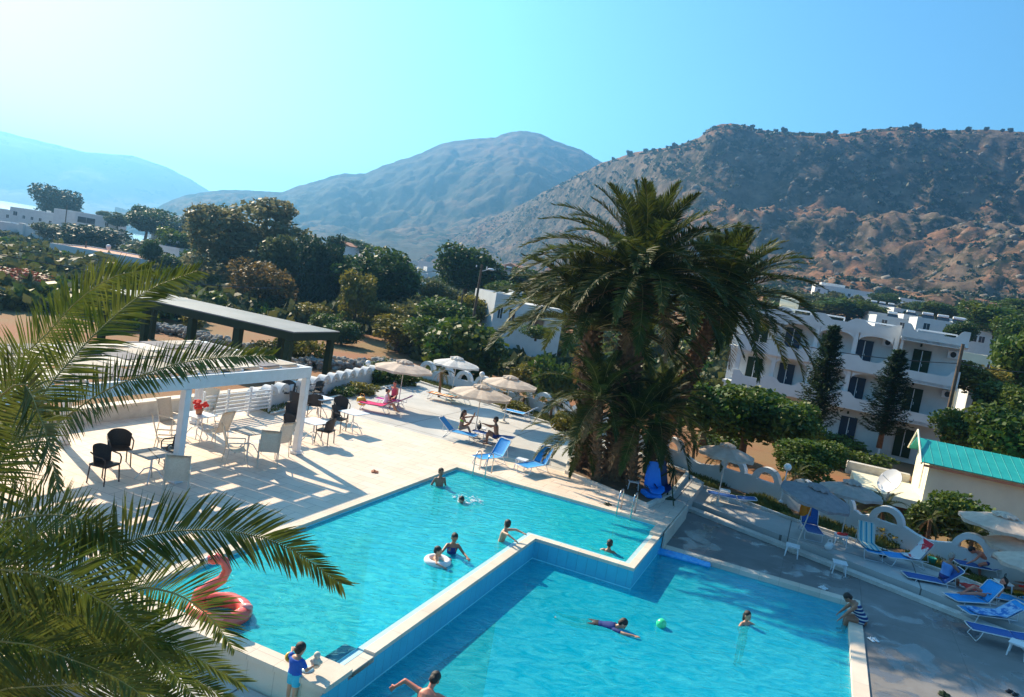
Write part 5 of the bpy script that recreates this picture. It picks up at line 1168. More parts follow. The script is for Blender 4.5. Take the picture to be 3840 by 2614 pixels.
def parasol(fab, label, R_=1.45, h=2.15, vent=True, lean=0.0, name='parasol', seed=1):
    root = empty(name, (0, 0, -500), 0, label, 'parasol'); n = 8; rg = random.Random(seed)
    b = MB(); b.tube([(0, 0, 0), (0, 0, h + .28)], .022, 8); b.build('pole', MT['pole'], root)
    b = MB(); b.lathe([(0, .0), (.26, 0), (.27, .05), (.07, .09), (.05, .22), (0, .22)], 16); b.build('base', MT['curb'], root)
    b = MB(); vs = []; fs = []; m_ = 8; sub = 4
    rings = [(0, .34), (.35, .25), (.7, .13), (.96, .015), (1.0, -.01), (1.0, -.13)]
    for q, (rr, z) in enumerate(rings):
        for k in range(n * sub):
            a = 2 * math.pi * k / (n * sub); f_ = abs((k % sub) / sub - .5) * 2; sc = 1 - .075 * (1 - f_) * rr; zz = z - (.05 * (1 - f_) * rr if q < 4 else 0) + (.035 * (1 - f_) if q == 5 else 0) + (rg.uniform(-.012, .012) if q > 1 else 0)
            vs.append((R_ * rr * sc * math.cos(a), R_ * rr * sc * math.sin(a), h + zz))
    N_ = n * sub
    for q in range(len(rings) - 1):
        for k in range(N_): fs.append((q * N_ + k, (q + 1) * N_ + k, (q + 1) * N_ + (k + 1) % N_, q * N_ + (k + 1) % N_))
    b.add(vs, fs); can = b.build('canopy', MT[fab], root)
    if vent:
        b = MB(); vs = []; fs = []
        for q, (rr, z) in enumerate([(0, .47), (.12, .43), (.27, .345), (.29, .31)]):
            for k in range(24): a = 2 * math.pi * k / 24; w_ = 1 + (.09 if k % 3 == 0 else -.05) * (q > 1); vs.append((R_ * rr * w_ * math.cos(a), R_ * rr * w_ * math.sin(a), h + z + (.03 * math.sin(k * 2.3) if q > 1 else 0)))
        for q in range(3):
            for k in range(24): fs.append((q * 24 + k, (q + 1) * 24 + k, (q + 1) * 24 + (k + 1) % 24, q * 24 + (k + 1) % 24))
        b.add(vs, fs); b.build('vent_cap', MT[fab], can)
    for k in range(n): a = 2 * math.pi * k / n; b = MB(); b.tube([(0, 0, h + .28), (R_ * .97 * math.cos(a), R_ * .97 * math.sin(a), h - .03)], .008, 4); b.build('rib', MT['pole'], root)
    if lean: root.rotation_euler.x = lean
    return root
def wicker_chair(label):
    root = empty('wicker_chair', (0, 0, -500), 0, label, 'chair')
    b = MB(); b.bevbox((0, 0, .44), (.50, .48, .05), .02); b.build('seat', MT['wicker'], root)
    b = MB(); V = []
    b.grid(lambda u, v: ((u - .5) * .52 * (1 + .1 * v), .20 + .05 * v - .16 * abs(2 * u - 1) ** 2.4 , .46 + .42 * v - .10 * abs(2 * u - 1) ** 3 * v), 10, 6, .0)
    n0 = len(b.v); vs = [(x, y + .03, z) for x, y, z in b.v]; fs = [tuple(reversed(f)) for f in b.f]; b.add(vs, fs)
    b.build('backrest', MT['wicker'], root, True)
    for s in (-1, 1):
        b = MB(); b.tube([(s * .26, .20, .74), (s * .29, .02, .68), (s * .28, -.16, .66), (s * .26, -.22, .60), (s * .25, -.22, .45)], .018, 6); b.build('armrest', MT['wicker'], root, True)
        for y in (-.21, .20): b = MB(); b.tube([(s * .23, y, .43), (s * .25, y * 1.12, 0)], .016, 6); b.build('leg', MT['wicker'], root)
    return root
def cream_chair(label):
    root = empty('cream_chair', (0, 0, -500), 0, label, 'chair')
    b = MB(); b.grid(lambda u, v: ((u - .5) * .50, -.22 + .44 * v, .43 - .03 * math.sin(math.pi * v)), 4, 6, .01); b.build('seat', MT['creamsling'], root, True)
    b = MB(); b.grid(lambda u, v: ((u - .5) * .50, .22 + .20 * v + .03 * math.sin(math.pi * v), .43 + .66 * v), 4, 6, .01); b.build('backrest', MT['creamsling'], root, True)
    for s in (-1, 1):
        b = MB(); b.tube([(s * .27, -.26, .64), (s * .27, .27, .64)], .016, 6); b.build('armrest', MT['creamframe'], root)
        b = MB(); b.tube([(s * .26, -.26, .64), (s * .26, -.24, .43), (s * .26, -.30, 0)], .014, 6); b.build('leg', MT['creamframe'], root)
        b = MB(); b.tube([(s * .26, .44, 1.10), (s * .26, .24, .45), (s * .26, .30, 0)], .014, 6); b.build('leg', MT['creamframe'], root)
    return root
MT['creamframe'] = mat('cream_tube_frame', (.62, .56, .46), None, .4)
def dining_table(label, w_=.85, top='plastic'):
    root = empty('dining_table', (0, 0, -500), 0, label, 'table')
    b = MB(); b.bevbox((0, 0, .73), (w_, w_, .03), .01); b.build('tabletop', MT[top], root)
    b = MB(); b.tube([(0, 0, .715), (0, 0, .3)], .028, 8); b.build('column', MT['frame'], root)
    for k in range(4): a = math.pi / 4 + k * math.pi / 2; b = MB(); b.tube([(0, 0, .36), (.16 * math.cos(a), .16 * math.sin(a), .30), (.36 * math.cos(a), .36 * math.sin(a), .01)], .018, 6); b.build('leg', MT['frame'], root, True)
    return root
def put(o, px, py, z, rz, label=None, group=None, s=None):
    p = P(px, py, z); r = inst(o, p, rz, label, None, group, s); return r
def towel(parts, label, loc, rz, name='towel'):
    """parts: list of (fn(u,v)->xyz); draped sheet"""
    b = MB(); V = 0
    b.grid(parts[0], 14, 8, .012); o = b.build(name, parts[1], smooth=True); o.location = loc; o.rotation_euler.z = rz; tag(o, label, 'towel'); return o
def stripe_mat(name, cols, scale, axis=0, wob=0.0, dirn='X'):
    mt = bpy.data.materials.new(name); mt.use_nodes = True; nt = mt.node_tree; N = nt.nodes; L = nt.links; b = N['Principled BSDF']; b.inputs['Roughness'].default_value = .9
    tc = N.new('ShaderNodeTexCoord'); wv = N.new('ShaderNodeTexWave'); wv.bands_direction = dirn; wv.inputs['Scale'].default_value = scale; wv.inputs['Distortion'].default_value = wob; L.new(tc.outputs['Object'], wv.inputs[0])
    rp = N.new('ShaderNodeValToRGB'); rp.color_ramp.interpolation = 'CONSTANT'; e = rp.color_ramp.elements; e[0].color = (*cols[0], 1); e[0].position = 0; e[1].color = (*cols[1], 1); e[1].position = 1 / len(cols)
    for i, c in enumerate(cols[2:]): k = e.new((i + 2) / len(cols)); k.color = (*c, 1)
    L.new(wv.outputs[0], rp.inputs[0]); L.new(rp.outputs[0], b.inputs['Base Color']); return mt
MT['canvasm'] = mat('beige_grey_canvas', (.42, .37, .33), (.50, .44, .39), .85, 5, .3, 40, trans=.2)  # mid tone between the beige and the grey canvas
LGR = 'blue sun loungers around the pools'
def lounger_towel(loc, rz, back, mat_, label, u0=0.0, u1=1.0, wd=.56):
    a = R(back); h = .385; tot = 1.12 + .74
    def fn(u, v):
        s = (u0 + (u1 - u0) * u) * tot - 1.12; y = (v - .5) * wd; w_ = .01 * math.sin(s * 9 + y * 7)
        if s < 0: return (s, y, h + w_ - .02 * (1 - (2 * v - 1) ** 2))
        return (s * math.cos(a), y, h + s * math.sin(a) + w_ - .02 * (1 - (2 * v - 1) ** 2))
    return towel((fn, mat_), label, loc, rz)
MT['pink'] = mat('hot_pink_terry', (.65, .015, .13), (.75, .03, .18), .95, 30, .4, 80)
MT['magenta'] = mat('magenta_terry', (.55, .03, .35), (.25, .02, .25), .95, 6, .3, 60)
MT['orange'] = stripe_mat('orange_striped_terry', [(.75, .20, .04), (.85, .60, .25), (.75, .12, .03), (.8, .75, .6)], 1.3, wob=2)
MT['green'] = stripe_mat('mint_striped_terry', [(.2, .62, .42), (.75, .80, .65), (.1, .5, .45), (.8, .8, .7)], 1.3, wob=2)
MT['bluestripe'] = stripe_mat('teal_white_striped_terry', [(.02, .30, .42), (.75, .80, .78), (.03, .45, .50), (.75, .72, .60)], 1.7, dirn='Y')
MT['redwhite'] = mat('red_white_print_terry', (.75, .72, .70), (.70, .03, .05), .95, 2.6, .3, 60, contrast=(.50, .54))
MT['bluewhite'] = mat('blue_white_print_terry', (.30, .50, .72), (.04, .18, .50), .95, 6, .3, 60, contrast=(.45, .55))
MT['yellowp'] = mat('yellow_orange_vinyl', (.85, .42, .02), (.80, .33, .02), .35, 4)
MT['red'] = mat('red_cloth', (.70, .03, .02), None, .7)
MT['greenp'] = mat('green_vinyl', (.04, .72, .28), (.10, .80, .38), .3, 6)
MT['mint'] = mat('teal_plastic', (.02, .35, .25), None, .4)
DIRR = RZ    # +X of an object along the pool's long cross axis
def fz(a_deg): return R(90 - a_deg)      # heading azimuth
# upper terrace loungers
L_flat = lounger('blue', 38); L_up = lounger('blue', 58); L_pk = lounger('pink', 30)
inst(L_up, P(1858, 1738, 0), fz(40), 'bright blue lounger with raised back nearest the pool ladder', group=LGR)
inst(L_up, P(2018, 1768, 0), fz(38), 'bright blue lounger with raised back, right of the white stool by the pool', group=LGR)
inst(L_flat, P(1965, 1575, 0), fz(112), 'empty blue lounger in full sun below the arches, near the palm clump', group=LGR)
inst(lounger('blue', 40), P(1690, 1642, 0), fz(-75), 'blue lounger on which the woman in the green bikini sits', group=LGR)
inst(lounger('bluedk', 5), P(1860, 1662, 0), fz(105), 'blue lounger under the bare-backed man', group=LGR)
p1 = P(1400, 1552, 0); inst(L_pk, P(1432, 1548, 0), fz(95), 'lounger in front of the first parasol, covered in a hot pink towel', group='towel-covered loungers under the first parasol')
lounger_towel(P(1432, 1548, .02), fz(95), 30, MT['pink'], 'hot pink towel draped over the front lounger under the first parasol', 0, 1, .66)
inst(lounger('magenta', 32), P(1490, 1532, 0), fz(98), 'lounger behind the pink one with a purple and magenta cover', group='towel-covered loungers under the first parasol')
lounger_towel(P(1490, 1532, .02), fz(98), 32, MT['magenta'], 'purple and magenta beach towel on the rear lounger under the first parasol', .25, 1)
inst(lounger('orange', 3), P(1672, 1508, 0), fz(108), 'flat lounger under the white parasol with an orange striped towel', group='loungers under the white parasol')
lounger_towel(P(1672, 1508, .02), fz(108), 3, MT['orange'], 'orange and cream striped towel on the flat lounger under the white parasol')
inst(lounger('green', 6), P(1740, 1516, 0), fz(108), 'flat lounger under the white parasol with a mint striped towel', group='loungers under the white parasol')
lounger_towel(P(1740, 1516, .02), fz(108), 6, MT['green'], 'mint green striped towel on the lounger beside the orange one', 0, .8)
# promenade and lower deck loungers
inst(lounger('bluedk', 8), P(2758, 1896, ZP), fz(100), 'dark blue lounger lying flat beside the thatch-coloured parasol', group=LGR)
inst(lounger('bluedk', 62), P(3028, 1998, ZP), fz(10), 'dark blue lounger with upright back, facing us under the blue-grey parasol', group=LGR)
inst(lounger('blue', 58), P(3240, 2068, ZP), fz(8), 'lounger with upright back under a teal striped towel', group=LGR)
lounger_towel(P(3240, 2068, ZP + .02), fz(8), 58, MT['bluestripe'], 'teal and white striped towels over the upright lounger by the beige parasol', .15, 1)
inst(lounger('blue', 55), P(3420, 2125, ZP), fz(80), 'blue lounger with a red and white towel on its raised back', group=LGR)
lounger_towel(P(3420, 2125, ZP + .02), fz(80), 55, MT['redwhite'], 'red and white printed towel over a raised lounger back in front of the wall', .42, 1)
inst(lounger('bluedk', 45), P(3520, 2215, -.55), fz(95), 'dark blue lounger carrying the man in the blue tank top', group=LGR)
inst(lounger('blue', 50), P(3668, 2285, -.55), fz(75), 'blue lounger with high back holding the woman in coral', group=LGR)
inst(lounger('blue', 35), P(3740, 2345, -.55), fz(85), 'blue lounger with a blue printed towel, in front of the coral woman', group=LGR)
lounger_towel(P(3740, 2345, -.53), fz(85), 35, MT['bluewhite'], 'blue and white printed towel on the lounger in front of the coral woman', .1, .9)
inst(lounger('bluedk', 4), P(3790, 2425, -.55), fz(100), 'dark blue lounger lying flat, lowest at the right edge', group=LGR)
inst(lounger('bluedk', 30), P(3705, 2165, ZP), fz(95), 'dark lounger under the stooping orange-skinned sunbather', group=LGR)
inst(lounger('blue', 20), P(3830, 2290, -.55), fz(95), 'blue lounger cut off by the right edge beside the yellow towel', group=LGR)
# tables by the loungers
ST = side_table('')
for px, py, z, lab in ((1952, 1758, 0, 'white plastic stool between the two bright blue loungers'), (2370, 1838, 0, 'white plastic stool left of the blue pool-lift seat'), (2712, 1872, ZP, 'white stool at the foot of the thatch-coloured parasol'), (2966, 2085, -.55, 'white stool on the shaded deck under the blue-grey parasol'),
                       (3142, 2150, -.55, 'white stool alone on the shaded lower deck'), (3146, 2045, ZP, 'white table with red and white things at the beige parasol pole'), (3812, 2462, -.55, 'white stool at the lower right edge'), (3755, 2225, ZP, 'white table with cups under the right-hand parasols'), (1800, 1635, 0, 'white table with a dark bag between the seated couple')):
    inst(ST, P(px, py, z), RZ + rnd.uniform(-.4, .4), lab, group='white plastic side tables')
# parasols
for px, py, z, fab, lab, R_, vent, h in ((1492, 1528, 0, 'canvas', 'beige parasol over the pink-towelled loungers', 1.5, True, 2.0), (1690, 1500, 0, 'canvasw', 'white parasol over the orange-towelled lounger', 1.35, True, 2.05), (1778, 1640, 0, 'canvas', 'beige parasol over the seated couple', 1.45, True, 2.0), (1888, 1584, 0, 'canvas', 'beige parasol beside the empty blue lounger, partly behind palm leaves', 1.45, True, 2.0),
                                     (2688, 1890, ZP, 'canvas', 'thatch-coloured parasol on the promenade beside the citrus trees', 1.15, True, 2.1), (2978, 2070, -.55, 'canvass', 'tilted blue-grey parasol over the upright dark blue lounger', 1.25, True, 2.2), (3150, 2032, ZP, 'canvasm', 'beige-grey parasol in front of the satellite dish', 1.15, True, 1.95),
                                     (3720, 2150, ZP, 'canvas', 'sunlit beige parasol by the wall at the far right', 1.45, True, 1.85), (3812, 2190, ZP, 'canvas', 'wrinkled beige parasol right of the stooping sunbather', 1.3, True, 1.3), (3850, 2290, -.55, 'canvas', 'lowest beige parasol, cut off by the right edge', 1.25, True, 1.55)):
    o = parasol(fab, lab, R_, h, vent, seed=int(px)); o.location = P(px, py, z); o['group'] = 'parasols around the pools'; o.rotation_euler.z = rnd.uniform(0, .7)
    if px == 2978: o.rotation_euler = (R(7), R(6), 0)
# dining tables and chairs
WC = wicker_chair(''); CC = cream_chair(''); DT = dining_table('')
TB = [(1190, 1545, 'back dining table behind the right pergola post', [(1075, 1505, 150, 'dark'), (1105, 1545, 20, 'dark'), (1170, 1552, -30, 'dark'), (1180, 1500, 230, 'dark')]), (1170, 1645, 'dining table just right of the right pergola post', [(1085, 1650, 110, 'dark'), (1215, 1655, -80, 'dark'), (1092, 1600, 160, 'dark')]),
      (1318, 1605, 'outermost white dining table on the open terrace', [(1262, 1608, 100, 'dark'), (1272, 1570, 150, 'dark')]), (925, 1690, 'grey-topped table inside the pergola near the cream chairs', [(1030, 1700, -60, 'cream'), (1000, 1735, -20, 'cream'), (880, 1730, 60, 'cream')]),
      (560, 1790, 'grey-topped table left of the left pergola post', [(440, 1735, 140, 'dark'), (640, 1740, 230, 'dark'), (385, 1800, 100, 'dark'), (655, 1850, -20, 'cream')]), (735, 1625, 'white dining table behind the left pergola post', [(640, 1630, 110, 'cream'), (800, 1660, -70, 'cream'), (620, 1700, 60, 'cream'), (760, 1575, 180, 'cream')])]
TS = ['table behind the right pergola post', 'table beside the right pergola post', 'outermost table on the open terrace', 'grey table amid the cream chairs', 'grey table left of the left post', 'white table behind the left post']
NW = ['by the slatted screen', 'with its back to us', 'half hidden by the post', 'on the far side', 'turned towards the pool', 'facing left', 'facing the arches']
for (px, py, lab, ch) in TB:
    o = inst(DT, P(px, py + 12, 0), RZ + rnd.uniform(-.1, .1), lab, group='square dining tables on the patio', s=1.1)
    if 'grey' in lab:
        t_ = [c for c in o.children if c.name.startswith('tabletop')][0]; t_.data = t_.data.copy(); t_.data.materials[0] = MT['conc']
    for j, (cx, cy, az, kind) in enumerate(ch):
        side = ['left rear', 'left front', 'right', 'far'][j]
        inst(WC if kind == 'dark' else CC, P(cx, cy + 8, 0), fz(az) - math.pi / 2 + math.pi, ('dark wicker' if kind == 'dark' else 'cream sling') + ' armchair, ' + side + ' seat at the ' + TS[TB.index((px, py, lab, ch))], group='dark wicker chairs' if kind == 'dark' else 'cream high-backed chairs', s=1.18)

# ---------------------------------------------------------------- pool ladders, lift, floats and small things
def ladder(base, rz, label):
    root = empty('pool_ladder', base, rz, label, 'pool ladder', 'steel pool ladders')
    for s in (-1, 1):
        b = MB(); pts = [(s * .25, .42, 0), (s * .25, .42, .55)] + [(s * .25, .42 - .28 * (1 - math.cos(a)) , .55 + .24 * math.sin(a)) for a in [math.pi * q / 6 for q in range(1, 6)]] + [(s * .25, -.14, .5), (s * .25, -.14, -.95)]
        b.tube(pts, .024, 8); b.build('handrail', MT['steel'], root, True)
    for z in (-.25, -.5, -.75): b = MB(); b.box((0, -.14, z), (.5, .08, .03)); b.build('rung', MT['steel'], root)
    return root
ladder(W(1.0, .0, .045), RZ, 'steel ladder at the far corner of the upper pool, beside the blue lounger'); ladder(W(6.55, .0, .045), RZ, 'steel ladder beside the blue pool-lift seat')
def pool_lift():
    root = empty('pool_lift', P(2440, 1868, .0), fz(165) + math.pi / 2, 'blue plastic pool-lift seat on a dark metal frame at the pool corner', 'pool lift')
    def shell(x0, m_, nm):
        b = MB(); prof = [(-.42, .30, .30), (-.30, .42, .33), (-.02, .40, .36), (.10, .48, .36), (.22, .80, .32), (.34, 1.25, .26), (.36, 1.34, .20)]
        vs = []; n = 8
        for y, z, hw in prof:
            for k in range(n + 1): u = k / n * 2 - 1; vs.append((x0 + u * hw, y - .10 * u * u * (1 if z > .45 else 0), z + (.14 * abs(u) ** 4 if z < .45 else 0)))
        fs = [(i * (n + 1) + k, i * (n + 1) + k + 1, (i + 1) * (n + 1) + k + 1, (i + 1) * (n + 1) + k) for i in range(len(prof) - 1) for k in range(n)]
        m0 = len(vs); vs2 = [(x, y + .035, z - .03) for x, y, z in vs]; b.add(vs, fs); b.add(vs2, [tuple(reversed(f)) for f in fs])
        bd = [k for k in range(n + 1)] + [i * (n + 1) + n for i in range(1, len(prof))] + [(len(prof) - 1) * (n + 1) + k for k in range(n - 1, -1, -1)] + [i * (n + 1) for i in range(len(prof) - 2, 0, -1)]
        b.add([vs[i] for i in bd] + [vs2[i] for i in bd], [(i, (i + 1) % len(bd), len(bd) + (i + 1) % len(bd), len(bd) + i) for i in range(len(bd))])
        return b.build(nm, MT[m_], root, True)
    shell(0, 'blueplastic', 'seat'); o = shell(.42, 'bluedkplastic', 'spare_seat'); o.location.y = .30
    b = MB(); b.bevbox((0, .02, .16), (.62, .7, .22), .05); b.build('footrest', MT['blueplastic'], root)
    b = MB(); b.tube([(.75, .2, 0), (.80, .1, 1.25)], .035, 8); b.tube([(.80, .1, 1.2), (.35, .3, .75)], .03, 8); b.tube([(.80, .1, 1.25), (.55, -.5, .55), (.6, -.75, 0)], .025, 8); b.box((.75, .2, .03), (.5, .5, .06)); b.build('frame', MT['dark'], root)
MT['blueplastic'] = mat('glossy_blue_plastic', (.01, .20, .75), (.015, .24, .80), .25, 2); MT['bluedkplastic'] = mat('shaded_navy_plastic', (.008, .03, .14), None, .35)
pool_lift()
b = MB(); b.lathe([(0, 0), (.05, 0), (.05, .16), (.02, .22), (.02, .27), (0, .27)], 12); o = b.build('bottle', MT['red']); o.location = P(2370, 1838, .0) + Vector((0, 0, .40)); tag(o, 'small red bottle standing on the white stool by the pool lift', 'bottle')
def air_mattress():
    c = P(2560, 2092, ZL); root = empty('air_mattress', c, fz(107), 'translucent blue air mattress floating at the edge of the lower pool', 'air mattress')
    for i in range(5): b = MB(); y = (i - 2) * .14; b.tube([(-.9, y, .05), (-.86, y, .06), (0, y, .065), (.86, y, .06), (.9, y, .05)], [.02, .07, .075, .07, .02], 10); b.build('tube', MT['vinylblue'], root, True)
    b = MB(); b.tube([(-1.06, -.3, .07), (-1.1, 0, .10), (-1.06, .3, .07)], [.06, .10, .06], 10); b.build('pillow', MT['vinylblue'], root, True)
MT['vinylblue'] = mat('clear_blue_vinyl', (.03, .36, .85), (.12, .55, .92), .08, 8, spec=1)
air_mattress()
def torus(b, R1, R2, n=28, m=12, c=(0, 0, 0), sc=(1, 1, 1)):
    vs = [(c[0] + sc[0] * (R1 + R2 * math.cos(2 * math.pi * j / m)) * math.cos(2 * math.pi * i / n), c[1] + sc[1] * (R1 + R2 * math.cos(2 * math.pi * j / m)) * math.sin(2 * math.pi * i / n), c[2] + sc[2] * R2 * math.sin(2 * math.pi * j / m)) for i in range(n) for j in range(m)]
    return b.add(vs, [(i * m + j, ((i + 1) % n) * m + j, ((i + 1) % n) * m + (j + 1) % m, i * m + (j + 1) % m) for i in range(n) for j in range(m)])
def flamingo():
    c = P(812, 2305, ZU); k = .92; root = empty('flamingo_float', c, R(5), 'inflatable coral pink flamingo ring floating by the near end of the upper pool', 'pool float'); root.scale = (k,) * 3
    b = MB(); torus(b, .52, .17, 40, 16, (.05, 0, .11), (1, .92, 1)); b.build('ring', MT['flam'], root, True)
    b = MB(); b.tube([(-.42, .0, .22), (-.40, 0, .42), (-.20, 0, .62), (.02, 0, .80), (.10, 0, 1.02), (.02, 0, 1.20), (-.16, 0, 1.26), (-.30, 0, 1.20)], [.17, .15, .125, .11, .10, .10, .11, .09], 14); b.ball((-.22, 0, 1.22), .12, 14, 10, (1.25, .9, .9)); b.build('neck', MT['flam'], root, True)
    b = MB(); b.tube([(-.32, 0, 1.20), (-.44, 0, 1.14), (-.48, 0, 1.04)], [.075, .06, .02], 10); b.build('beak', MT['black'], root, True)
    b = MB(); b.tube([(-.30, 0, 1.21), (-.37, 0, 1.175)], [.088, .074], 12); b.build('beak_band', MT['whitepaint'], root, True)
    for s in (-1, 1): b = MB(); b.ball((-.25, s * .098, 1.26), .022, 8, 6); b.build('eye', MT['black'], root)
    for s in (-1, 1): b = MB(); b.ball((.10, s * .56, .20), .10, 14, 10, (2.0, .45, .7)); b.build('wing', MT['flampale'], root, True)
    b = MB(); b.ball((.62, 0, .26), .09, 14, 10, (1.4, 1.0, .8)); b.build('tail', MT['flampale'], root, True)
MT['flam'] = mat('coral_pink_vinyl', (.85, .10, .07), (.88, .16, .11), .22, 3, spec=.7); MT['flampale'] = mat('pale_pink_vinyl', (.85, .42, .38), (.8, .3, .27), .25, 3)
flamingo()
def ball_o(name, px, py, z, r, m_, label, cat, up=.6):
    b = MB(); b.ball((0, 0, 0), r, 20, 14); o = b.build(name, MT[m_], smooth=True); o.location = P(px, py, z) + Vector((0, 0, r * up)); tag(o, label, cat); return o
ball_o('beach_ball', 2478, 2350, ZL, .13, 'greenp', 'bright green ball floating just beyond the swimmer\'s outstretched hand', 'ball')
def lathe_o(name, prof, m_, px, py, z, label, cat, n=16, up=0.0, group=None):
    b = MB(); b.lathe(prof, n); o = b.build(name, MT[m_], smooth=True); o.location = P(px, py, z) + Vector((0, 0, up)); tag(o, label, cat, group); return o
o = lathe_o('bucket', [(0, 0), (.12, 0), (.16, .26), (.165, .27), (.15, .27), (.115, .02), (0, .02)], 'mint', 3490, 2118, ZP, 'small teal bucket on the paving beside the red-towelled lounger', 'bucket')
def soft_bag(px, py, z, m_, w_, label, name='bag', up=0.0):
    root = empty(name, P(px, py, z) + Vector((0, 0, up)), rnd.uniform(0, 3), label, 'bag')
    b = MB(); vs = []; b.ball((0, 0, w_ * .42), w_ * .5, 14, 10, (1.2, .6, .85)); 
    for i, v in enumerate(b.v): q = Vector(v); b.v[i] = tuple(q * (1 + .18 * noise.noise(q * 6)))
    b.build('body', MT[m_], root, True); b = MB(); b.tube([(-w_ * .3, 0, w_ * .75), (-w_ * .2, 0, w_ * 1.15), (w_ * .2, 0, w_ * 1.15), (w_ * .3, 0, w_ * .75)], .012, 6); b.build('handle', MT[m_], root)
soft_bag(3310, 2090, ZP, 'black', .34, 'small black bag on the ground beside the teal striped towels'); soft_bag(1352, 1530, 0, 'yellowp', .5, 'bright yellow-orange beach bag at the foot end of the pink lounger', up=.12)
soft_bag(1790, 1640, 0, 'black', .36, 'dark bag lying on the white table between the seated couple', up=.36); soft_bag(3105, 2062, ZP, 'whitepaint', .34, 'pale crumpled beach bag leaning at the table by the beige parasol'); soft_bag(3760, 2200, ZP, 'black', .4, 'black bag beyond the stooping sunbather at the right')
b = MB(); b.grid(lambda u, v: ((u - .5) * .42, .06 * math.sin(u * 9), .30 - .55 * v + .05 * math.sin(u * 7 + v * 3)), 12, 8, .015); o = b.build('towel', MT['yellowp'], smooth=True); o.location = P(2978, 2070, -.55) + Vector((.08, -.05, 1.65)); tag(o, 'yellow-orange towel hanging from the blue-grey parasol pole', 'towel')
b = MB(); b.ball((0, 0, 0), .12, 10, 7, (1.4, .8, .5)); b.ball((.18, .05, .01), .08, 10, 7, (1.2, 1, .6)); o = b.build('red_cloth', MT['red'], smooth=True); o.location = P(3146, 2045, ZP) + Vector((0, 0, .43)); tag(o, 'crumpled red cloth on the white table at the beige parasol pole', 'cloth')
for px, py, z, m_, lab in ((2278, 1893, 0, 'dark', 'pair of dark shoes left on the pool edge near the lift'), (3086, 2207, -.55, 'plastic', 'pair of white slippers on the lower pool edge'), (3275, 2402, -.55, 'plastic', 'single white slipper on the shaded deck below the crouching person'), (1405, 1771, 0, 'terra', 'orange flip-flops at the far left edge of the upper pool'), (3795, 2600, -.55, 'black', 'dark and white shoes at the bottom right corner'), (3540, 2607, -.55, 'dark', 'dark shoes at the bottom edge right of the pool')):
    root = empty('shoes', P(px, py, z + .005), rnd.uniform(0, 2), lab, 'shoes')
    for s in (-1, 1): b = MB(); b.bevbox((s * .07, 0, .02), (.09, .25, .04), .018); b.tube([(s * .07 - .035, -.02, .035), (s * .07, .05, .075), (s * .07 + .035, -.02, .035)], .012, 6); b.build('shoe', MT[m_], root, True)
b = MB(); b.grid(lambda u, v: ((u - .5) * .7, (v - .5) * .6, .02 + .03 * abs(math.sin(u * 8 + v * 5))), 10, 8, .012); o = b.build('towel', MT['red'], smooth=True); o.location = P(3640, 2245, -.55) + Vector((0, 0, .36)); tag(o, 'bright red towel at the foot of the coral woman\'s lounger', 'towel')
b = MB(); b.grid(lambda u, v: ((u - .5) * .9, (v - .5) * .5, .02 + .03 * abs(math.sin(u * 8 + v * 5))), 10, 8, .012); o = b.build('towel', MT['yellowp'], smooth=True); o.location = P(3825, 2265, -.55) + Vector((0, 0, .40)); tag(o, 'yellow towel on the lounger cut off by the right edge', 'towel')
lathe_o('pool_drain', [(0, 0), (.13, 0), (.13, .012), (0, .012)], 'wetlip', 1150, 2510, .05, 'small round bluish cover set in the corner block beside the boy', 'drain cover')
MT['flower'] = MT['red']
o = lathe_o('flower_pot', [(0, 0), (.10, 0), (.14, .22), (0, .22)], 'terra', 735, 1637, 0, 'potted red flowers on the white table behind the left pergola post', 'flower pot', up=.822)
b = MB(); [b.ball((rnd.uniform(-.2, .2), rnd.uniform(-.2, .2), .3 + rnd.uniform(-.06, .14)), .06, 7, 5) for _ in range(26)]; q = b.build('flowers', MT['red'], o)
# ---------------------------------------------------------------- people
def cone(b, a, c, ra, rc, n=12, round_=True):
    a, c = Vector(a), Vector(c); d = c - a; L = d.length
    if L < 1e-5: return
    t = d.normalized()
    if not round_: b.tube([a, c], [ra, rc], n); return
    pts = []; rs = []
    for k in range(4): an = math.pi / 2 * (1 - k / 4); pts.append(a - t * ra * math.sin(an)); rs.append(max(.002, ra * math.cos(an)))
    pts += [a, c]; rs += [ra, rc]
    for k in range(1, 5): an = math.pi / 2 * k / 4; pts.append(c + t * rc * math.sin(an)); rs.append(max(.002, rc * math.cos(an)))
    b.tube(pts, rs, n)
def remesh(b, name, mat_, parent, vox=.011, sm=3):
    me = bpy.data.meshes.new('tmp'); me.from_pydata(b.v, [], b.f); o = bpy.data.objects.new('tmp', me); COL.objects.link(o)
    bm = bmesh.new(); bm.from_mesh(me); bmesh.ops.recalc_face_normals(bm, faces=bm.faces); bm.to_mesh(me); bm.free()
    md = o.modifiers.new('r', 'REMESH'); md.mode = 'VOXEL'; md.voxel_size = vox
    m2 = o.modifiers.new('s', 'SMOOTH'); m2.factor = .5; m2.iterations = sm
    dg = bpy.context.evaluated_depsgraph_get(); dg.update(); m3 = bpy.data.meshes.new_from_object(o.evaluated_get(dg)); m3.name = name
    bpy.data.objects.remove(o); bpy.data.meshes.remove(me)
    m3.materials.clear(); m3.materials.append(mat_); m3.polygons.foreach_set('use_smooth', [True] * len(m3.polygons))
    r = bpy.data.objects.new(name, m3); COL.objects.link(r); r.parent = parent; return r
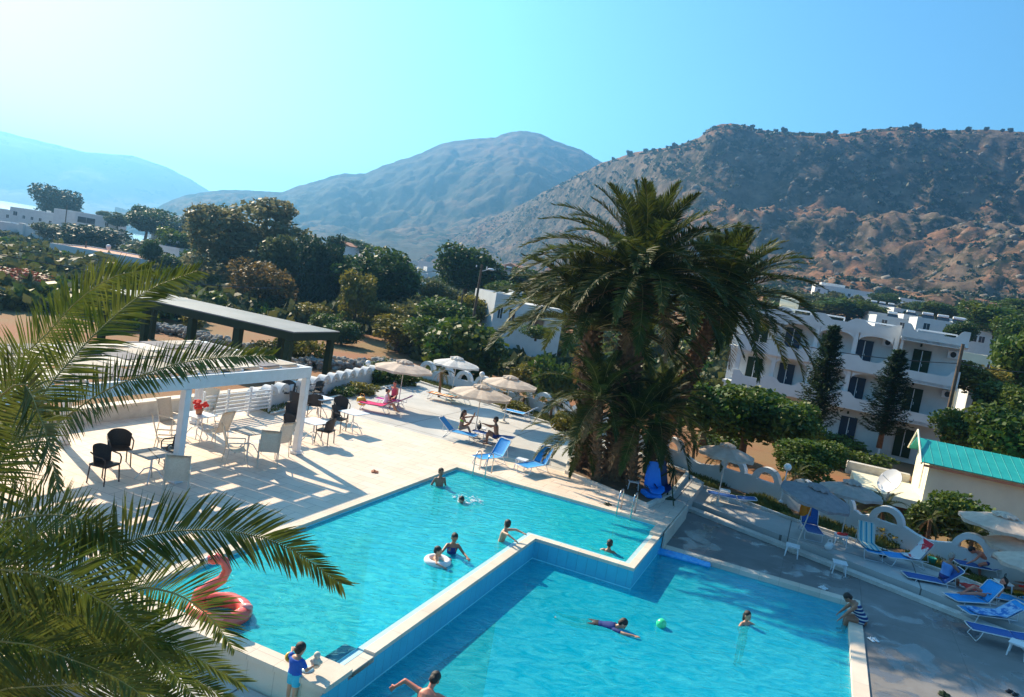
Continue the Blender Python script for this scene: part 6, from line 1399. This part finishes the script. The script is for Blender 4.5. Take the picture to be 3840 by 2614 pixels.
def hand(b, wr, d, nrm, s, curl=.3):
    d = Vector(d).normalized(); nrm = Vector(nrm); nrm = (nrm - d * nrm.dot(d)).normalized(); side = d.cross(nrm); wr = Vector(wr)
    pc = wr + d * .045 * s
    for q in (-.026, -.009, .009, .026): cone(b, wr + side * q * .8 * s + d * .005, wr + d * .09 * s + side * q * 1.1 * s, .014 * s, .012 * s, 8)
    for k, (q, L) in enumerate(((-.031, .058), (-.011, .072), (.011, .077), (.031, .066))):
        p0 = wr + d * .09 * s + side * q * 1.15 * s; d1 = (d + side * q * 3 - nrm * curl * .6).normalized(); p1 = p0 + d1 * L * .5 * s; d2 = (d1 - nrm * curl * 1.3).normalized(); cone(b, p0, p1, .0105 * s, .0095 * s, 7); cone(b, p1, p1 + d2 * L * .5 * s, .0095 * s, .008 * s, 7)
    t0 = wr + d * .03 * s + side * .03 * s; t1 = t0 + (d * .7 + side * .8 - nrm * .3).normalized() * .035 * s; cone(b, t0, t1, .013 * s, .011 * s, 7); cone(b, t1, t1 + (d + side * .25 - nrm * .3).normalized() * .032 * s, .011 * s, .009 * s, 7)
def person(loc, rz, H, label, pose, skin='skin', hair='hair', hairlen=0, clothes=(), female=False, build=1.0, beard=False):
    """pose vectors in body space: x right, y forward, z up. pelvis height given in metres above loc"""
    root = empty('person', loc, rz, label, 'person'); k = H / 1.75; v = lambda t: Vector(t).normalized()
    pel = Vector(pose.get('pelvis', (0, 0, .93 * k))); up = v(pose.get('torso', (0, 0, 1))); rt = Vector(pose.get('right', (1, 0, 0))); rt = (rt - up * rt.dot(up)).normalized(); fw = up.cross(rt)
    chest = pel + up * .34 * k; neck = pel + up * .51 * k; W_ = build * (1 if not female else .9)
    hd = v(pose.get('head', tuple(up + fw * .15))); hc = neck + hd * .185 * k
    b = MB()
    # torso as stacked ellipses
    secs = [(-.10, .105, .085), (-.03, .155, .105), (.06, .158, .105), (.16, .135, .093), (.26, .150, .102), (.36, .168, .112), (.44, .172, .098), (.49, .12, .075), (.535, .055, .055)]
    vs = []; n = 16
    for z, a, d_ in secs:
        a *= k * W_ * (1.06 if female and z < .1 else 1); d_ *= k * build
        for i in range(n): an = 2 * math.pi * i / n; vs.append(pel + up * z * k + rt * a * math.cos(an) + fw * d_ * math.sin(an))
    fs = [(i * n + j, i * n + (j + 1) % n, (i + 1) * n + (j + 1) % n, (i + 1) * n + j) for i in range(len(secs) - 1) for j in range(n)] + [tuple(range(n - 1, -1, -1)), tuple(range((len(secs) - 1) * n, len(secs) * n))]
    b.add(vs, fs)
    if female:
        for s in (-1, 1): b.ball(pel + up * .355 * k + rt * s * .075 * k + fw * .085 * k, .058 * k, 10, 8)
    cone(b, neck - up * .04 * k, hc - hd * .04 * k, .056 * k, .054 * k)
    # head
    fwh = pose.get('face'); fwh = Vector(fwh) if fwh else fw.copy(); fwh = (fwh - hd * fwh.dot(hd)).normalized(); rth = fwh.cross(hd)
    hs = 1.13 * max(.90, .55 + .45 * k)
    def hp(x, y, z): return hc + (rth * x + fwh * y + hd * z) * hs
    def ell(c, sx, sy, sz, n=14, m_=10):
        vs = []; fs = []
        for i in range(m_ + 1):
            th = math.pi * i / m_
            for j in range(n): ph = 2 * math.pi * j / n; vs.append(c + (rth * sx * math.sin(th) * math.cos(ph) + fwh * sy * math.sin(th) * math.sin(ph) + hd * sz * math.cos(th)) * hs)
        for i in range(m_):
            for j in range(n): fs.append((i * n + j, (i + 1) * n + j, (i + 1) * n + (j + 1) % n, i * n + (j + 1) % n))
        return vs, fs
    b.add(*ell(hp(0, -.005, .035), .076, .095, .088)); b.add(*ell(hp(0, .022, -.035), .056, .066, .072))
    cone(b, hp(0, .088, .01), hp(0, .106, -.022), .011 * hs, .016 * hs, 8)
    for s in (-1, 1): b.add(*ell(hp(s * .078, -.002, -.008), .012, .02, .032, 8, 6))
    cone(b, hp(-.028, .082, .028), hp(.028, .082, .028), .012 * hs, .012 * hs, 6)
    cone(b, hp(-.016, .082, -.052), hp(.016, .082, -.052), .010 * hs, .010 * hs, 6)
    J = {}
    for s, nm in ((-1, 'l'), (1, 'r')):
        sh = pel + up * .455 * k + rt * s * .172 * k * W_; ua = v(pose.get('ua_' + nm, (s * .15, 0, -1))); fa = v(pose.get('fa_' + nm, tuple(ua))); el = sh + ua * .285 * k; wr = el + fa * .245 * k
        cone(b, sh - rt * s * .03 * k, sh, .055 * k, .052 * k * build); cone(b, sh, el, .050 * k * build, .038 * k * build); cone(b, el, wr, .039 * k * build, .026 * k)
        hand(b, wr, fa, pose.get('pn_' + nm, tuple(-fw if abs(fa.dot(fw)) < .7 else up)), k if k > .8 else .8 * 1, pose.get('curl', .3))
        hip = pel - up * .04 * k + rt * s * .088 * k; th = v(pose.get('th_' + nm, (s * .04, 0, -1))); sn = v(pose.get('sn_' + nm, (0, -.03, -1))); kn = hip + th * .43 * k; an_ = kn + sn * .41 * k; ft = v(pose.get('ft_' + nm, (s * .15, 1, -.15)))
        cone(b, hip, kn, .088 * k * build, .056 * k * build); cone(b, kn, kn + sn * .14 * k, .056 * k * build, .057 * k * build); cone(b, kn + sn * .14 * k, an_, .057 * k * build, .038 * k)
        cone(b, an_ - ft * .04 * k + sn * .02 * k, an_ + ft * .13 * k + sn * .045 * k, .038 * k, .032 * k)
        for q in range(5): sd_ = ft.cross(sn).normalized(); cone(b, an_ + ft * .12 * k + sn * .045 * k + sd_ * (q - 2) * .016 * k, an_ + ft * (.175 - .006 * abs(q - 1.5)) * k + sn * .05 * k + sd_ * (q - 2) * .018 * k, .012 * k, .010 * k, 6)
        J[nm] = (sh, el, wr, hip, kn, an_)
    remesh(b, 'body', MT[skin], root, .012 if H > 1.2 else .010, 2)
    # face
    for s in (-1, 1): e = MB(); e.add(*ell(hp(s * .03, .083, .008), .011, .008, .008, 8, 6)); e.build('eye', MT['eye'], root, True)
    e = MB(); e.add(*ell(hp(0, .094, -.053), .022, .006, .007, 8, 6)); e.build('mouth', MT['lip'], root, True)
    # hair
    hb = MB(); hb.add(*ell(hp(0, -.022, .055), .086, .098, .086)); hb.add(*ell(hp(0, -.05, .0), .078, .066, .08))
    if hairlen > 0:
        bk = -fwh; q = hc + (bk * .07 - hd * .02) * hs; cone(hb, q, q + (Vector((0, 0, -1)) * .8 + bk * .15) * hairlen, .07 * hs, .045 * hs)
    if hairlen < 0: q = hp(0, -.11, .05); hb.add(*ell(q, .045, .045, .045))
    remesh(hb, 'hair', MT[hair], root, .012, 1)
    # clothes
    def tor(z0, z1, inf, nm, m_):
        c = MB(); vs = []; zz = [z0 + (z1 - z0) * i / 8 for i in range(9)]
        for z in zz:
            a = interp([(q[0], q[1]) for q in secs], z) * k * W_ * (1.06 if female and z < .1 else 1) + inf; d_ = interp([(q[0], q[2]) for q in secs], z) * k * build + inf + (.05 * k if female and .3 < z < .41 else 0)
            for i in range(n): an = 2 * math.pi * i / n; f_ = d_ if math.sin(an) > 0 else interp([(q[0], q[2]) for q in secs], z) * k * build + inf; vs.append(pel + up * z * k + rt * a * math.cos(an) + fw * f_ * math.sin(an))
        c.add(vs, [(i * n + j, i * n + (j + 1) % n, (i + 1) * n + (j + 1) % n, (i + 1) * n + j) for i in range(8) for j in range(n)] + [tuple(range(n - 1, -1, -1)), tuple(range(8 * n, 9 * n))]); return c
    for cl in clothes:
        kind, m_ = cl[0], cl[1]
        if kind == 'shirt':
            c = tor(-.04, .47, .016, '', m_)
            for nm in 'lr': sh, el = J[nm][0], J[nm][1]; cone(c, sh - (sh - el).normalized() * 0 , sh.lerp(el, .55), .064 * k * build, .058 * k * build, 12, True)
            remesh(c, 'shirt', MT[m_], root, .014, 2)
        elif kind == 'vest': remesh(tor(-.04, .45, .014, '', m_), 'vest', MT[m_], root, .014, 2)
        elif kind == 'shorts':
            c = tor(-.09, .07, .016, '', m_); L_ = cl[2] if len(cl) > 2 else .5
            for nm in 'lr': hip, kn = J[nm][3], J[nm][4]; cone(c, hip, hip.lerp(kn, L_), .102 * k * build, .088 * k * build, 12, False)
            remesh(c, 'shorts', MT[m_], root, .014, 2)
        elif kind == 'brief': c = tor(-.11, .02, .008, '', m_); remesh(c, 'swim_briefs', MT[m_], root, .014, 1)
        elif kind == 'top': remesh(tor(.30, .39, .009, '', m_), 'bikini_top', MT[m_], root, .012, 1)
        elif kind == 'onepiece': remesh(tor(-.11, .42, .009, '', m_), 'swimsuit', MT[m_], root, .014, 1)
        elif kind == 'sunhat':
            c = MB(); M = Matrix((rth, fwh, hd)).transposed(); prof = [(0, .16), (.06, .155), (.088, .12), (.095, .07), (.19, .05), (.195, .042), (.09, .055)]
            vs = [hc + M @ Vector((r_ * math.cos(2 * math.pi * q / 20), r_ * math.sin(2 * math.pi * q / 20), z)) for r_, z in prof for q in range(20)]
            c.add(vs, [(i * 20 + j, i * 20 + (j + 1) % 20, (i + 1) * 20 + (j + 1) % 20, (i + 1) * 20 + j) for i in range(len(prof) - 1) for j in range(20)]); c.build('sun_hat', MT[m_], root, True)
    return root, J
MT['navy'] = mat('navy_cloth', (.01, .03, .16), (.015, .04, .20), .8, 10, .3, 50); MT['royal'] = mat('royal_blue_cloth', (.01, .09, .42), (.015, .11, .48), .8, 10, .3, 50); MT['aqua'] = mat('aqua_cloth', (.03, .42, .60), (.05, .48, .66), .8, 10, .3, 50)
MT['lime'] = mat('lime_cloth', (.25, .50, .04), None, .7); MT['skyb'] = mat('faded_blue_cloth', (.12, .28, .60), (.15, .32, .65), .85, 10, .3, 50); MT['coral'] = mat('coral_skin_tone', (.62, .20, .12), (.66, .24, .15), .5, 5)
MT['whitec'] = mat('white_cloth', (.75, .74, .72), None, .8); MT['blackc'] = mat('black_cloth', (.012, .012, .016), None, .7); MT['pinkc'] = mat('pink_cloth', (.65, .10, .16), None, .8)
MT['swimstripe'] = stripe_mat('striped_swim_cloth', [(.01, .03, .12), (.01, .05, .20), (.02, .10, .30), (.55, .62, .55)], 3.4, dirn='Z')
SUB = lambda d: -d
def faz(a): return R(-a)      # body +Y faces azimuth a
T_ = lambda px, py, z: P(px, py, z)
# 1 person with back to the pool wall, chest deep
person(T_(1648, 1822, ZU) + Vector((0, 0, -1.12)), faz(150), 1.72, 'dark-haired bather standing against the far left edge of the upper pool', dict(ua_l=(-.35, -.2, -.8), fa_l=(-.2, .3, -.9), ua_r=(.3, -.2, -.8), fa_r=(.3, .3, -.8), torso=(0, -.1, 1)), 'skind', clothes=[('shorts', 'navy')])
# 2 splashing swimmer
o, J = person(T_(1752, 1872, ZU) + Vector((0, 0, -.30)), faz(200), 1.6, 'swimmer splashing with only the dark head above water near the far corner', dict(pelvis=(0, 0, .0), torso=(0, .85, .45), head=(0, .5, .9), ua_l=(-.9, .3, .1), fa_l=(-.5, .8, .0), ua_r=(.9, .3, .1), fa_r=(.5, .8, 0), th_l=(-.1, -1, -.1), sn_l=(0, -1, 0), th_r=(.1, -1, .05), sn_r=(0, -1, .1), ft_l=(0, -1, -.3), ft_r=(0, -1, -.3)), 'skin', clothes=[('shorts', 'navy')])
def splash(c, r, n, label, seed):
    rg = random.Random(seed); b = MB()
    for i in range(n): a = rg.uniform(0, 6.28); q = r * rg.uniform(.2, 1) ; h_ = rg.uniform(0, .22) * (1 - q / r * .6); b.ball((q * math.cos(a), q * .8 * math.sin(a), h_), rg.uniform(.006, .022) * (1.5 if h_ < .05 else 1), 6, 4, (2.2 if h_ < .05 else 1, 1.6 if h_ < .05 else 1, .5))
    o = b.build('splash', MT['foam'], smooth=True); o.location = c; tag(o, label, 'splash', kind='stuff')
splash(T_(1756, 1878, ZU), .55, 110, 'white splashes of water around the swimmer', 2)
# 3, 4 woman and child playing
person(T_(1692, 2072, ZU) + Vector((0, 0, -1.05)), faz(165), 1.62, 'woman with tied dark hair standing chest-deep behind the child in the pool', dict(ua_l=(-.5, .5, -.5), fa_l=(-.3, 1, -.1), ua_r=(.5, .6, -.4), fa_r=(.5, .9, .0), head=(0, .35, .9), torso=(0, .12, 1)), 'skind', hairlen=-1, clothes=[('onepiece', 'navy')], female=True)
person(T_(1632, 2108, ZU) + Vector((0, 0, -.72)), faz(95), 1.25, 'child with curly dark hair inside a white swim ring', dict(pelvis=(0, 0, .52), ua_l=(-.8, .4, -.2), fa_l=(-.1, 1, -.2), ua_r=(.8, .4, -.2), fa_r=(.1, 1, -.2), th_l=(-.1, .3, -1), th_r=(.1, .3, -1), head=(0, .2, 1)), 'skin', clothes=[('shorts', 'royal')])
b = MB(); torus(b, .27, .085, 28, 10, (0, 0, .03)); o = b.build('swim_ring', MT['whitec'], smooth=True); o.location = T_(1640, 2108, ZU); tag(o, 'white swim ring around the curly-haired child', 'swim ring')
# 5 leaning on the divider
c5 = W(4.30, -5.5, ZU - .95); person(c5, faz(112), 1.6, 'child holding on to the dividing wall with arms over its rim', dict(torso=(0, .2, 1), ua_l=(-.5, .8, .1), fa_l=(.1, 1, -.1), ua_r=(.5, .8, .1), fa_r=(.1, 1, -.35), head=(0, .1, 1), face=(-.5, -.6, 0)), 'skin', clothes=[('shorts', 'whitec')])
# 6 head behind the pool rim
person(W(7.05, -3.75, ZU - 1.15), faz(20), 1.55, 'bather with short dark hair, head just above the rim in the narrow corner', dict(ua_l=(-.8, .2, -.4), fa_l=(-.9, .4, 0), ua_r=(.8, .2, -.4), fa_r=(.9, .4, 0), pelvis=(0, 0, .76), th_l=(-.1, .6, -.7), th_r=(.1, .6, -.7), sn_l=(0, -.6, -.8), sn_r=(0, -.6, -.8)), 'skind', clothes=[('shorts', 'navy')])
# 7 boy on the corner block
cb = P(1088, 2648, -.56); o, J7 = person(cb, faz(35), 1.12, 'little boy in a blue shirt and aqua shorts standing on the pool corner block', dict(pelvis=(0, 0, .60), ua_l=(-.5, .3, -.6), fa_l=(-.6, .7, .3), ua_r=(.35, .35, -.8), fa_r=(.0, 1, .25), head=(.05, .35, .9), th_l=(-.12, .05, -1), th_r=(.12, -.05, -1)), 'skin', clothes=[('shirt', 'royal'), ('shorts', 'aqua', .62)], build=1.3)
def armband(mat4, p, d, r, m_, label):
    b = MB(); torus(b, r, r * .55, 20, 10, (0, 0, 0)); o = b.build('armband', MT[m_], smooth=True); o.location = mat4 @ p; o.rotation_euler = (mat4.to_3x3() @ d).to_track_quat('Z', 'Y').to_euler(); tag(o, label, 'armband'); return o
M7 = Matrix.Translation(cb) @ Matrix.Rotation(faz(35), 4, 'Z')
sh, el, wr = J7['l'][:3]; armband(M7, sh.lerp(el, .75), el - sh, .062, 'yellowp', 'orange-yellow swim armband on the little boy\'s left arm'); sh, el, wr = J7['r'][:3]
b = MB(); b.ball((0, 0, 0), .09, 12, 9, (1, .7, 1.3)); b.ball((0, 0, .14), .06, 10, 8); b.ball((.08, 0, .02), .035, 8, 6); b.ball((-.08, 0, .02), .035, 8, 6); o = b.build('plush_toy', MT['creamsling'], smooth=True); o.location = M7 @ (wr + Vector((-.03, .07, .02))); tag(o, 'beige deflated float toy held in the boy\'s hands', 'toy')
# 8 man swimming at the bottom
person(T_(1570, 2745, ZL) + Vector((0, 0, -.76)), faz(15), 1.8, 'bare-backed man wading at the bottom edge of the picture, head down', dict(torso=(0, .42, .9), head=(.1, .7, .6), ua_l=(-.95, .1, .25), fa_l=(-.75, .1, -.75), ua_r=(.95, .1, -.15), fa_r=(.3, .2, -.95), th_l=(-.15, .3, -1), th_r=(.15, .1, -1)), 'coral', clothes=[('shorts', 'navy')], build=1.08)
# 9 swimmer stretched out
person(T_(2305, 2352, ZL) + Vector((0, 0, .04)), faz(100), 1.72, 'swimmer in a dark shirt stretching an arm towards the green ball', dict(pelvis=(0, -.45, -.10), torso=(0, 1, .12), head=(0, .8, .8), ua_l=(-.3, .4, -.8), fa_l=(-.2, .8, -.5), ua_r=(.5, .95, .12), fa_r=(.1, 1, .08), th_l=(-.2, -1, -.12), sn_l=(-.1, -1, .0), th_r=(.25, -1, -.1), sn_r=(.1, -1, .1), ft_l=(0, -1, .3), ft_r=(0, -1, .3), right=(1, 0, 0)), 'skin', clothes=[('shirt', 'navy'), ('shorts', 'blackc')])
# 10 girl
person(T_(2795, 2340, ZL) + Vector((0, 0, -1.16)), faz(150), 1.5, 'girl with wet dark shoulder-length hair, shoulders just out of the lower pool', dict(ua_l=(-.8, .3, -.3), fa_l=(-.5, .8, 0), ua_r=(.8, .3, -.3), fa_r=(.5, .8, 0)), 'skin', hairlen=.16, clothes=[('onepiece', 'blackc')], female=True)
# 11 crouching on the pool corner
person(T_(3232, 2335, -.505), faz(-70), 1.72, 'person in striped dark blue swimwear sitting bent forward on the lower pool corner', dict(pelvis=(0, 0, .10), torso=(0, .62, .8), head=(0, .85, .45), ua_l=(-.1, .6, -.8), fa_l=(0, .5, -.7), ua_r=(.1, .6, -.8), fa_r=(0, .5, -.7), th_l=(-.15, 1, -.05), sn_l=(0, .1, -1), th_r=(.15, 1, -.05), sn_r=(0, .1, -1)), 'skind', clothes=[('vest', 'swimstripe'), ('shorts', 'swimstripe', .35)], build=1.25)
# 12 woman in the green bikini, 13 man opposite
person(T_(1722, 1640, 0), faz(100), 1.66, 'woman in a lime bikini sitting on a lounger and reaching for her raised foot', dict(pelvis=(0, 0, .46), torso=(0, .08, 1), head=(0, .15, 1), ua_l=(-.2, .9, .25), fa_l=(.1, .95, .3), ua_r=(.2, .7, -.4), fa_r=(-.1, .9, .1), th_l=(-.08, .8, .6), sn_l=(0, .35, .9), ft_l=(0, .2, 1), th_r=(.2, .9, .35), sn_r=(.1, .5, -.8)), 'skind', hairlen=.34, clothes=[('top', 'lime'), ('brief', 'lime')], female=True)
person(T_(1856, 1672, 0), faz(-82), 1.78, 'bare-backed man sitting on a lounger with an arm stretched out to the woman', dict(pelvis=(0, 0, .44), torso=(0, .22, 1), head=(0, .2, 1), ua_l=(-.2, .9, .0), fa_l=(0, 1, .12), ua_r=(.1, .8, -.45), fa_r=(-.1, .9, .2), th_l=(-.2, .9, .25), sn_l=(0, -.1, -1), th_r=(.2, .9, .35), sn_r=(0, .1, -1)), 'skind', clothes=[('shorts', 'navy', .4)])
# 14, 15 couple under the first parasol
person(T_(1440, 1545, 0), faz(60), 1.6, 'woman in a white sun hat sitting on the pink-towelled lounger', dict(pelvis=(0, 0, .48), torso=(0, .1, 1), head=(0, .1, 1), ua_l=(-.3, .3, -.9), fa_l=(0, .8, -.4), ua_r=(.3, .3, -.9), fa_r=(0, .8, -.4), th_l=(-.15, 1, 0), sn_l=(0, .5, -.8), th_r=(.15, 1, 0), sn_r=(0, .5, -.8)), 'skin', hairlen=.1, clothes=[('vest', 'whitec'), ('brief', 'navy'), ('sunhat', 'whitec')], female=True)
person(T_(1472, 1522, 0), faz(200), 1.68, 'sunburnt person in pink sitting behind the woman with the sun hat', dict(pelvis=(0, 0, .48), torso=(0, .1, 1), ua_l=(-.3, .3, -.9), fa_l=(0, .8, -.4), ua_r=(.3, .3, -.9), fa_r=(0, .8, -.4), th_l=(-.15, 1, 0), sn_l=(0, .3, -.9), th_r=(.15, 1, 0), sn_r=(0, .3, -.9)), 'coral', clothes=[('vest', 'pinkc'), ('shorts', 'blackc')])
# 16 - 19 right-hand group
person(T_(3530, 2212, -.55), faz(70), 1.74, 'grey-haired man in a faded blue tank top sitting on a lounger, back to us', dict(pelvis=(0, 0, .48), torso=(0, .15, 1), head=(0, .3, 1), ua_l=(-.5, .5, -.6), fa_l=(-.1, .9, .1), ua_r=(.5, .5, -.6), fa_r=(.1, .9, .0), th_l=(-.2, 1, -.05), sn_l=(0, .2, -1), th_r=(.2, 1, -.05), sn_r=(0, .2, -1)), 'skind', 'hairg', clothes=[('vest', 'skyb'), ('shorts', 'navy')], build=1.15)
person(T_(3700, 2160, ZP), faz(-75), 1.7, 'sunburnt person stooping forward over a lounger at the right', dict(pelvis=(0, 0, .55), torso=(0, .85, .45), head=(0, .9, .1), ua_l=(-.1, .5, -.85), fa_l=(0, .7, -.6), ua_r=(.1, .5, -.85), fa_r=(0, .7, -.6), th_l=(-.15, .75, -.3), sn_l=(0, -.2, -1), th_r=(.15, .75, -.3), sn_r=(0, -.2, -1)), 'coral', clothes=[('shorts', 'navy', .45)])
person(T_(3690, 2282, -.55), faz(-95), 1.66, 'woman in coral swimwear reclining on the high-backed blue lounger', dict(pelvis=(0, 0, .47), torso=(0, -.75, .62), head=(0, -.4, .9), ua_l=(-.3, .5, -.6), fa_l=(.1, .9, .1), ua_r=(.3, .5, -.6), fa_r=(-.1, .9, .1), th_l=(-.1, 1, .15), sn_l=(0, 1, -.15), th_r=(.12, .9, .45), sn_r=(0, .8, -.6)), 'coral', hairlen=.1, clothes=[('onepiece', 'pinkc')], female=True)
person(T_(3835, 2262, -.55), faz(-95), 1.7, 'person lying on the lounger cut off by the right edge', dict(pelvis=(0, 0, .50), torso=(0, -.85, .45), ua_l=(-.4, .6, -.3), fa_l=(0, .9, 0), ua_r=(.4, .6, -.3), fa_r=(0, .9, 0), th_l=(-.1, 1, .1), sn_l=(0, 1, -.1), th_r=(.1, 1, .1), sn_r=(0, 1, -.1)), 'skind', clothes=[('shorts', 'red', .45)])
# ---------------------------------------------------------------- haze
hz = MB(); hz.box((0, 0, 0), (9600, 9600, 2))
# keep the box bottom a metre under the lowest land
hz.v = [(x, y, -47.5 if z < 0 else 366.0) for x, y, z in hz.v]
mt = bpy.data.materials.new('haze'); mt.use_nodes = True; N = mt.node_tree.nodes; N.remove(N['Principled BSDF'])
pv = N.new('ShaderNodeVolumePrincipled'); pv.inputs['Color'].default_value = (.22, .57, 1.0, 1); pv.inputs['Density'].default_value = .00037; pv.inputs['Anisotropy'].default_value = .62
mt.node_tree.links.new(pv.outputs[0], N['Material Output'].inputs['Volume'])
h = hz.build('haze', mt); tag(h, kind='stuff')
